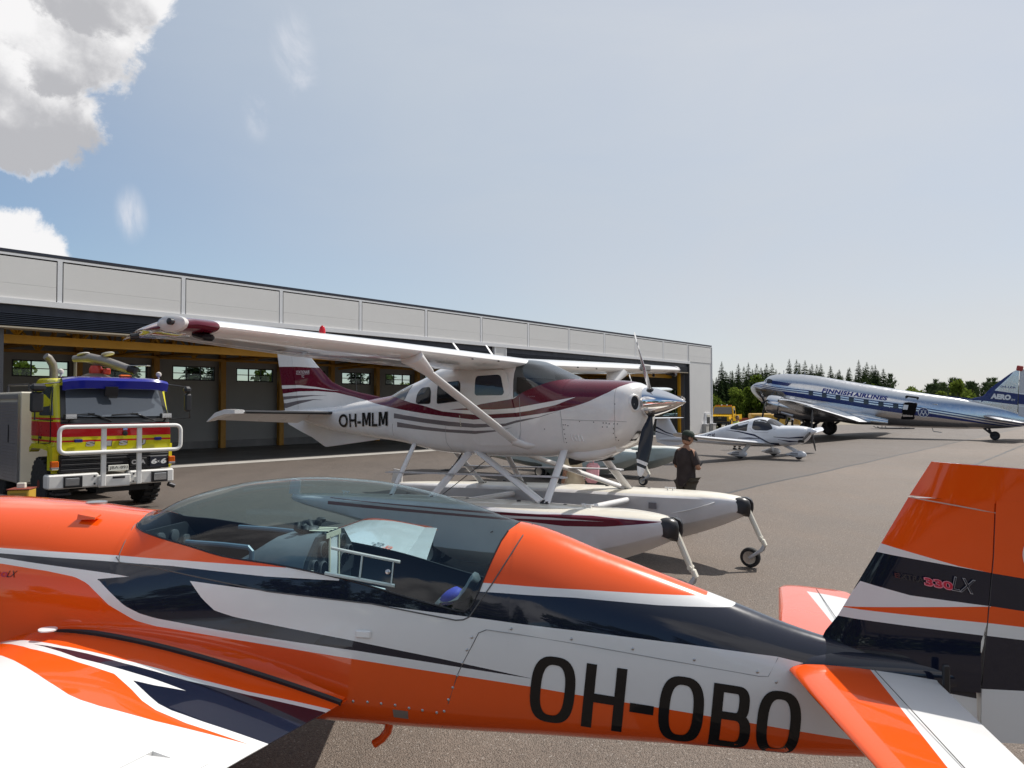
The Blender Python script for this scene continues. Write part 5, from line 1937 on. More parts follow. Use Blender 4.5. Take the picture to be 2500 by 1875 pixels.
for i in range(21):
    x = -2.3 - 3.71 * i
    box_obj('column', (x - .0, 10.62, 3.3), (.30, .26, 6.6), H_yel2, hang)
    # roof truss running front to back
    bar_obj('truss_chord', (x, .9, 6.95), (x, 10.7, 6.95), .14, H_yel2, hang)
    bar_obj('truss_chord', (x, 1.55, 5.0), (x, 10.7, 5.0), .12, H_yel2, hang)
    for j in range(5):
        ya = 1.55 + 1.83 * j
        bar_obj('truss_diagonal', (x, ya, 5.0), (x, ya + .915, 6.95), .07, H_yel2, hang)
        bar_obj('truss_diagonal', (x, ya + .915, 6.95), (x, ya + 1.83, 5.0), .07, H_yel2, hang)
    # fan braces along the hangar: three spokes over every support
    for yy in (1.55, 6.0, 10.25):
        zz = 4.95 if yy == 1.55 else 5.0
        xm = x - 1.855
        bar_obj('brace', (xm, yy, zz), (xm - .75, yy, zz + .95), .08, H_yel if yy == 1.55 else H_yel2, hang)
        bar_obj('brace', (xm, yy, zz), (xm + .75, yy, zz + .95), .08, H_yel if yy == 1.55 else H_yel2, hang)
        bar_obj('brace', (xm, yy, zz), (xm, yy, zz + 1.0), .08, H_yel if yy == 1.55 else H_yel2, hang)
for yy in (1.55, 6.0, 10.25):
    box_obj('upper_tie', (-40.0, yy, 5.98), (76.0, .09, .10), H_yel2, hang)
# long wind braces under the roof
for i in range(5):
    x = -8 - 14.8 * i
    bar_obj('wind_brace', (x, 1.6, 6.2), (x - 9.0, 10.2, 4.75), .09, H_yel2, hang)
# back wall with its strip of windows
ww, wp = 2.40, 3.71
wx = [-49.49 + wp * i for i in range(-8, 13)]
box_obj('plinth', ((XL + XR) / 2, 10.98, .02), (XR - XL, .22, 1.08), H_conc, hang)
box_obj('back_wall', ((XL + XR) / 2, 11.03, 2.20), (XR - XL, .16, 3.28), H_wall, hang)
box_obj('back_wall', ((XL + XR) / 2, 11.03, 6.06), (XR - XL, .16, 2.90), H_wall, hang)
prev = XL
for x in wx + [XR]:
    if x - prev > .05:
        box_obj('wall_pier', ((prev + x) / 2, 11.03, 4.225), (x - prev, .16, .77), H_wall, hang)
    prev = x + ww
win_gl = glass('window_glass', (.80, .85, .85), 1.4)
blk = mat('window_black', (.015, .018, .022), .5)
for x in wx:
    b = MB()
    b.box((0, 0, 0), (.03, .03, .03))
    f = MB()
    cz = 4.225
    f.box((ww / 2, 0, .385 - .03), (ww, .10, .06)); f.box((ww / 2, 0, -.385 + .03), (ww, .10, .06))
    f.box((.03, 0, 0), (.06, .10, .65)); f.box((ww - .03, 0, 0), (.06, .10, .65))
    key = ('window', 1)
    if key in PB:
        o = bpy.data.objects.new('window', PB[key]); COL.link(o); o.parent = hang
    else:
        o = f.build('window', blk, hang, 0); PB[key] = o.data
    o.location = (x, 11.0, cz)
    o2 = box_obj('glazing_bar', (ww / 2, .0, .0), (ww - .13, .06, .045), blk, o)
    for q in (ww / 3, ww * 2 / 3):
        for e in (-1, 1):
            box_obj('glazing_bar', (q, 0, e * .175), (.05, .07, .30), blk, o)
    for q in range(3):
        for e in (-1, 1):
            box_obj('pane', (ww / 6 + ww / 3 * q, .0, e * .175), (ww / 3 - .07, .010, .29), win_gl, o)
# gable ends and roof
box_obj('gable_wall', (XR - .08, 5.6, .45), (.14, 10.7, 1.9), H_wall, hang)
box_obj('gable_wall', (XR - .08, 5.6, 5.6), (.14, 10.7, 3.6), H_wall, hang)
box_obj('gable_pier', (XR - .08, .75, 2.6), (.14, 1.1, 2.4), H_wall, hang)
box_obj('gable_pier', (XR - .08, 10.3, 2.6), (.14, 1.3, 2.4), H_wall, hang)
gw = box_obj('gable_window', (XR - .08, 5.45, 2.58), (.08, .07, 2.36), blk, hang)
for q in (-3.9, -1.95, 1.95, 3.9):
    box_obj('glazing_bar', (0, q, 0), (.08, .06, 2.36), blk, gw)
box_obj('glazing_bar', (0, 0, -.2), (.07, 8.2, .05), blk, gw)
for q in range(4):
    box_obj('pane', (0, -2.93 + 1.95 * q, 0), (.01, 1.86, 2.34), win_gl, gw)
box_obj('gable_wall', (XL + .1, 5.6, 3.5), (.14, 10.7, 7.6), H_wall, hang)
box_obj('roof', ((XL + XR) / 2, 5.6, 7.46), (XR - XL, 11.2, .10), mat('roof_sheet', (.16, .155, .15), .7, var=.1), hang)
for i in range(40):
    box_obj('purlin', (XL + 1.0 + i * 1.97, 5.6, 7.34), (.08, 11.0, .12), mat('purlin_grey', (.22, .21, .2), .6), hang)
# service door and pilaster bases at the right corner
d_ = box_obj('service_door_frame', (-.10, -.03, .85), (1.10, .08, 1.74), H_trim, hang)
box_obj('service_door', (0, -.05, -.18), (.52, .06, 1.34), mat('door_black', (.012, .013, .015), .3), d_)
box_obj('door_panel', (0, -.05, .62), (.6, .05, .2), M_CREAM, d_)
for x in (-.80, .62):
    box_obj('pilaster_base', (x, -.18, .34), (.58, .30, .82), mat('cream_render', (.50, .48, .44), .7, var=.05), hang)
    box_obj('pilaster_cap', (x, -.18, .77), (.66, .36, .05), H_trim, hang)

# ------------------------------------------------------------------ trees
def leaf_mat(name, a, b, tr=.35):
    m = bpy.data.materials.new(name)
    m.use_nodes = True
    t = m.node_tree
    t.nodes.clear()
    k = NT(t)
    out = k.n('ShaderNodeOutputMaterial')
    oi = k.n('ShaderNodeObjectInfo').outputs['Random']
    oc = k.n('ShaderNodeTexCoord').outputs['Object']
    f = k.m('ADD', k.m('MULTIPLY', k.noise(oc, 1.3, 3.0, .6), .9), k.m('MULTIPLY', k.m('SUBTRACT', oi, .5), .6))
    col = k.mix(k.lin(f, .25, .75), a, b)
    d = k.n('ShaderNodeBsdfDiffuse')
    k.put(d.inputs[0], col)
    tl = k.n('ShaderNodeBsdfTranslucent')
    k.put(tl.inputs[0], col)
    mx = k.n('ShaderNodeMixShader')
    mx.inputs[0].default_value = tr
    t.links.new(d.outputs[0], mx.inputs[1])
    t.links.new(tl.outputs[0], mx.inputs[2])
    t.links.new(mx.outputs[0], out.inputs[0])
    return m


L_spruce = leaf_mat('spruce_needles', (.026, .044, .020), (.070, .098, .036), .35)
L_pine = leaf_mat('pine_needles', (.045, .066, .030), (.105, .130, .060), .4)
L_birch = leaf_mat('young_leaves', (.075, .110, .016), (.155, .20, .036), .5)
M_bark = mat('bark', (.07, .055, .045), .9, var=.3)
M_bark2 = mat('pine_bark', (.14, .085, .055), .9, var=.3)


def spruce(seed, h, r):
    g = random.Random(seed)
    V, F = [], []

    def tri(a, b, c):
        n = len(V)
        V.extend([a, b, c])
        F.append((n, n + 1, n + 2))
    z = h * g.uniform(.05, .12)
    lean = (g.uniform(-.02, .02), g.uniform(-.02, .02))
    while z < h * .985:
        f = z / h
        rad = r * (1 - f) ** .8 * g.uniform(.75, 1.15) + .10
        nb = max(5, int(11 * (1 - f) + 5))
        a0 = g.uniform(0, 6.28)
        for i in range(nb):
            if g.random() < .08:
                continue
            a = a0 + 6.283 * i / nb + g.uniform(-.25, .25)
            L = rad * g.uniform(.65, 1.15)
            dr = L * g.uniform(.12, .42) * (1 - f * .7)
            cx, cy = lean[0] * z, lean[1] * z
            ca, sa = math.cos(a), math.sin(a)
            root = Vector((cx, cy, z + .12 * L))
            tip = Vector((cx + ca * L, cy + sa * L, z - dr + g.uniform(0, .2) * L))
            sd = Vector((-sa, ca, 0))
            m1 = root.lerp(tip, .55)
            w = L * g.uniform(.30, .46)
            tri(root, m1 + sd * w + Vector((0, 0, -.12 * L)), tip)
            tri(root, tip, m1 - sd * w + Vector((0, 0, -.12 * L)))
            for q in range(2):
                p = root.lerp(tip, g.uniform(.35, .9))
                e = p + sd * g.choice((-1, 1)) * w * g.uniform(.6, 1.5) + Vector((ca * .15 * L, sa * .15 * L, -g.uniform(.1, .4) * L))
                tri(p + Vector((0, 0, .09 * L)), e, p + Vector((ca * .2 * L, sa * .2 * L, -.2 * L)))
        z += h * g.uniform(.018, .030) * (1.25 - f * .6)
    t = Vector((lean[0] * h, lean[1] * h, h))
    for i in range(4):
        a = i * 1.57
        tri(t, t + Vector((.10 * math.cos(a), .10 * math.sin(a), -.9)), t + Vector((.10 * math.cos(a + 1.57), .10 * math.sin(a + 1.57), -.9)))
    return V, F, lean


def pine(seed, h, r, low=.25):
    g = random.Random(seed)
    V, F = [], []

    def tri(a, b, c):
        n = len(V)
        V.extend([a, b, c])
        F.append((n, n + 1, n + 2))
    z = h * low
    while z < h * .97:
        f = (z / h - low) / (1 - low)
        rad = r * (math.sin(math.pi * min(max(.16 + .80 * f, 0), 1)) ** .7) * g.uniform(.8, 1.15) * (1.05 - .55 * f)
        nb = g.randint(5, 7)
        a0 = g.uniform(0, 6.28)
        for i in range(nb):
            a = a0 + 6.283 * i / nb + g.uniform(-.3, .3)
            L = rad * g.uniform(.55, 1.15)
            ca, sa = math.cos(a), math.sin(a)
            root = Vector((0, 0, z))
            tip = Vector((ca * L, sa * L, z + L * g.uniform(.25, .75)))
            sd = Vector((-sa, ca, 0))
            for q in range(7):
                p = root.lerp(tip, g.uniform(.3, 1.0))
                up = Vector((ca * g.uniform(-.1, .4), sa * g.uniform(-.1, .4), g.uniform(.5, 1.2))).normalized() * g.uniform(.35, .75)
                s = (sd * g.uniform(-1, 1) + Vector((0, 0, g.uniform(-.4, .3)))) * .16
                tri(p - s, p + s, p + up + sd * g.uniform(-.25, .25))
                p2 = p + sd * g.uniform(-.5, .5) * L * .5
                tri(p, p2 + Vector((0, 0, .12)), p2 + up * .8)
        z += h * g.uniform(.035, .06)
    t = Vector((0, 0, h))
    for i in range(3):
        a = i * 2.1
        tri(t, t + Vector((.07 * math.cos(a), .07 * math.sin(a), -h * .09)), t + Vector((.07 * math.cos(a + 2.1), .07 * math.sin(a + 2.1), -h * .09)))
    return V, F, (0, 0)


def broad(seed, h, r):
    g = random.Random(seed)
    V, F = [], []
    blobs = []
    for i in range(16):
        a = g.uniform(0, 6.28)
        zz = g.uniform(.16, .9)
        rr = r * math.sin(math.pi * (zz * .82 + .1)) * g.uniform(.2, .85)
        blobs.append((Vector((rr * math.cos(a), rr * math.sin(a), zz * h)), g.uniform(.18, .32) * r + .25))
    blobs.append((Vector((0, 0, h * .93)), .35 * r))
    for c, b in blobs:
        for i in range(70):
            u = Vector((g.gauss(0, 1), g.gauss(0, 1), g.gauss(0, 1.2))).normalized() * b * (g.random() ** .45) * 1.15
            p = c + u
            n = Vector((g.gauss(0, 1), g.gauss(0, 1), g.gauss(0, 1))).normalized()
            s = n.orthogonal().normalized() * g.uniform(.10, .21)
            t = n.cross(s).normalized() * g.uniform(.10, .24)
            q = len(V)
            V.extend([p - s, p + t, p + s, p - t])
            F.append((q, q + 1, q + 2, q + 3))
    return V, F, (0, 0)


TREE_MESH = []


def tree_kind(fn, seed, h, r, leaf, bark, tr, name, lab):
    V, F, lean = fn(seed, h, r)
    c = MB()
    c.add(V, F)
    co = c.build('crown', leaf, None, 0, fix=False)
    cm = co.data
    bpy.data.objects.remove(co)
    t = MB()
    t.tube([(0, 0, -.3), (lean[0] * h * .3, lean[1] * h * .3, h * .3), (lean[0] * h * .92, lean[1] * h * .92, h * .92)], [tr, tr * .8, tr * .1], 8)
    if fn is broad:
        g = random.Random(seed)
        for i in range(5):
            a = g.uniform(0, 6.28)
            t.tube([(0, 0, h * .2), (math.cos(a) * r * .5, math.sin(a) * r * .5, h * .65)], [tr * .5, tr * .12], 6)
    to = t.build('trunk', bark, None, 50)
    tm = to.data
    bpy.data.objects.remove(to)
    return (cm, tm, name, lab)


K_SPR = [tree_kind(spruce, 10 + i, h, r, L_spruce, M_bark, .16, 'spruce_tree', 'dark slender spruce in the forest edge beyond the apron') for i, (h, r) in enumerate(((11.2, 2.3), (10.2, 2.1), (12.0, 2.2), (9.3, 2.2), (10.8, 1.8)))]
K_PIN = [tree_kind(pine, 40 + i, h, r, L_pine, M_bark2, .15, 'pine_tree', 'bushy green pine with upright shoots beyond the tail of the silver airliner') for i, (h, r) in enumerate(((8.6, 2.3), (7.6, 2.5), (9.4, 2.1)))]
K_BRO = [tree_kind(broad, 70 + i, h, r, L_birch, M_bark, .08, 'young_birch', 'light green leafy young birch in front of the dark spruces') for i, (h, r) in enumerate(((4.6, 1.7), (3.6, 1.9), (5.4, 1.5)))]


def zone(x, y):
    px = 512 + 759 * x / y
    if px < 712:
        return 'close beside the hangar corner'
    if px < 752:
        return 'between the hangar corner and the airliner nose'
    if px < 800:
        return 'above the airliner cockpit'
    if px < 850:
        return 'above the front half of the airliner cabin'
    if px < 893:
        return 'above the open door of the airliner'
    if px < 955:
        return 'just right of the gap in the forest'
    if px < 1010:
        return 'ahead of the airliner tail fin'
    return 'behind the airliner tail fin and beyond'


def plant_tree(kind, x, y, s, group, label=None):
    cm, tm, name, lab = kind
    if label is None:
        hh = max(v.co.z for v in cm.vertices) * s
        if name == 'spruce_tree':
            lab = ('tall ' if hh > 10.2 else 'middling ' if hh > 8.7 else 'low ') + 'dark spruce, ' + ('front' if y < 128.5 else 'middle' if y < 134.5 else 'back') + ' row, ' + zone(x, y)
        elif name == 'pine_tree':
            lab = ('tall ' if hh > 7.6 else 'low ') + 'bushy pine, ' + ('front' if y < 128.5 else 'back') + ' row, ' + zone(x, y)
        else:
            lab = ('tall ' if hh > 5.2 else 'low ') + 'light green birch, ' + zone(x, y)
    o = thing(name, label or lab, 'tree', (x, y, -.05), random.uniform(0, 6.28), group)
    o.scale = (s * random.uniform(.92, 1.12), s * random.uniform(.92, 1.12), s)
    for nm, me in (('crown', cm), ('trunk', tm)):
        c = bpy.data.objects.new(nm, me)
        COL.link(c)
        c.parent = o


rt = random.Random(11)
random.seed(4)
# forest edge behind the parked aircraft
for row, (Y, n_, sc) in enumerate(((125, 50, .76), (131, 58, .90), (138, 66, 1.0))):
    for i in range(n_):
        x = 26 + 106 * (i + rt.uniform(-.35, .35)) / n_
        Yv = Y + rt.uniform(-2.5, 2.5)
        px = 512 + 759 * x / Yv
        # lower saplings and a gap towards the right
        if 893 < px < 925:
            if row < 2 or rt.random() < .3:
                continue
        if px > 880 or px < 700 and False:
            if row == 2:
                continue
            kd = K_PIN[rt.randrange(3)] if rt.random() < .75 else K_SPR[rt.randrange(5)]
            s = sc * rt.uniform(.72, .95) if kd in K_PIN else sc * rt.uniform(.60, .76)
            plant_tree(kd, x, Yv, s, 'pines beyond the airliner tail' if kd in K_PIN else 'spruces of the forest edge')
        else:
            kd = K_SPR[rt.randrange(5)]
            plant_tree(kd, x, Yv, sc * rt.uniform(.80, 1.0), 'spruces of the forest edge')
for i in range(26):
    x = 27 + 40 * (i + rt.uniform(-.4, .4)) / 26
    plant_tree(K_BRO[rt.randrange(3)], x, 117 + rt.uniform(-3, 5), rt.uniform(.85, 1.35), 'young birches at the forest edge')
for i in range(20):
    x = 72 + 52 * (i + rt.uniform(-.4, .4)) / 20
    plant_tree(K_BRO[rt.randrange(3)], x, 119 + rt.uniform(-3, 4), rt.uniform(.85, 1.4), 'young birches at the forest edge')
# trees behind the hangar, seen through its windows
for i in range(46):
    u = -80 + 84 * (i + rt.uniform(-.4, .4)) / 46
    d = rt.choice((19, 23, 28)) + rt.uniform(-2, 2)
    x, y = fac(u, d)
    if rt.random() < .45:
        plant_tree(K_SPR[rt.randrange(5)], x, y, rt.uniform(.55, .85), 'trees behind the hangar', 'spruce behind the hangar, glimpsed through its strip of windows')
    else:
        plant_tree(K_BRO[rt.randrange(3)], x, y, rt.uniform(.9, 1.35), 'trees behind the hangar', 'leafy tree behind the hangar, glimpsed through its strip of windows')

# wood on the camera's side of the apron, mirrored in the paintwork
wb = MB()
rk = random.Random(21)
for i in range(34):
    cm = (K_BRO if i % 3 else K_SPR)[rk.randrange(3)][0]
    sc_ = rk.uniform(1.5, 2.3) if i % 3 else rk.uniform(.8, 1.1)
    ox, oy = -62 + 3.8 * i + rk.uniform(-1.5, 1.5), -26 + rk.uniform(-3, 3)
    wb.add([(v.co.x * sc_ + ox, v.co.y * sc_ + oy, v.co.z * sc_) for v in cm.vertices], [tuple(p.vertices) for p in cm.polygons])
tag(wb.build('far_wood', L_birch, None, 0, fix=False), kind='stuff')

# the wood goes on behind the edge as one mass
wb = MB()
for i in range(190):
    fx = (i / 190) ** .8
    ox, oy = 18 + 118 * fx + rk.uniform(-1.5, 1.5), 146 + rk.uniform(-3, 8)
    px = 512 + 759 * ox / oy
    kd = K_SPR[rk.randrange(5)] if px < 895 else K_PIN[rk.randrange(3)]
    sc_ = rk.uniform(.72, .96) * (1 if px < 895 else .92)
    if 893 < px < 925:
        sc_ *= .6
    cm = kd[0]
    wb.add([(v.co.x * sc_ * 1.2 + ox, v.co.y * sc_ * 1.2 + oy, v.co.z * sc_) for v in cm.vertices], [tuple(p.vertices) for p in cm.polygons])
tag(wb.build('distant_forest', L_spruce, None, 0, fix=False), kind='stuff')
# ================================================================== silver twin-engined airliner (x aft, +y away from the camera)
ALU = (0.62, 0.63, 0.65)
BLUE = (0.008, 0.022, 0.13)


def build_airliner():
    root = thing('airliner', 'polished silver and blue vintage twin-engined airliner resting on its tail wheel', 'airliner', (19.4, 61.45, 0), R(-38))
    tab = [(-.06, 3.66, 3.74, 3.80, .05, 1, 1), (.05, 3.42, 3.70, 3.93, .25, .9, .9), (.41, 3.02, 3.62, 4.15, .55, .9, .85), (.9, 2.62, 3.52, 4.24, .80, .9, .8), (1.12, 2.47, 3.48, 4.27, .88, .9, .8),
           (1.25, 2.40, 3.45, 4.48, .92, .9, .8), (1.67, 2.22, 3.38, 4.73, 1.03, .85, .8), (2.55, 1.98, 3.25, 4.83, 1.16, .8, .8), (3.75, 1.72, 3.08, 4.77, 1.24, .8, .8), (5.09, 1.48, 2.88, 4.61, 1.27, .8, .8),
           (7.03, 1.18, 2.56, 4.23, 1.27, .8, .8), (8.36, 1.0, 2.34, 3.96, 1.25, .8, .8), (10.16, .83, 2.05, 3.62, 1.18, .8, .8), (11.61, .76, 1.85, 3.35, 1.06, .82, .8), (13.05, .74, 1.66, 3.10, .88, .85, .82),
           (14.4, .72, 1.52, 2.86, .66, .88, .85), (15.76, .74, 1.40, 2.55, .44, .9, .9), (17.0, .80, 1.30, 2.2, .24, .9, .9), (18.2, .95, 1.25, 1.75, .10, .9, .9), (19.0, 1.1, 1.25, 1.45, .03, 1, 1)]
    F = Fus(tab)
    S = [(-.1, 4.02), (.4, 4.10), (.85, 4.08), (2.22, 3.81), (4.87, 3.5), (7.32, 3.07), (9.52, 2.69), (11.25, 2.44), (12.1, 2.27), (13.22, 2.06), (14.8, 1.77), (16.2, 1.49), (19, 1.0)]
    off = lambda d: [(x, z - d * (1.0 if x > 2.5 else .8)) for x, z in S]
    Bt = [(-.1, 3.98), (2.6, 3.75), (2.66, 3.60), (2.85, 3.42), (3.1, 3.16), (5.09, 2.79), (7.35, 2.43), (9.81, 1.99), (11.1, 1.80), (12.0, 1.64), (13.22, 1.52), (14.81, 1.28), (16.12, 1.10), (19, .7)]
    WL = (.70, .72, .75)
    body = livery('airliner_skin', ALU, [
        (BLUE, S, Bt, None, 0.0), (BLUE, off(0.0), off(.36), (.3, 3.2), 0.0),
        (WL, off(.07), off(.16), None, .6), (WL, off(.235), off(.32), None, .6),
        (BLUE, [(1.9, 4.32), (2.05, 4.30), (3.56, 4.03), (3.7, 4.0)], [(1.9, 4.05), (3.27, 3.83), (3.30, 3.86), (3.56, 4.03)], (1.95, 3.56), 0.0)],
        (-.2, 19.2), (.4, 5.0), rough=.20, metal=1.0, coat=0.0, wear=.05, aniso_bump=.10)
    alu = mat('bare_aluminium', ALU, .20, 1.0, var=.05, vscale=1.5, bump=.08, bscale=1.5)
    alu2 = mat('dull_aluminium', (.50, .51, .53), .38, .9, var=.10, vscale=2.0)
    mb = MB()
    F.mesh(mb, frange(-.06, .05, 3) + frange(.09, 1.12, 12) + frange(1.16, 1.7, 10) + frange(1.9, 19.0, 70), 20)
    mb.build('fuselage', body, root, 50)
    dk = mat('cabin_window', (.020, .022, .026), .08, spec=.6)
    for s in (-1, 1):
        for i, x in enumerate((5.02, 6.0, 6.97, 7.89, 8.89, 9.87, 10.82)):
            zc = np.interp(x, [p[0] for p in S], [p[1] for p in S]) - .18
            fr_ = patch(F, rrect(x - .17, zc - .20, x + .17, zc + .17, .05), .006, s, 'window_frame', mat('frame_blue', (.02, .03, .09), .5), root, 1, .006)
            patch(F, rrect(x - .13, zc - .16, x + .13, zc + .13, .04), .010, s, 'pane', dk, fr_, 1, .004)
        for poly in ([(1.30, 4.24), (1.33, 4.47), (1.46, 4.48), (1.40, 4.22)], [(1.50, 4.14), (1.52, 4.44), (1.70, 4.46), (1.98, 4.36), (1.98, 4.10), (1.65, 4.08)]):
            patch(F, poly, .012, s, 'cockpit_window', dk, root, 1, .012)
    # open near-side cargo door: dark patch painted as cabin shade, pale patch as daylight
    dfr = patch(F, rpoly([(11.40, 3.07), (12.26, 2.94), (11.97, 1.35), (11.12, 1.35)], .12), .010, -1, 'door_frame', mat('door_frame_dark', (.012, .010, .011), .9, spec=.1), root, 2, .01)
    patch(F, rpoly([(11.45, 3.02), (12.20, 2.90), (11.93, 1.38), (11.17, 1.38)], .10), .016, -1, 'doorway_shade', mat('painted_doorway_shade', (.008, .007, .007), .9, spec=.1), dfr, 2, .004)
    patch(F, [(11.32, 2.40), (11.62, 2.37), (11.56, 2.04), (11.27, 2.06)], .022, -1, 'daylight_patch', mat('painted_daylight', (.75, .76, .78), .5), dfr, 1, .004)
    # lettering
    bl = mat('blue_lettering', (.015, .03, .22), .4)
    ons = onside(F, -1, .008)
    lettering('FINNISH', 'airline_lettering', bl, root, (5.80, 0, 3.335), (1, 0, -.147), (.35, 0, 1), 2.12, .31, ons, bold=.055, space=1.12)
    lettering('AIRLINES', 'airline_lettering', bl, root, (8.0, 0, 3.012), (1, 0, -.147), (.35, 0, 1), 2.22, .30, ons, bold=.055, space=1.12)
    mb = MB()
    c = (12.54, 1.86)
    ang = frange(0, 2 * math.pi, 28)
    mb.add([(c[0] + .30 * math.cos(a), -(F.side(c[0] + .30 * math.cos(a), c[1] + .30 * math.sin(a)) + .010), c[1] + .30 * math.sin(a)) for a in ang[:-1]], [tuple(range(28))])
    em = mb.build('emblem', mat('emblem_blue', BLUE, .3), root, 0)
    pale = mat('pale_silver', (.72, .74, .77), .35)
    mb = MB()
    mb.tube([(c[0] + .315 * math.cos(a), -(F.side(c[0] + .315 * math.cos(a), c[1] + .315 * math.sin(a)) + .012), c[1] + .315 * math.sin(a)) for a in ang], .018, 5)
    mb.build('emblem_ring', pale, em)
    def stroke(pts, w):
        b = MB()
        b.tube([(c[0] + x, -(F.side(c[0] + x, c[1] + z) + .016), c[1] + z) for x, z in pts], w, 5)
        return b.build('emblem_stroke', pale, em)
    stroke([(-.20, -.17), (-.12, .0), (-.13, .15)], .022)
    stroke([(.20, -.17), (.12, .0), (.15, .15)], .022)
    stroke([(-.08, .02), (0, .26), (.08, .02)], .022)
    stroke([(-.13, .02), (-.03, -.10), (0, -.24)], .024)
    stroke([(.13, .02), (.03, -.10), (0, -.24)], .024)
    # fin and rudder
    def skin(rows, name, m, n=10, le=True):
        b = MB()
        rr = []
        for z, xa, xb, h in rows:
            r = [(xa + (xb - xa) * f, (h * math.sqrt(max(1 - (1 - min(f * 3, 1)) ** 2, 0)) * (1 - .35 * f) if le else h * (1 - f)) + .004, z) for f in frange(0, 1, n)]
            rr.append(r + [(x, -w, z_) for x, w, z_ in r[::-1]])
        b.loft(rr)
        return b.build(name, m, root, 40)
    fin_m = livery('airliner_fin_paint', ALU, [
        (BLUE, [(14, 2.93), (15.9, 2.95), (16.47, 3.53), (17.2, 3.16), (19.6, 3.0)], [(14, 2.86), (15.0, 2.74), (16.0, 2.66), (17.9, 2.38), (19.6, 2.14)], None, 0.0),
        (BLUE, [(15, 3.45), (16.6, 3.42), (17.0, 3.345), (17.87, 3.20), (19.6, 2.92)], [(14, 2.84), (16.0, 2.66), (17.9, 2.38), (19.6, 2.14)], None, 0.0),
        (WL, [(14, 2.84), (16.0, 2.63), (17.9, 2.36), (19.6, 2.12)], [(14, 2.78), (16.0, 2.55), (17.9, 2.29), (19.6, 2.05)], None, .5),
        (WL, [(16, 3.55), (16.6, 3.44), (17.87, 3.20), (19.6, 2.92)], [(16, 3.45), (16.6, 3.36), (17.87, 3.13), (19.6, 2.85)], None, .5),
        (BLUE, [(15, 2.35), (16.0, 3.0), (16.5, 3.60), (17.3, 4.28), (17.72, 4.62), (17.73, 9)], [(15.2, 2.0), (16.1, 2.7), (16.75, 3.42), (17.5, 4.22), (17.72, 4.5), (17.73, 9)], (15.9, 17.72), 0.0)],
        (14, 19.7), (1.5, 5.0), rough=.28, metal=1.0, coat=0.0, wear=.06)
    skin([(1.7, 15.4, 17.93, .10), (2.4, 15.5, 17.96, .12), (2.6, 15.3, 17.97, .12), (2.82, 15.35, 17.98, .10), (2.96, 15.98, 17.99, .10), (3.53, 16.47, 18.02, .10), (4.2, 17.25, 18.06, .08), (4.5, 17.62, 18.08, .06), (4.66, 17.85, 18.09, .04)], 'fin', fin_m)
    b = MB()
    b.loft([[(12.4, -.02, 3.2), (12.4, .02, 3.2), (12.4, .02, 3.18), (12.4, -.02, 3.18)], [(15.4, -.05, 2.80), (15.4, .05, 2.80), (15.4, .12, 2.4), (15.4, -.12, 2.4)]])
    b.build('dorsal_fin', fin_m, root)
    rud_m = livery('airliner_rudder_paint', (.52, .53, .56), [
        (BLUE, [(17.5, 3.2), (17.9, 3.12), (19.6, 2.84)], [(17.5, 2.55), (17.9, 2.46), (19.6, 2.2)], None, 0.0),
        (WL, [(17.5, 2.42), (17.9, 2.36), (19.6, 2.1)], [(17.5, 2.36), (17.9, 2.29), (19.6, 2.03)], None, .3),
        (WL, [(17.5, 3.28), (17.9, 3.20), (19.6, 2.92)], [(17.5, 3.2), (17.9, 3.13), (19.6, 2.85)], None, .3)], (17.4, 19.7), (1.2, 5), rough=.45, metal=.3, coat=0)
    skin([(1.55, 17.99, 19.2, .09), (2.2, 18.0, 19.55, .09), (3.0, 18.03, 19.6, .08), (4.0, 18.08, 19.45, .07), (4.5, 18.11, 19.15, .06), (4.72, 18.13, 18.75, .05)], 'rudder', rud_m, le=False)
    b = MB()
    b.box((18.12, 0, 4.80), (.36, .30, .34), rot=Matrix.Rotation(R(12), 3, 'Y'), bev=.04)
    b.build('rudder_lock', mat('red_cover', (.36, .04, .035), .6), root)
    fy = lambda p: (p.x, -.14, p.z)
    lettering('OH-LCH', 'fin_lettering', bl, root, (17.02, -.14, 3.545), (1, 0, -.108), (.0, 0, 1), .83, .13, fy, bold=.03, space=1.25)
    lettering('AERO', 'fin_lettering', pale, root, (16.45, -.14, 2.80), (1, 0, -.11), (.18, 0, 1), 1.12, .36, fy, bold=.075, space=1.05)
    lettering('O/Y', 'fin_lettering', pale, root, (17.60, -.14, 2.66), (1, 0, -.11), (.1, 0, 1), .24, .12, fy, bold=.02)
    # tailplane
    for s in (-1, 1):
        b = MB()
        wing_mesh(b, [(s * .3, 16.0, 2.5, 1.66, .09, 9, 0), (s * 2.6, 16.75, 1.75, 1.52, .085, 9, 0), (s * 3.7, 17.15, 1.25, 1.45, .08, 9, 0), (s * 4.0, 17.4, .85, 1.42, .05, 9, 0)], 14, 0, .62)
        b.build('tailplane', alu2, root, 35)
        b = MB()
        wing_mesh(b, [(s * .45, 16.0, 2.5, 1.66, .09, 9, 0), (s * 2.6, 16.75, 1.75, 1.52, .085, 9, 0), (s * 3.7, 17.15, 1.25, 1.45, .08, 9, 0), (s * 3.98, 17.4, .85, 1.42, .05, 9, 0)], 8, .64, 1.0)
        b.build('elevator', mat('fabric_silver', (.55, .56, .58), .5, .2), root, 35)
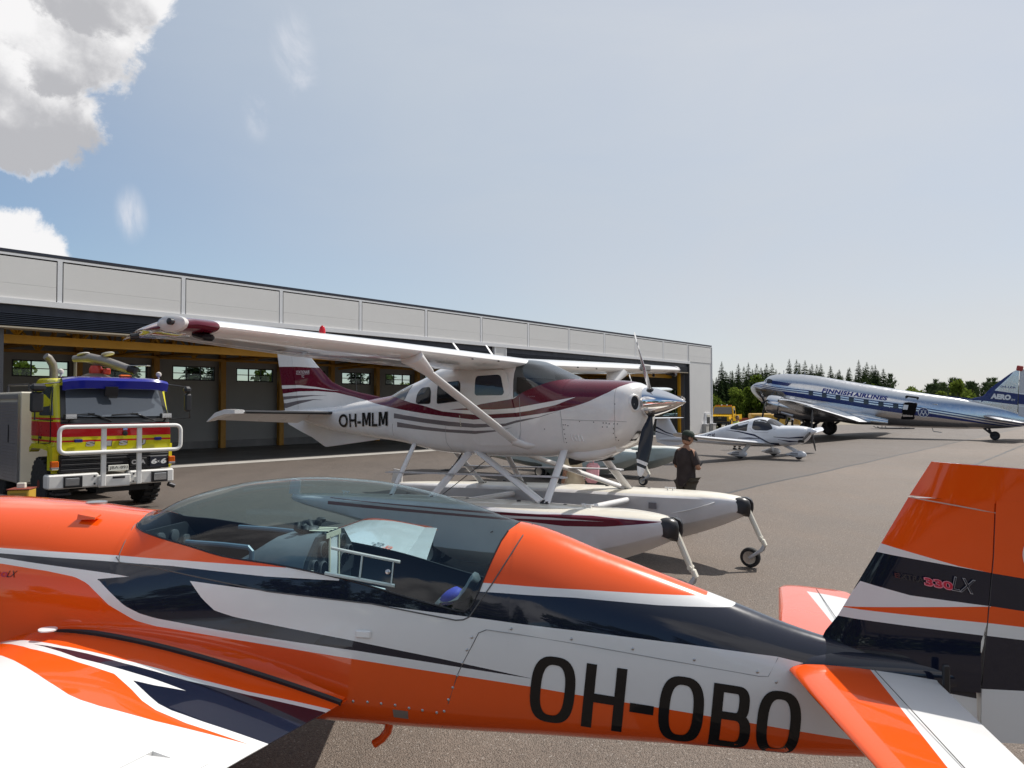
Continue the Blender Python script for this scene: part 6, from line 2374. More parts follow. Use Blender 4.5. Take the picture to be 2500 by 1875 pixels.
    # wings
    for s in (-1, 1):
        b = MB()
        st = [(s * .9, 4.45, 5.1, 2.12, .15, 11.5, .02), (s * 1.6, 4.55, 4.85, 2.12, .15, 11.5, .02), (s * 4.2, 4.6, 4.6, 2.13, .15, 11.5, .02), (s * 8.5, 5.55, 3.35, 2.36, .135, 11, .02), (s * 12.5, 6.35, 2.2, 2.60, .12, 10.5, .02), (s * 13.7, 6.75, 1.65, 2.66, .11, 10.5, .02), (s * 14.3, 7.25, .95, 2.65, .07, 10.5, .02), (s * 14.45, 7.6, .4, 2.62, .04, 10.5, .02)]
        wing_mesh(b, st, 18, 0, .80)
        b.build('wing', alu, root, 32)
        b = MB()
        wing_mesh(b, st[1:5], 8, .803, 1.0)
        b.build('flap', alu2, root, 32)
        b = MB()
        b.tube([(4.63 + (s_[1] - 4.6), s_[0], s_[3] + .0) for s_ in st[2:6]], [.11, .09, .07, .05], 8, flat=(1, .8))
        b.build('deice_boot', M_BLACKP, root)
        # wing root fillet
        b = MB()
        Ff = Fus([(4.4, 1.75, 1.9, 2.1, .3, .9, .9), (6.5, 1.25, 1.62, 2.0, .50, .9, .9), (8.6, .95, 1.3, 1.75, .46, .9, .9), (10.3, .95, 1.10, 1.3, .12, .9, .9)])
        Ff.mesh(b, frange(4.4, 10.3, 14), 8)
        o = b.build('wing_fillet', alu, root, 50)
        o.location = (0, s * 1.05, 0)
        # engine nacelle
        ax_ = Vector((math.cos(R(11)), 0, -math.sin(R(11))))
        c0 = Vector((2.28, s * 2.82, 2.50))
        b = MB()
        b.lathe(c0, ax_, [(0.02, .45), (0, .56), (.06, .64), (.25, .70), (.7, .72), (1.02, .70), (1.03, .62)], 32)
        b.build('engine_cowling', alu, root, 50)
        b = MB()
        b.lathe(c0 + ax_ * .04, ax_, [(0, .52), (.01, .52)], 24)
        cy = b.build('engine_face', M_DARK, root, 0)
        b = MB()
        for i in range(9):
            a = 2 * math.pi * i / 9
            u, v = Vector((0, 1, 0)), ax_.cross(Vector((0, 1, 0)))
            d = u * math.cos(a) + v * math.sin(a)
            b.tube([c0 + ax_ * .03 + d * .16, c0 + ax_ * .03 + d * .5], .09, 8)
        tag(b.build('cylinder_block', M_DARK, cy), kind='stuff')
        b = MB()
        nac = [(1.04, .60, .0), (1.6, .64, -.02), (2.6, .66, -.06), (3.6, .60, -.05), (4.8, .42, .02), (5.8, .20, .10), (6.3, .05, .14)]
        rings = []
        for h, r_, dz in nac:
            cc = c0 + ax_ * h
            rings.append([(cc.x, cc.y + r_ * math.cos(a), cc.z + dz + r_ * (1.0 if math.sin(a) > 0 else 1.12) * math.sin(a)) for a in frange(0, 2 * math.pi, 24)[:-1]])
        b.loft(rings)
        b.build('nacelle', alu, root, 50)
        b = MB()
        b.box(tuple(c0 + ax_ * .95 + Vector((0, 0, -.78))), (.9, .42, .34), rot=Matrix.Rotation(R(11), 3, 'Y'), bev=.10)
        b.build('oil_cooler', mat('soot_black', (.02, .02, .022), .5), root)
        b = MB()
        b.tube([tuple(c0 + ax_ * 1.2 + Vector((0, -.45, -.45))), tuple(c0 + ax_ * 2.1 + Vector((0, -.50, -.55)))], .10, 10)
        b.build('exhaust_pipe', alu2, root)
        hub = c0 - ax_ * .20
        b = MB()
        b.lathe(hub + ax_ * .2, -ax_, [(0, .22), (.1, .2), (.22, .12), (.40, .10), (.46, .02)], 16)
        b.build('propeller_hub', M_DARK, root)
        for i in range(3):
            a = R(-90 + 120 * i)
            u, v = Vector((0, 1, 0)), Vector((math.sin(R(11)), 0, math.cos(R(11))))
            d = u * math.cos(a) + v * math.sin(a)
            b = MB()
            b.tube([hub + d * r_ for r_ in (.1, .35, .8, 1.2, 1.55, 1.74)], [.07, .10, .15, .15, .12, .05], 8, flat=(.35, 1), up=tuple(ax_))
            b.build('propeller_blade', M_BLACKP, root)
        # undercarriage
        wheel(root, (5.2, s * 2.82, .585), .585, .42, M_TYRE, M_DARK, 'main_wheel')
        for e in (-.32, .32):
            b = MB()
            b.tube([(4.75, s * 2.82 + e, 1.95), (5.2, s * 2.82 + e, .60)], .075, 8)
            b.build('oleo_leg', M_DARK, root)
            b = MB()
            b.tube([(5.25, s * 2.82 + e, .62), (6.75, s * 2.82 + e * .8, 1.62)], .05, 8)
            b.build('drag_strut', M_DARK, root)
    wheel(root, (16.65, 0, .30), .30, .18, M_TYRE, M_DARK, 'tail_wheel')
    for e in (-.13, .13):
        b = MB()
        b.tube([(15.95, e * .6, .85), (16.45, e, .42), (16.65, e, .30)], .06, 8)
        b.build('tail_fork', M_DARK, root)
    b = MB()
    b.tube([(16.25, 0, .95), (16.42, 0, .48)], .075, 8)
    b.build('tail_oleo', M_DARK, root)
    for pts in ([(12.9, 0, .76), (12.98, 0, .52), (13.5, 0, .45)], [(2.6, 0, 4.82), (2.6, 0, 5.12)], [(3.55, 0, 4.78), (3.7, 0, 5.05)], [(4.2, 0, 4.72), (4.25, 0, 4.95)], [(8.4, 0, 3.95), (8.6, 0, 4.05)], [(13.0, -.75, 2.45), (13.4, -.78, 2.40)]):
        b = MB()
        b.tube(pts, .03, 6)
        b.build('antenna', alu2, root)
    return root


build_airliner()


# ================================================================== small white low-wing aeroplane (x aft, +y towards the camera)
def build_lightplane():
    root = thing('light_aeroplane', 'small white low-wing aeroplane with navy swooshes, a T-tail and wheel fairings', 'aeroplane', (12.806, 31.958, 0), R(132))
    WH = (.76, .77, .80)
    NV = (.012, .016, .05)
    tab = [(.30, 1.12, 1.20, 1.30, .13, 1, 1), (.34, .98, 1.18, 1.36, .28, .9, .9), (.5, .78, 1.12, 1.41, .38, .8, .8), (.82, .63, 1.05, 1.44, .47, .75, .7), (1.2, .58, 1.0, 1.445, .53, .75, .65), (1.48, .55, .98, 1.44, .56, .75, .65),
           (1.7, .53, .98, 1.54, .58, .75, .65), (1.9, .51, .98, 1.66, .59, .8, .65), (2.15, .50, .98, 1.745, .595, .8, .65), (2.43, .49, .98, 1.79, .59, .8, .65), (2.74, .48, .97, 1.765, .58, .8, .65), (3.1, .47, .95, 1.68, .55, .8, .65),
           (3.7, .47, .92, 1.53, .48, .82, .7), (4.36, .48, .87, 1.36, .38, .85, .8), (5.13, .51, .80, 1.10, .26, .9, .9), (5.75, .53, .74, .94, .185, 1, 1), (6.38, .55, .69, .84, .145, 1, 1), (7.4, .55, .66, .77, .10, 1, 1), (8.1, .54, .62, .70, .05, 1, 1)]
    F = Fus(tab)
    body = livery('light_aeroplane_paint', WH, [
        (NV, [(0, 1.2), (4.3, 1.21), (4.04, 1.195), (3.36, 1.165), (2.54, 1.045), (2.15, .86), (1.84, .70), (1.4, .69)], [(4.3, 1.2), (4.04, 1.185), (3.36, 1.115), (2.54, .965), (2.24, .83), (1.95, .69), (1.5, .55), (0, .5)], (1.45, 4.1)),
        (NV, [(3.4, .86), (2.8, .90), (2.3, .87), (2.1, .80)], [(3.4, .84), (2.8, .84), (2.3, .85), (2.1, .80)], (2.1, 3.4)),
        (NV, [(1.7, 1.0), (1.63, .965), (1.01, .945), (.42, 1.01), (.2, 1.02)], [(1.7, .98), (1.63, .945), (1.01, .90), (.42, .93), (.2, .95)], (.42, 1.65)),
        (NV, [(1.5, .87), (1.37, .845), (.72, .80), (.6, .79)], [(1.5, .85), (1.37, .83), (.97, .745), (.72, .765), (.6, .78)], (.65, 1.45))],
        (0, 8.3), (.3, 1.9), rough=.25, coat=.9)
    mb = MB()
    F.mesh(mb, frange(.30, 1.0, 10) + frange(1.08, 3.2, 24) + frange(3.3, 8.1, 28), 18)
    mb.build('fuselage', body, root, 50)
    dk = glass('tinted_canopy', (.10, .11, .12), 1.9)
    pane = mat('smoke_window', (.035, .03, .03), .05, spec=.6)
    for s in (-1, 1):
        patch(F, rpoly([(3.90, 1.28), (3.80, 1.38), (3.55, 1.48), (2.93, 1.62), (2.93, 1.17), (3.80, 1.24)], .05), .006, s, 'rear_window', pane, root, 2, .006)
        patch(F, rpoly([(2.68, 1.66), (2.40, 1.715), (2.12, 1.67), (1.80, 1.45), (1.70, 1.30), (1.95, 1.22), (2.50, 1.225), (2.68, 1.30)], .06), .006, s, 'canopy_window', pane, root, 3, .006)
        L = [(2.80, 1.74), (2.78, 1.3), (2.62, 1.14), (1.95, 1.13), (1.62, 1.28), (1.42, 1.40)]
        seam(root, [(x, s * (F.side(x, min(z, F.par(x)[2] - .01)) + .002), z) for x, z in L], .008, MATS['grey_joint'], 'canopy_joint')
    # windscreen wraps over the nose of the canopy
    mb = MB()
    rings = []
    for x in frange(1.50, 2.05, 8):
        a0 = F.ang(x, min(F.par(x)[2] - .005, 1.40 + (x - 1.5) * .30))
        r_ = [F.pt(x, a0 + (math.pi / 2 - a0) * i / 8) for i in range(9)]
        rings.append([(x, y * 1.006, z + .006) for y, z in r_] + [(x, -y * 1.006, z + .006) for y, z in r_[-2::-1]])
    mb.loft(rings, 0, False)
    mb.build('windscreen', mat('smoke_screen', (.05, .05, .055), .06, spec=.6), root, 80)
    white = mat('light_plane_white', WH, .25, 0, .9, .03)
    mb = MB()
    mb.lathe((.34, 0, 1.21), (-1, 0, .06), [(0, .165), (.08, .16), (.2, .115), (.31, .045), (.345, .006)], 24)
    mb.build('spinner', white, root)
    for a in (96, 276 - 28, -24):
        mb = MB()
        a = R(a)
        mb.tube([(.22, math.cos(a) * r, 1.22 + math.sin(a) * r) for r in (.08, .25, .5, .75, .9)], [.04, .06, .075, .06, .03], 8, flat=(.35, 1), up=(1, 0, 0))
        mb.build('propeller_blade', M_DARK, root)
    mb = MB()
    mb.box((.52, .33, .80), (.26, .08, .12), bev=.02)
    mb.build('air_intake', M_BLACKP, root)
    for s in (-1, 1):
        mb = MB()
        wing_mesh(mb, [(s * .45, 2.06, 1.25, .665, .14, 3, .02), (s * .62, 2.10, 1.20, .675, .14, 3, .02), (s * 3.0, 2.15, 1.12, .87, .14, 3, .02), (s * 5.4, 2.33, .85, 1.08, .13, 3, .02), (s * 5.75, 2.45, .66, 1.13, .12, 3, .02), (s * 5.95, 2.62, .36, 1.22, .08, 3, .02)], 16)
        mb.build('wing', white, root, 32)
        mb = MB()
        wing_mesh(mb, [(0, 7.55, .72, 1.70, .10, 0, 0), (s * 1.2, 7.68, .58, 1.70, .10, 0, 0), (s * 1.62, 7.80, .40, 1.70, .06, 0, 0)], 12)
        mb.build('tailplane', white, root, 32)
        mb = MB()
        mb.tube([(2.62, s * .85, .62), (2.72, s * 1.35, .25)], .07, 8, flat=(1.5, .5))
        mb.build('gear_leg', white, root)
    spat_m = mat('fairing_paint', WH, .25, 0, .9)
    for (x, y) in ((2.75, 1.42), (2.75, -1.42), (.80, 0)):
        mb = MB()
        Fs = Fus([(-.33, .16, .21, .26, .03, 1, 1), (-.25, .10, .22, .33, .10, .9, .8), (-.05, .08, .23, .38, .13, .9, .7), (.2, .09, .22, .35, .12, .9, .7), (.45, .13, .20, .27, .07, .9, .8), (.62, .17, .20, .23, .02, 1, 1)])
        Fs.mesh(mb, frange(-.33, .62, 14), 10)
        sp = mb.build('wheel_fairing', spat_m, root, 50)
        sp.location = (x, y, 0)
        for e in (-1, 1):
            for dz in (0, .07):
                m2 = MB()
                m2.loft([[(q, e * (Fs.side(q, .21 + dz - .10 * (q + .05)) + .004), .21 + dz - .10 * (q + .05) + h) for h in (-.014, .014)] for q in frange(-.02, .40 - dz, 7)], 0, False)
                m2.build('fairing_stripe', mat('navy_stripe', NV, .3), sp, 0)
        wheel(root, (x, y, .165), .165, .12, M_TYRE, M_DARK)
    mb = MB()
    mb.tube([(1.45, 0, .58), (1.05, 0, .42), (.85, 0, .33)], [.07, .09, .07], 10, flat=(.8, 1.3))
    mb.build('nose_leg', white, root)
    finm = livery('light_fin_paint', WH, [(NV, [(6.8, .78), (7.2, .90), (7.7, 1.02), (8.2, 1.24), (8.4, 1.30)], [(6.8, .77), (7.2, .87), (7.7, .96), (8.2, 1.15), (8.4, 1.18)], None),
                                           (NV, [(6.8, .70), (7.5, .84), (8.2, 1.02), (8.4, 1.08)], [(6.8, .70), (7.5, .82), (8.2, .97), (8.4, 1.0)], None)], (6.6, 8.5), (.3, 1.8), rough=.25, coat=.9)
    mb = MB()
    rr = []
    for z, xa, xb, h in ((.60, 6.95, 8.30, .07), (.91, 7.02, 8.36, .065), (1.3, 7.27, 8.31, .06), (1.68, 7.52, 8.26, .05)):
        r = [(xa + (xb - xa) * f, h * math.sqrt(max(1 - (1 - min(f * 3, 1)) ** 2, 0)) * (1 - .7 * f) + .003, z) for f in frange(0, 1, 10)]
        rr.append(r + [(x, -w, z_) for x, w, z_ in r[::-1]])
    mb.loft(rr)
    mb.build('fin', finm, root, 40)
    mb = MB()
    mb.loft([[(6.5, -.012, .56), (6.5, .012, .56), (6.5, .012, .53), (6.5, -.012, .53)], [(7.0, -.02, .58), (7.0, .02, .58), (7.0, .02, .38), (7.0, -.02, .38)], [(7.6, -.02, .56), (7.6, .02, .56), (7.6, .02, .33), (7.6, -.02, .33)], [(8.3, -.01, .58), (8.3, .01, .58), (8.3, .01, .50), (8.3, -.01, .50)]])
    mb.build('ventral_fin', white, root, 40)
    lettering('OH-AGM', 'registration', mat('navy_lettering', NV, .3), root, (6.02, 0, .66), (-1, 0, .13), (0, 0, 1), 1.28, .20, onside(F, 1, .005), bold=.03)
    mb = MB()
    mb.tube([(2.35, .75, .78), (2.35, .78, .62)], .02, 6)
    mb.build('fuel_drain', M_DARK, root)
    return root


build_lightplane()


# ================================================================== fire engine (x aft, +y to the left of the picture)
def build_fire_engine():
    root = thing('fire_engine', 'red and yellow airport fire engine with a white bull bar and roof cannon', 'fire engine', (-8.652, 16.574, 0), R(137.44))
    YEL = (.68, .62, .012)
    RED = (.60, .012, .018)
    cy = -.09
    cab_m = livery('cab_paint', YEL, [
        (RED, [(-2, 1.885), (2, 1.885)], [(-2, 1.625), (2, 1.625)], None),
        (RED, [(-2, 1.555), (2, 1.555)], [(-2, 1.515), (2, 1.515)], None),
        (RED, [(-2, 2.03), (2, 2.03)], [(-2, 1.99), (2, 1.99)], None),
        (RED, [(-2, 1.945), (2, 1.945)], [(-2, 1.88), (2, 1.88)], None)],
        (-2, 2), (.4, 3.2), axes=('Y', 'Z'), rough=.3, coat=.7, wear=.06)
    white = mat('truck_white', (.76, .75, .72), .4, 0, .4, .05)
    # cab shell
    def cabring(x, hw, z0, z1, r=.10):
        return [(x, cy + y, z) for y, z in rpoly([(-hw, z0), (hw, z0), (hw * 1.0, (z0 + z1) * .55), (hw * .93, z1), (-hw * .93, z1), (-hw, (z0 + z1) * .55)], r, 3)]
    mb = MB()
    mb.loft([cabring(.13, 1.12, 1.36, 1.90), cabring(.12, 1.15, 1.30, 1.94), cabring(.17, 1.18, 1.27, 2.0), cabring(.45, 1.20, 1.26, 2.78), cabring(.62, 1.20, 1.36, 2.86), cabring(1.0, 1.20, 1.42, 2.89), cabring(1.75, 1.20, 1.43, 2.90), cabring(1.95, 1.17, 1.45, 2.84)])
    mb.build('cab', cab_m, root, 38)
    # windscreen with its black surround
    def ws(y0, y1, z0, z1, off):
        f = lambda z: .155 + (z - 2.0) * .40 - off
        return [(f(z0), cy + y0, z0), (f(z0), cy + y1, z0), (f(z1), cy + y1 * .95, z1), (f(z1), cy + y0 * .95, z1)]
    mb = MB()
    mb.add(ws(-1.12, 1.12, 1.90, 2.72, .02) + [(p[0] + .10, p[1], p[2]) for p in ws(-1.12, 1.12, 1.90, 2.72, .02)], [(0, 1, 2, 3), (4, 5, 6, 7), (0, 1, 5, 4), (1, 2, 6, 5), (2, 3, 7, 6), (3, 0, 4, 7)])
    mb.build('windscreen_surround', mat('black_surround', (.014, .014, .016), .4, 0, .3), root, 0)
    mb = MB()
    a = ws(-1.02, 1.02, 2.05, 2.66, .035)
    g = []
    F_ = []
    nx, nz = 8, 4
    for i in range(nx + 1):
        for j in range(nz + 1):
            u, v = i / nx, j / nz
            p = (Vector(a[0]) * (1 - u) + Vector(a[1]) * u) * (1 - v) + (Vector(a[3]) * (1 - u) + Vector(a[2]) * u) * v
            g.append((p.x - .05 * math.sin(math.pi * u), p.y, p.z))
    for i in range(nx):
        for j in range(nz):
            q = i * (nz + 1) + j
            F_.append((q, q + nz + 1, q + nz + 2, q + 1))
    mb.add(g, F_)
    mb.build('windscreen', mat('windscreen_dark', (.085, .10, .12), .03, spec=1.0, coat=1.0), root, 60)
    # blue visor over the screen
    mb = MB()
    def vis(x, z, hw):
        return (x, cy + hw, z)
    rows = [[(.52, 2.93, 1.02), (.52, 2.93, -1.02)], [(.20, 2.915, 1.06), (.20, 2.915, -1.06)], [(.06, 2.885, 1.09), (.06, 2.885, -1.09)], [(.02, 2.83, 1.10), (.02, 2.83, -1.10)], [(.06, 2.66, 1.09), (.06, 2.66, -1.09)], [(.10, 2.65, 1.06), (.10, 2.65, -1.06)], [(.10, 2.78, 1.05), (.10, 2.78, -1.05)], [(.25, 2.87, 1.0), (.25, 2.87, -1.0)], [(.52, 2.89, .98), (.52, 2.89, -.98)]]
    rings = []
    for f in frange(-1, 1, 16):
        rg_ = []
        for (x, z, w), _ in rows:
            e = abs(f) ** 6
            rg_.append((x + .10 * e, cy + w * f, z - .05 * e))
        rings.append(rg_)
    mb.loft(rings)
    mb.build('blue_visor', mat('blue_gloss', (.012, .018, .28), .22, 0, 1.0), root, 24)
    mb = MB()
    mb.box((.02, cy + .17, 2.60), (.04, .26, .20), rot=Matrix.Rotation(R(-12), 3, 'Y'))
    mb.box((.06, cy + .14, 2.51), (.03, .20, .12))
    mb.build('visor_flap', M_BLACKP, root, 0)
    # wipers
    for y in (.48, -.42):
        mb = MB()
        mb.tube([(.09, cy + y - .35, 1.95), (.10, cy + y - .1, 2.06), (.10, cy + y + .12, 2.12)], .014, 6)
        mb.tube([(.09, cy + y + .55, 2.085), (.085, cy + y + .0, 2.115)], .012, 5)
        mb.build('wiper', M_BLACKP, root)
    # front below the screen: grille, lamps, lettering
    mb = MB()
    for i in range(6):
        mb.box((.16 + .01 * (i % 2), cy - .0, .92 + .055 * i), (.12, 2.22, .042), bev=.006)
    gr = mb.build('grille', mat('grille_black', (.012, .012, .016), .35), root)
    tag(gr)
    mb = MB()
    mb.box((.22, cy, 1.06), (.18, 2.26, .38))
    mb.build('front_apron', mat('apron_black', (.010, .010, .012), .5), root, 0)
    x0 = .095
    ft = lambda p: (p.x, p.y, p.z)
    slv = mat('silver_letter', (.55, .55, .56), .35, .6)
    blk_ = mat('black_letter', (.01, .01, .012), .4)
    for ch, y in (('S', .43), ('I', .07), ('S', -.24), ('U', -.62)):
        lettering(ch, 'maker_letter', blk_, root, (x0 + .008, y + (.13 if ch != 'I' else .08), 1.40), (0, -1, 0), (0, -.12, 1), .19 if ch != 'I' else .12, .125, ft, bold=.09)
        lettering(ch, 'maker_letter', slv, root, (x0, y + (.125 if ch != 'I' else .075), 1.415), (0, -1, 0), (0, -.12, 1), .175 if ch != 'I' else .10, .11, ft, bold=.05)
    mb = MB()
    mb.box((.09, -.97, 1.03), (.02, .38, .24), bev=.01)
    pl = mb.build('badge_plate', mat('badge_navy', (.014, .016, .03), .4), root)
    lettering('6', 'badge_letter', M_WHITE, pl, (.074, -.80, .97), (0, -1, 0), (0, -.15, 1), .13, .12, ft, bold=.05)
    lettering('x', 'badge_letter', M_WHITE, pl, (.074, -.94, 1.0), (0, -1, 0), (0, 0, 1), .055, .05, ft)
    lettering('6', 'badge_letter', M_WHITE, pl, (.074, -1.01, .97), (0, -1, 0), (0, -.15, 1), .13, .12, ft, bold=.05)
    mb = MB()
    mb.box((.09, -.53, 1.035), (.02, .37, .17), bev=.008)
    pl = mb.build('badge_plate', blk_, root)
    lettering('CDA', 'badge_letter', slv, pl, (.074, -.38, .985), (0, -1, 0), (0, 0, 1), .30, .10, ft, bold=.05)
    mb = MB()
    mb.box((.085, -.11, .925), (.02, .42, .125), bev=.006)
    pl = mb.build('licence_plate', mat('plate_cream', (.72, .72, .66), .5), root)
    lettering('JBA-891', 'plate_letter', blk_, pl, (.072, .075, .888), (0, -1, 0), (0, 0, 1), .37, .075, ft, bold=.0)
    for y in (.70, -.95):
        mb = MB()
        mb.box((.085, y, 1.54), (.05, .16, .07), bev=.012)
        mb.build('blue_flasher', mat('blue_lens', (.01, .012, .16), .2, 0, .8), root)
    mb = MB()
    mb.lathe((.115, -.25, 1.68), (-1, 0, 0), [(0, .055), (.02, .055), (.022, .045)], 16)
    mb.build('front_socket', M_BLACK, root)
    mb = MB()
    mb.box((.113, -.25, 1.785), (.012, .09, .075), bev=.004)
    mb.build('shield_badge', mat('pale_blue', (.25, .32, .62), .4), root)
    # bumper
    for y, w, x in ((.80, .98, -.0), (-.80, .98, -.0)):
        mb = MB()
        mb.box((.16, y, .70), (.32, w, .30), bev=.03)
        bu = mb.build('bumper_end', white, root)
        mb = MB()
        mb.box((-.005, y + (.02 if y > 0 else -.16), .69), (.05, .36, .24), bev=.01)
        hh = mb.build('headlight', M_BLACKP, bu)
        mb = MB()
        mb.box((-.032, y + (.04 if y > 0 else -.17), .69), (.02, .27, .16), bev=.008)
        mb.build('lens', mat('lamp_glass', (.45, .46, .47), .12, .6, 1.0), hh)
        mb = MB()
        for q in (-.08, .08):
            mb.lathe((-.002, y - (.40 if y > 0 else -.40), .70 + q), (-1, 0, 0), [(0, .022), (.006, .022), (.008, .01)], 10)
        tag(mb.build('bolt', M_DARK, bu), kind='stuff')
    mb = MB()
    mb.box((.10, -.0, .66), (.26, .66, .26), bev=.02)
    bu = mb.build('bumper_centre', white, root)
    mb = MB()
    mb.box((-.033, -.08, .73), (.02, .26, .05), bev=.01)
    mb.build('tow_slot', M_BLACKP, bu)
    # bull bar
    mb = MB()
    P = [(-.22, y + cy, z) for y, z in rpoly([(-1.245, 1.30), (1.245, 1.30), (1.245, 1.845), (-1.245, 1.845)], .14, 6)]
    P = P + P[:2]
    mb.tube(P, .043, 12, caps=False)
    mb.build('bull_bar', white, root, 60)
    for y in (.29, -.44):
        mb = MB()
        mb.box((-.18, y, 1.21), (.06, .10, 1.28), bev=.012)
        mb.box((-.09, y, .66), (.16, .09, .12), bev=.012)
        mb.build('bull_bar_post', white, root)
    # lamps under the screen and indicators
    for y in (.88, -1.10):
        mb = MB()
        mb.box((.03, y, 2.055), (.12, .25, .12), bev=.02)
        fo = mb.build('fog_lamp', M_BLACKP, root)
        mb = MB()
        mb.box((-.032, y, 2.055), (.012, .21, .09), bev=.005)
        mb.build('lens', MATS['lamp_glass'], fo)
        mb = MB()
        mb.tube([(.06, y, 1.99), (.12, y, 1.94)], .02, 6)
        mb.build('bracket', M_BLACKP, fo)
    for y in (1.14, -1.27):
        mb = MB()
        mb.box((.12, y, 1.04), (.12, .14, .18), bev=.015)
        li = mb.build('indicator', mat('amber_lens', (.65, .12, .01), .25, 0, .7), root)
        mb = MB()
        mb.box((.118, y, .98), (.125, .142, .055), bev=.01)
        mb.build('side_lamp', MATS['lamp_glass'], li)
    # doors, side windows, stripes are in the paint
    for s in (1, -1):
        yy = cy + s * 1.206
        mb = MB()
        V = [(.52, 2.08), (1.22, 2.08), (1.22, 2.70), (.66, 2.70)]
        mb.prism([(x, z) for x, z in V], 1, yy - .012, yy + .012 - .0)
        for v in range(len(mb.v)):
            x, y, z = mb.v[v]
            mb.v[v] = (x, y - s * max(z - 2.15, 0) * .11, z)
        mb.build('side_window', mat('side_glass', (.05, .06, .07), .05, spec=1.0), root, 0)
        mb = MB()
        V = [(.36, 2.08), (.47, 2.08), (.61, 2.68), (.56, 2.68)]
        mb.prism(V, 1, yy - .012, yy + .012)
        for v in range(len(mb.v)):
            x, y, z = mb.v[v]
            mb.v[v] = (x, y - s * max(z - 2.15, 0) * .11, z)
        mb.build('quarter_window', MATS['side_glass'], root, 0)
        for (xa, za, xb, zb) in ((.48, 1.5, .48, 2.05), (1.27, 1.45, 1.27, 2.75), (.48, 2.05, .62, 2.72), (.5, 1.50, 1.25, 1.45)):
            seam(root, [(xa, yy + s * .002 - s * max(za - 2.15, 0) * .11, za), (xb, yy + s * .002 - s * max(zb - 2.15, 0) * .11, zb)], .010, M_BLACKP, 'door_gap')
        mb = MB()
        mb.box((1.15, yy + s * .01, 1.60), (.16, .03, .05), bev=.01)
        mb.build('door_handle', M_BLACKP, root)
        # mirrors
        mb = MB()
        mb.tube([(.25, yy - s * .1, 2.78), (.12, yy + s * .38, 2.72), (.12, yy + s * .40, 2.0), (.30, yy + s * .02, 1.98)], .016, 8)
        ar = mb.build('mirror_arm', M_BLACKP, root)
        mb = MB()
        mb.box((.14, yy + s * .36, 2.36), (.10, .24 if s > 0 else .16, .42), bev=.035)
        mb.build('mirror', M_BLACKP, ar)
        mb = MB()
        mb.box((.14, yy + s * .34, 2.66), (.16, .28 if s > 0 else .17, .16), bev=.05)
        mb.build('mirror', M_BLACKP, ar)
        # fender and front wheel
        mb = MB()
        mb.loft([[(x, cy + s * 1.05, z), (x, cy + s * 1.24, z), (x, cy + s * 1.24, z - .10), (x, cy + s * 1.05, z - .10)] for x, z in ((.28, .96), (.40, 1.20), (.52, 1.42), (.9, 1.46), (1.62, 1.46), (1.80, 1.36))])
        mb.build('fender', mat('yellow_fender', YEL, .35, 0, .5, .06), root, 30)
        mb = MB()
        mb.loft([[(.18, cy + s * .95, z), (.22, cy + s * 1.24, z), (.55, cy + s * 1.24, z)] for z in (.92, 1.42)], 0, False)
        mb.build('fender_front', MATS['yellow_fender'], root, 0)
        for x in (1.25, 4.3, 5.7):
            mb = MB()
            r, w = .58, .36
            yc = cy + s * 1.02
            mb.lathe((x, yc, r), (0, 1, 0), [(-w / 2, r * .58), (-w / 2, r * .92), (-w * .4, r * .96), (w * .4, r * .96), (w / 2, r * .92), (w / 2, r * .58)], 30)
            for i in range(22):
                a = 2 * math.pi * i / 22
                for e in (-1, 1):
                    c_, s_ = math.cos(a + e * .07), math.sin(a + e * .07)
                    rm = Matrix.Rotation(-(a + e * .07), 3, 'Y')
                    mb.box((x + c_ * r * .96, yc + e * w * .25, r + s_ * r * .96), (.075, w * .46, .085), rot=rm)
            wh = mb.build('wheel', M_TYRE, root, 30)
            mb = MB()
            mb.lathe((x, yc, r), (0, s, 0), [(0, .33), (w * .42, .33), (w * .44, .28), (w * .30, .24), (w * .34, .10), (w * .5, .09), (w * .52, .02)], 20)
            mb.build('rim', mat('dark_red_rim', (.16, .02, .015), .5), wh)
    # roof: beacons, exhaust stack, water cannon
    for y in (.98, -1.06):
        mb = MB()
        mb.lathe((.35, y, 2.90), (0, 0, 1), [(0, .02), (.06, .02), (.07, .05), (.11, .062), (.15, .05), (.17, .01)], 14)
        mb.build('marker_ball', mat('ball_white', (.6, .55, .5), .5), root)
    mb = MB()
    mb.tube([(2.25, .55, 2.2), (2.25, .55, 3.10), (2.25, .58, 3.25), (2.22, .68, 3.40), (2.2, .74, 3.44)], [.085, .085, .09, .085, .075], 14)
    mb.build('exhaust_stack', mat('weathered_steel', (.22, .20, .18), .5, .6, var=.2), root, 60)
    mb = MB()
    mb.lathe((1.15, .02, 2.90), (0, 0, 1), [(0, .30), (.06, .30), (.10, .22), (.12, .16)], 20)
    ca = mb.build('cannon_base', mat('dirty_metal', (.16, .14, .12), .5, .5, var=.2), root)
    mb = MB()
    mb.lathe((1.15, .02, 3.0), (0, 0, 1), [(0, .13), (.12, .14), (.2, .11)], 16)
    mb.box((1.02, -.16, 3.07), (.1, .16, .14), bev=.02)
    mb.build('cannon_swivel', mat('red_paint', (.42, .03, .02), .4), ca)
    mb = MB()
    mb.tube([(1.55, .35, 3.36), (1.20, .12, 3.38), (.95, -.12, 3.30), (.55, -.50, 3.12)], [.075, .10, .105, .085], 14)
    mb.build('cannon_barrel', mat('grey_barrel', (.26, .24, .22), .45, .5, var=.2), ca, 50)
    mb = MB()
    mb.tube([(.57, -.48, 3.13), (.45, -.59, 3.08)], [.095, .095], 14)
    mb.build('cannon_mouth', M_BLACK, ca)
    mb = MB()
    mb.box((.42, -.62, 3.20), (.5, .16, .02), rot=Matrix.Rotation(R(40), 3, 'Z'))
    mb.build('deflector', mat('steel_plate', (.5, .48, .45), .4, .6), ca)
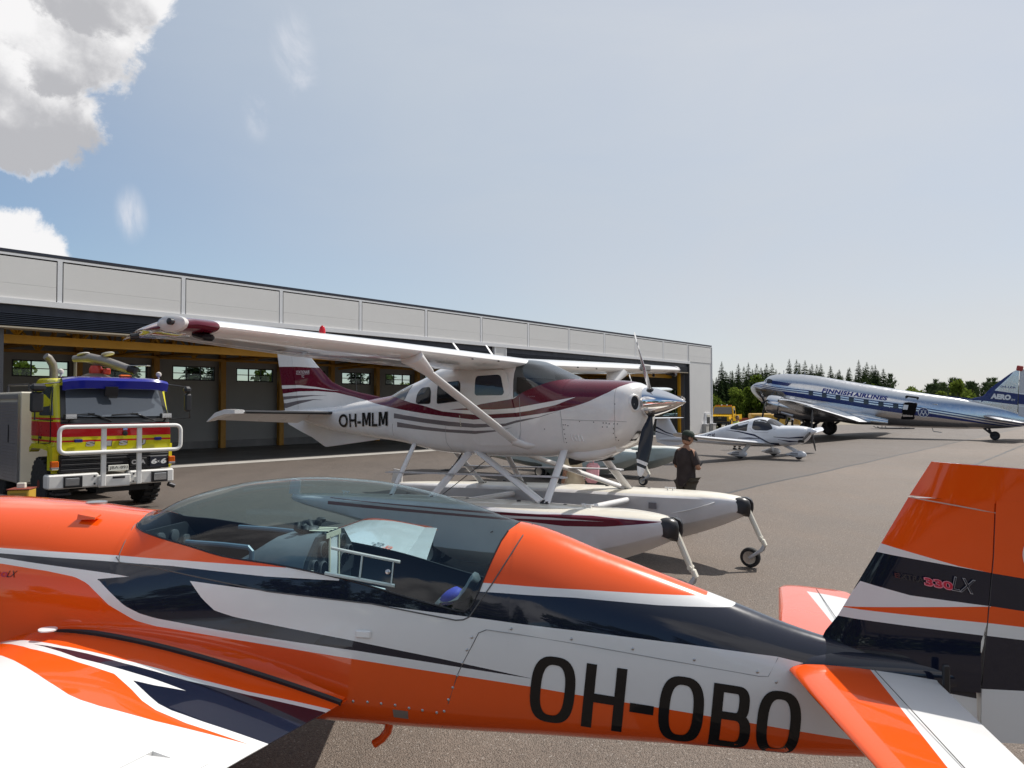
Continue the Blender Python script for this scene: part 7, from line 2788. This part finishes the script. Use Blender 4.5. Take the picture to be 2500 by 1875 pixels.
    for p in ((1.35, .22, 3.46), (.95, -.16, 3.47)):
        mb = MB()
        mb.lathe(p, (.25, .1, 1), [(-.015, .13), (.0, .14), (.015, .13)], 20)
        mb.build('handwheel', mat('wheel_cream', (.55, .52, .46), .5), ca)
    mb = MB()
    mb.tube([(1.62, .30, 2.92), (1.62, .30, 3.35), (1.50, .28, 3.40)], .035, 8)
    mb.tube([(1.50, .28, 3.34), (.60, -.42, 3.06)], .014, 6)
    mb.build('cannon_pipe', MATS['weathered_steel'], ca)
    mb = MB()
    mb.lathe((1.42, .20, 3.30), (0, 0, 1), [(0, .08), (.1, .09), (.14, .05)], 14)
    mb.build('red_valve', MATS['red_paint'], ca)
    mb = MB()
    mb.box((.40, -.34, 2.955), (.12, .26, .05), bev=.02)
    mb.build('orange_marker', MATS['amber_lens'], root)
    # bodywork behind the cab with roller shutters
    body_c = mat('body_cream', (.58, .54, .45), .5, 0, .2, .06)
    mb = MB()
    mb.box((5.3, cy, 1.55), (5.45, 2.46, 2.12), bev=.03)
    mb.build('equipment_body', body_c, root)
    slm = mat('shutter_grey', (.36, .34, .36), .35, .5, var=.05)
    for i in range(25):
        o = box_obj('shutter_slat', (3.50, cy + 1.236, .56 + .074 * i), (1.72, .03, .066), slm, root)
    mb = MB()
    mb.box((3.50, cy + 1.24, 2.50), (1.80, .05, .10)); mb.box((2.62, cy + 1.24, 1.5), (.06, .05, 2.0)); mb.box((4.40, cy + 1.24, 1.5), (.06, .05, 2.0))
    mb.build('shutter_frame', mat('frame_alu', (.40, .39, .40), .4, .6), root, 0)
    lettering('1', 'body_number', blk_, root, (3.42, cy + 1.256, 1.42), (-1, 0, 0), (0, 0, 1), .09, .42, ft)
    mb = MB()
    mb.box((2.565, .55, 2.26), (.03, .22, .16), bev=.01)
    ve = mb.build('vent', M_CREAM, root)
    for i in range(3):
        box_obj('vent_slat', (2.548, .55, 2.215 + .04 * i), (.02, .17, .014), M_DARK, ve)
    mb = MB()
    mb.tube([(2.8, .9, 2.62), (2.8, .9, 2.78), (4.5, .9, 2.80), (4.5, .9, 2.62)], .025, 8)
    mb.build('roof_rail', M_DARK, root)
    mb = MB()
    mb.tube([(2.75, .75, 2.62), (2.72, .72, 2.74), (2.62, .80, 2.80)], .03, 8)
    mb.tube([(2.70, .65, 2.76), (2.74, .90, 2.74)], .02, 6)
    mb.build('roof_tap', MATS['weathered_steel'], root)
    mb = MB()
    mb.box((3.9, cy, .62), (7.4, .9, .24)); mb.box((1.25, cy, .58), (.2, 1.7, .2)); mb.box((.55, cy - .2, .45), (.5, 1.1, .12))
    mb.build('chassis', mat('chassis_black', (.015, .015, .016), .6), root, 0)
    mb = MB()
    mb.box((.42, cy + 1.02, .42), (.40, .30, .05)); mb.box((.42, cy + 1.02, .58), (.05, .3, .3))
    mb.build('step', M_DARK, root, 0)
    mb = MB()
    mb.tube([(.05, -1.18, .50), (.05, -1.32, .44)], .05, 10)
    mb.build('tow_coupling', M_DARK, root)
    return root


build_fire_engine()
# ================================================================== people
def skinned(name, verts, edges, radii, m, parent, sub=2, root_i=0):
    me = bpy.data.meshes.new(name)
    me.from_pydata([tuple(v) for v in verts], edges, [])
    o = bpy.data.objects.new(name, me)
    COL.link(o)
    sk = o.modifiers.new('skin', 'SKIN')
    ss = o.modifiers.new('sub', 'SUBSURF')
    ss.levels = ss.render_levels = sub
    for i, d in enumerate(me.skin_vertices[0].data):
        r = radii[i]
        d.radius = (r, r) if not hasattr(r, '__len__') else r
        d.use_root = (i == root_i)
    bpy.context.view_layer.update()
    dg = bpy.context.evaluated_depsgraph_get()
    nm = bpy.data.meshes.new_from_object(o.evaluated_get(dg))
    bpy.data.objects.remove(o)
    nm.name = name
    nm.materials.clear()
    nm.materials.append(m)
    nm.polygons.foreach_set('use_smooth', [True] * len(nm.polygons))
    ob = bpy.data.objects.new(name, nm)
    COL.link(ob)
    ob.parent = parent
    return ob


SKINC = mat('skin', (.36, .19, .12), .5, var=.08, vscale=20)


def build_person(name_label, loc, rotz, h, shirt, trousers, hair, arms, stride=.08, cap=None, long_shirt=False, group=None, head_turn=0.0, head_tilt=0.15, shoe=None):
    """figure faces +x; arms = (left elbow, left hand, right elbow, right hand) relative to its base, in metres at 1.76 m"""
    root = thing('person', name_label, 'person', loc, rotz, group)
    root.scale = (h / 1.76,) * 3
    le, lh, re_, rh = [Vector(a) for a in arms]
    V = [(0, 0, .96), (.0, 0, 1.10), (.01, 0, 1.26), (0, 0, 1.40), (.01, 0, 1.49), (.03, 0, 1.56),
         (0, .17, 1.42), le, lh, (0, -.17, 1.42), re_, rh,
         (0, .095, .90), (stride * .4, .10, .50), (stride, .105, .10), (0, -.095, .90), (-stride * .2, -.10, .50), (-stride, -.105, .10)]
    E = [(0, 1), (1, 2), (2, 3), (3, 4), (4, 5), (3, 6), (6, 7), (7, 8), (3, 9), (9, 10), (10, 11), (0, 12), (12, 13), (13, 14), (0, 15), (15, 16), (16, 17)]
    Rr = [(.12, .155), (.11, .14), (.115, .155), (.095, .15), .058, .055, .06, .042, .03, .06, .042, .03, .088, .058, .042, .088, .058, .042]
    body = skinned('body', V, E, Rr, SKINC, root)
    # head with face, ears; it turns on the neck
    ct, st_ = math.cos(head_turn), math.sin(head_turn)
    mb = MB()
    rings = []
    prof = [(1.545, .045, .06), (1.565, .075, .062), (1.60, .092, .070), (1.64, .100, .076), (1.68, .103, .079), (1.72, .100, .077), (1.755, .078, .062), (1.775, .04, .035)]
    for z, a, b in prof:
        r = []
        for j in range(16):
            w = 2 * math.pi * j / 16
            x = a * math.cos(w)
            if math.cos(w) > .85 and 1.61 < z < 1.66:
                x += .022                     # nose
            if math.cos(w) > .6 and z < 1.61:
                x += .006
            r.append((x, b * math.sin(w), z))
        rings.append(r)
    mb.loft(rings)
    for s in (-1, 1):
        mb.lathe((-.005, s * .078, 1.655), (0, s, .0), [(-.006, .02), (.0, .030), (.012, .028), (.014, .012)], 10)
    def turn(o):
        c = Vector((.03, 0, 1.55))
        M = Matrix.Translation(c) @ Matrix.Rotation(head_turn, 4, 'Z') @ Matrix.Rotation(head_tilt, 4, 'Y') @ Matrix.Translation(-c + Vector((.01, 0, 0)))
        o.data.transform(M)
    hd = mb.build('head', SKINC, root, 70)
    turn(hd)
    mb = MB()
    for s in (-1, 1):
        mb.lathe((.094, s * .032, 1.668), (1, 0, 0), [(0, .010), (.006, .009), (.009, .003)], 8)
    ey = mb.build('eyes', mat('eye_dark', (.02, .015, .012), .3), hd)
    turn(ey)
    mb = MB()
    mb.box((.102, 0, 1.598), (.012, .045, .008), bev=.003)
    mo = mb.build('mouth', mat('lips', (.25, .09, .07), .5), hd)
    turn(mo)
    mb = MB()
    rings = []
    for z, a, b in [(1.60, .088, .074), (1.64, .108, .083), (1.70, .110, .086), (1.745, .096, .076), (1.785, .05, .045), (1.79, .01, .01)]:
        rings.append([((a * math.cos(w) if math.cos(w) < .35 or z > 1.735 else min(a * math.cos(w), a * .35)) - .004, b * math.sin(w), z) for w in frange(0, 2 * math.pi, 18)[:-1]])
    mb.loft(rings)
    ha = mb.build('hair', hair, root, 70)
    turn(ha)
    if cap is not None:
        mb = MB()
        mb.lathe((-.002, 0, 1.685), (0, 0, 1), [(0, .113), (.04, .112), (.075, .10), (.105, .065), (.115, .02)], 20)
        mb.loft([[(.07, -.085, 1.70), (.07, .085, 1.70), (.07, .085, 1.694), (.07, -.085, 1.694)], [(.15, -.07, 1.688), (.15, .07, 1.688), (.15, .07, 1.682), (.15, -.07, 1.682)], [(.195, -.03, 1.672), (.195, .03, 1.672), (.195, .03, 1.668), (.195, -.03, 1.668)]])
        cp = mb.build('cap', cap, root, 60)
        turn(cp)
    # shirt: one draped body with folds, and two sleeves
    hem = .72 if long_shirt else .83
    k_ = 1.30 if long_shirt else 1.0
    rows = [(hem, .150 * k_, .190 * k_), (hem + .03, .152 * k_, .192 * k_), (.95, .148 * k_, .186 * k_), (1.06, .138, .180), (1.18, .136, .182), (1.30, .138, .192), (1.38, .118, .190), (1.425, .100, .160), (1.46, .080, .105), (1.487, .068, .074)]
    sph = len(name_label) * .7
    mb = MB()
    rings = []
    f0, f1, f2 = [pchip([r[0] for r in rows], [r[i] for r in rows]) for i in (0, 1, 2)]
    for z in frange(hem, 1.487, 34):
        a, b = f1(z), f2(z)
        r = []
        for j in range(40):
            w = 2 * math.pi * j / 40
            low_ = min(max((1.30 - z) / .4, 0), 1)
            fo = 1 + low_ * (.045 * math.sin(w * 5 + sph + z * 5) + .025 * math.sin(w * 9 - z * 14 + sph)) + .012 * math.sin(z * 60 + 3 * math.sin(w * 2))
            r.append((a * math.cos(w) * fo, b * math.sin(w) * fo, z + .008 * math.sin(w * 3 + sph) * low_))
        rings.append(r)
    mb.loft(rings, 0, True, (False, True))
    sh = mb.build('shirt', shirt, root, 80)
    for s_, e_ in ((1, le), (-1, re_)):
        a = Vector((0, s_ * .150, 1.412))
        d_ = (e_ - a)
        mb = MB()
        mb.tube([a - d_ * .12, a + d_ * .12, a + d_ * .45, a + d_ * .76, a + d_ * .80], [.060, .078, .072, .074, .070], 14)
        mb.build('sleeve', shirt, root, 70)
    # trousers and shoes
    V = [(0, 0, .97), (0, .10, .87), (stride * .4, .105, .49), (stride, .108, .10), (0, -.10, .87), (-stride * .2, -.105, .49), (-stride, -.108, .10)]
    E = [(0, 1), (1, 2), (2, 3), (0, 4), (4, 5), (5, 6)]
    skinned('trousers', V, E, [(.14, .165), .112, .088, .078, .112, .088, .078], trousers, root)
    for s, xx in ((1, stride), (-1, -stride)):
        mb = MB()
        mb.loft([[(xx - .09, s * .108 + q * .035, 0), (xx - .09, s * .108 + q * .03, .08)][::1] + [] for q in ()] or [[(xx - .09, s * .108 - .035, 0), (xx - .09, s * .108 + .035, 0), (xx - .085, s * .108 + .03, .09), (xx - .085, s * .108 - .03, .09)],
                 [(xx + .03, s * .108 - .048, 0), (xx + .03, s * .108 + .048, 0), (xx + .02, s * .108 + .036, .10), (xx + .02, s * .108 - .036, .10)],
                 [(xx + .14, s * .108 - .046, 0), (xx + .14, s * .108 + .046, 0), (xx + .14, s * .108 + .038, .05), (xx + .14, s * .108 - .038, .05)],
                 [(xx + .19, s * .108 - .02, 0), (xx + .19, s * .108 + .02, 0), (xx + .19, s * .108 + .018, .03), (xx + .19, s * .108 - .018, .03)]])
        mb.build('shoe', shoe or M_BLACKP, root, 40)
    # hands: palm, four fingers and a thumb, slightly curled
    for s, e, hnd in ((1, le, lh), (-1, re_, rh)):
        d = (hnd - e).normalized()
        side_ = Vector((0, -s, 0))
        side_ = (side_ - d * side_.dot(d)).normalized()
        nrm = d.cross(side_).normalized()
        V, E, Rr = [hnd - d * .01, hnd + d * .045, hnd + d * .075], [(0, 1), (1, 2)], [(.028, .020), (.036, .017), (.036, .014)]
        for i, (L, o_) in enumerate(((.060, -.027), (.072, -.009), (.068, .009), (.052, .026))):
            b0 = hnd + d * .08 + nrm * o_
            b1 = b0 + d * L * .5 + side_ * .012
            b2 = b1 + d * L * .25 + side_ * .030
            q = len(V)
            V += [b0, b1, b2]
            E += [(2, q), (q, q + 1), (q + 1, q + 2)]
            Rr += [.0085, .008, .0065]
        q = len(V)
        V += [hnd + d * .03 - nrm * .036 + side_ * .01, hnd + d * .065 - nrm * .040 + side_ * .026]
        E += [(1, q), (q, q + 1)]
        Rr += [.011, .008]
        skinned('hand', V, E, Rr, SKINC, root, 1, 1)
    return root


T_char = mat('charcoal_cotton', (.030, .022, .022), .85, var=.15, vscale=6)
T_olive = mat('olive_trousers', (.060, .054, .042), .85, var=.1)
H_brown = mat('dark_hair', (.03, .02, .014), .6)
CAPG = mat('dark_green_cap', (.018, .032, .022), .8, var=.15)
man = build_person('man seen from behind in a charcoal t-shirt and dark green cap looking at his phone', (3.14, 13.75, 0), R(33), 1.80, T_char, T_olive, H_brown,
                   ((.02, .27, 1.14), (.26, .12, 1.12), (.03, -.27, 1.14), (.27, -.06, 1.13)), .03, CAPG, head_turn=-.25, head_tilt=.32)
ph = MB()
ph.box((0, 0, 0), (.015, .075, .15), rot=Matrix.Rotation(R(50), 3, 'Y'), bev=.006)
po = ph.build('phone', M_BLACKP, None)
po.parent = None
a_ = R(33)
po.location = (3.14 + (.375 * math.cos(a_) - .03 * math.sin(a_)) * 1.02, 13.75 + (.375 * math.sin(a_) + .03 * math.cos(a_)) * 1.02, 1.185)
po.rotation_euler = (0, 0, a_)
tag(po, 'dark phone held in both hands by the man in the green cap', 'phone')
T_cream = mat('cream_cotton', (.60, .51, .36), .85, var=.08, vscale=8)
build_person('person in loose cream clothes standing behind the white float, mostly hidden', (1.12, 13.75, 0), R(150), 1.68, T_cream, T_cream, H_brown,
             ((.05, .30, 1.14), (.12, .26, .90), (.03, -.30, 1.14), (.10, -.28, .90)), .06, None, True)
pb = MB()
pb.box((0, 0, 0), (.24, .15, .36), bev=.05)
pk = pb.build('shoulder_bag', mat('pink_fabric', (.70, .36, .40), .8, var=.08), None)
pk.location = (1.44, 13.62, 1.08)
pk.rotation_euler = (.0, R(6), R(20))
tag(pk, 'pale pink bag hanging at the side of the person in cream', 'bag')
m2 = MB()
m2.tube([(-.02, -.06, .17), (-.12, -.02, .42), (-.16, .05, .46)], .012, 6)
m2.build('strap', MATS['pink_fabric'], pk)
HV = mat('hi_vis_yellow', (.50, .62, .03), .7)
build_person('person in a hi-vis yellow vest standing behind the small white low-wing aeroplane', (11.9, 40.2, 0), R(-60), 1.76, HV, mat('black_trousers', (.015, .015, .017), .8), H_brown,
             ((.02, .26, 1.15), (.10, .26, .92), (.02, -.26, 1.15), (.10, -.26, .92)), .08)
build_person('person in a rust-red shirt far off under the silver airliner', (30.2, 75.5, 0), R(200), 1.74, mat('rust_shirt', (.30, .09, .06), .8), T_olive, H_brown,
             ((.02, .26, 1.15), (.08, .26, .92), (.02, -.26, 1.15), (.08, -.26, .92)), .1)
build_person('person in a white shirt far off beside the yellow loader', (28.4, 77.0, 0), R(160), 1.76, mat('white_shirt', (.70, .70, .70), .8), mat('black_trousers', (.015, .015, .017), .8), H_brown,
             ((.02, .26, 1.15), (.08, .26, .92), (.02, -.26, 1.15), (.08, -.26, .92)), .1)


# ================================================================== yellow bonneted truck, loader, cars, helicopter, crate
def build_yellow_truck():
    root = thing('yellow_truck', 'yellow bonneted works truck with an amber roof light bar by the hangar corner', 'truck', (21.5, 78.6, 0), R(62))
    Y = mat('works_yellow', (.72, .40, .008), .4, 0, .4, .06)
    mb = MB()      # cab behind a sloping bonnet; x aft, +y left of the picture
    mb.loft([[(x, -w, z0), (x, w, z0), (x, w * f, z1), (x, -w * f, z1)] for x, w, f, z0, z1 in ((0, .92, .94, .75, 1.20), (.06, .98, .93, .70, 1.29), (1.25, 1.05, .95, .70, 1.42))])
    mb.build('bonnet', Y, root, 25)
    mb = MB()
    mb.loft([[(x, -1.08, .75), (x, 1.08, .75), (x, 1.08, 1.45), (x2, .98, 2.30), (x2, -.98, 2.30), (x, -1.08, 1.45)] for x, x2 in ((1.22, 1.52), (1.5, 1.75), (2.7, 2.68))])
    mb.build('cab', Y, root, 25)
    dk = mat('truck_glass', (.03, .03, .035), .06, spec=.9)
    mb = MB()
    mb.add([(1.225, -.96, 1.50), (1.225, .96, 1.50), (1.47, .88, 2.20), (1.47, -.88, 2.20)], [(0, 1, 2, 3)])
    mb.build('windscreen', dk, root, 0)
    for s in (-1, 1):
        mb = MB()
        mb.add([(1.62, s * 1.09, 1.5), (2.4, s * 1.09, 1.5), (2.36, s * 1.005, 2.15), (1.78, s * 1.005, 2.15)], [(0, 1, 2, 3)])
        mb.build('side_window', mat('pale_glass', (.25, .30, .34), .06, spec=.9), root, 0)
        mb = MB()
        mb.tube([(1.3, s * 1.05, 1.9), (1.2, s * 1.25, 1.9), (1.2, s * 1.25, 1.5)], .02, 6)
        mb.box((1.2, s * 1.25, 1.7), (.06, .16, .34), bev=.02)
        mb.build('mirror', M_BLACKP, root)
        for x in (.62, 3.9):
            wheel(root, (x, s * .92, .52), .52, .32, M_TYRE, Y)
        mb = MB()
        mb.loft([[(x, s * .80, z), (x, s * 1.10, z), (x, s * 1.10, z - .08), (x, s * .80, z - .08)] for x, z in ((.0, .95), (.25, 1.12), (1.0, 1.14), (1.25, .85))])
        mb.build('fender', Y, root, 25)
    mb = MB()
    mb.box((-.005, 0, .98), (.03, 1.45, .46), bev=.01)
    g = mb.build('grille', M_BLACKP, root)
    box_obj('grille_mark', (-.025, 0, 1.08), (.01, .34, .03), M_STEEL, g)
    for i in range(5):
        box_obj('bonnet_mark', (.02, -.36 + .18 * i, 1.235), (.03, .10, .05), M_BLACKP, root)
    mb = MB()
    mb.box((-.10, 0, .60), (.2, 2.0, .24), bev=.03)
    mb.build('bumper', M_DARK, root)
    mb = MB()
    mb.box((1.75, 0, 2.36), (.22, 1.7, .10), bev=.03)
    lb = mb.build('light_bar', mat('amber_bar', (.6, .16, .01), .3, 0, .6), root)
    for y in (-.4, .15):
        mb = MB()
        mb.lathe((1.55, y, 2.34), (0, 0, 1), [(0, .06), (.1, .07), (.15, .03)], 10)
        mb.build('work_lamp', M_CREAM, root)
    mb = MB()
    mb.box((4.2, 0, .95), (2.9, 2.2, .14)); mb.box((4.2, -1.08, 1.2), (2.9, .05, .45)); mb.box((4.2, 1.08, 1.2), (2.9, .05, .45))
    mb.build('load_bed', Y, root, 0)
    mb = MB()
    mb.box((3.2, 0, .60), (5.6, .8, .2))
    mb.build('chassis', M_DARK, root, 0)
    lettering('25', 'door_number', MATS['black_letter'], root, (1.95, -1.10, 1.10), (1, 0, 0), (0, 0, 1), .30, .26, None, bold=.03)
    return root


build_yellow_truck()


def build_loader():
    root = thing('loader', 'yellow wheel loader parked behind the silver airliner engine', 'loader', (29.2, 84.5, 0), R(175))
    Y = mat('loader_yellow', (.66, .38, .06), .5, var=.08)
    mb = MB()
    mb.box((1.6, 0, 1.05), (2.2, 1.7, .9), bev=.10)
    mb.build('engine_cover', Y, root)
    mb = MB()
    mb.box((.2, 0, 1.05), (1.1, 1.3, .7), bev=.08)
    mb.build('cab', Y, root)
    for s in (-1, 1):
        mb = MB()
        mb.tube([(.0, s * .55, 1.35), (-1.2, s * .55, 1.55), (-2.3, s * .55, .75)], .11, 6)
        mb.build('lift_arm', Y, root)
        for x in (-.6, 2.0):
            wheel(root, (x, s * .95, .62), .62, .42, M_TYRE, Y)
    mb = MB()
    mb.loft([[(-2.3, y, .25), (-3.2, y, .20), (-3.3, y, .24), (-2.5, y, .35), (-2.35, y, .95), (-2.9, y, 1.25), (-2.2, y, 1.1)] for y in (-1.25, 1.25)])
    mb.build('bucket', Y, root, 0)
    mb = MB()
    mb.box((1.2, 0, 1.62), (.12, .12, .3))
    mb.build('exhaust', M_DARK, root, 0)
    mb = MB()
    mb.box((3.4, .1, .9), (1.2, .12, .16)); mb.box((3.4, .1, .62), (1.2, .10, .30))
    mb.build('ripper', mat('red_white', (.55, .12, .08), .6), root, 0)
    return root


build_loader()


def build_car(label, loc, rot, col, wag=False, group='parked cars'):
    root = thing('parked_car', label, 'car', loc, rot, group)
    P = mat('car_paint_%d' % (sum(int(c * 100) for c in col)), col, .25, 0, 1.0)
    mb = MB()
    prof = [(0, .35, .62, .80), (.1, .25, .72, .86), (1.0, .22, .90, .88), (1.5, .22, .93, .88), (3.2, .22, .95, .88), (4.0, .25, .92, .86), (4.3, .35, .75, .8)]
    mb.loft([[(x, -w, z0), (x, w, z0), (x, w, z1 * .8), (x, w * .9, z1), (x, -w * .9, z1), (x, -w, z1 * .8)] for x, z0, z1, w in prof])
    mb.build('body', P, root, 30)
    mb = MB()
    mb.loft([[(x, -w, z) for w in (.80,)] + [(x, .80, z), (x2, .62, z2), (x2, -.62, z2)] for x, z, x2, z2 in ((1.0, .90, 1.75, 1.38), (2.2, .92, 2.3, 1.46), (4.1 if wag else 3.7, .92, 3.2 if not wag else 3.7, 1.40))])
    mb.build('cabin_glass', mat('car_glass', (.03, .06, .065), .05, spec=.9), root, 30)
    mb = MB()
    mb.loft([[(x, -.62, z), (x, .62, z), (x, .58, z + .025), (x, -.58, z + .025)] for x, z in ((1.70, 1.375), (2.3, 1.455), (3.2 if not wag else 3.7, 1.395))])
    mb.build('roof', P, root, 30)
    for s in (-1, 1):
        for x in (.78, 3.45):
            wheel(root, (x, s * .80, .31), .31, .2, M_TYRE, M_STEEL)
        mb = MB()
        mb.box((.04, s * .62, .62), (.1, .3, .12), bev=.03)
        mb.build('headlight', MATS['lamp_glass'], root)
    return root


build_car('white parked car seen between the hangar corner and the yellow truck', (20.3, 82.0, 0), R(35), (.72, .73, .74))
build_car('silver parked car just behind the white car by the hangar corner', (19.4, 86.5, 0), R(100), (.45, .46, .48))
build_car('pale teal parked car seen through the gable window of the hangar', (16.0, 85.5, 0), R(20), (.35, .50, .52), True)


def build_helicopter():
    root = thing('helicopter', 'helicopter on skids parked behind the airliner, only its skids showing', 'helicopter', (39.2, 77.8, 0), R(165))
    bd = mat('helicopter_grey', (.30, .32, .36), .35, 0, .5)
    for s in (-1, 1):
        mb = MB()
        mb.tube([(1.85, s * .95, .22), (1.6, s * .95, .08), (-1.6, s * .95, .06)], .045, 8)
        sk = mb.build('skid', M_DARK, root)
        for x in (1.05, -.75):
            mb = MB()
            mb.tube([(x, s * .95, .07), (x, s * .55, .62)], .035, 6)
            mb.build('skid_leg', M_DARK, sk)
    mb = MB()
    Fh = Fus([(-2.2, 1.1, 1.3, 1.6, .15, 1, 1), (-1.2, .7, 1.2, 1.95, .6, .9, .8), (0, .58, 1.15, 2.1, .75, .85, .75), (1.2, .62, 1.1, 1.9, .7, .9, .8), (1.9, .8, 1.1, 1.45, .3, 1, 1), (2.05, 1.0, 1.1, 1.2, .05, 1, 1)])
    Fh.mesh(mb, frange(-2.2, 2.05, 20), 12)
    mb.build('cabin', bd, root, 50)
    patch(Fh, rpoly([(.2, 1.2), (1.5, 1.15), (1.2, 1.65), (.2, 1.85)], .1), .01, 1, 'window', M_INT, root, 2)
    patch(Fh, rpoly([(.2, 1.2), (1.5, 1.15), (1.2, 1.65), (.2, 1.85)], .1), .01, -1, 'window', M_INT, root, 2)
    mb = MB()
    mb.tube([(-2.0, 0, 1.4), (-6.2, 0, 1.7)], [.2, .08], 10)
    mb.build('tail_boom', bd, root)
    mb = MB()
    mb.box((-6.2, 0, 1.75), (.5, .05, 1.2), bev=.02)
    mb.build('tail_fin', bd, root)
    mb = MB()
    mb.tube([(0, 0, 2.05), (0, 0, 2.5)], .08, 8)
    ms = mb.build('mast', M_DARK, root)
    for s in (-1, 1):
        mb = MB()
        mb.box((s * 2.3, s * .6, 2.48), (4.2, .22, .03), rot=None)
        mb.build('rotor_blade', M_DARK, root, 0)
    return root


build_helicopter()
cr = thing('equipment_case', 'ochre equipment case with a dark lid beside the fire engine front wheel', 'case', (-9.23, 14.35, 0), R(15))
mb = MB()
mb.box((0, 0, .36), (.36, .40, .72), bev=.02)
mb.build('case_body', mat('case_ochre', (.50, .30, .03), .6, var=.1), cr)
mb = MB()
mb.box((0, -.205, .55), (.26, .012, .22), bev=.004)
mb.build('case_label', mat('case_label', (.30, .19, .03), .6), cr)
mb = MB()
mb.box((0, 0, .725), (.38, .42, .02), bev=.005)
mb.build('case_edge', mat('dark_red_edge', (.22, .04, .02), .5), cr)
mb = MB()
mb.box((-.02, .05, .78), (.14, .10, .10), bev=.01)
mb.build('case_latch', M_CREAM, cr)
ck = MB()
ck.loft([[(-.55, 0, 0), (-.55, .25, 0), (-.55, .25, .66), (-.55, 0, .66)], [(.15, 0, 0), (.15, .2, 0), (.15, .2, .64), (.15, 0, .60)], [(.42, .08, .55), (.42, .12, .55), (.42, .12, .57), (.42, .08, .57)]])
co_ = ck.build('dark_cover', mat('black_cover', (.014, .012, .012), .7, var=.2), None, 0)
co_.location = (-9.55, 13.95, 0)
tag(co_, 'black pointed cover standing in front of the ochre equipment case', 'cover')
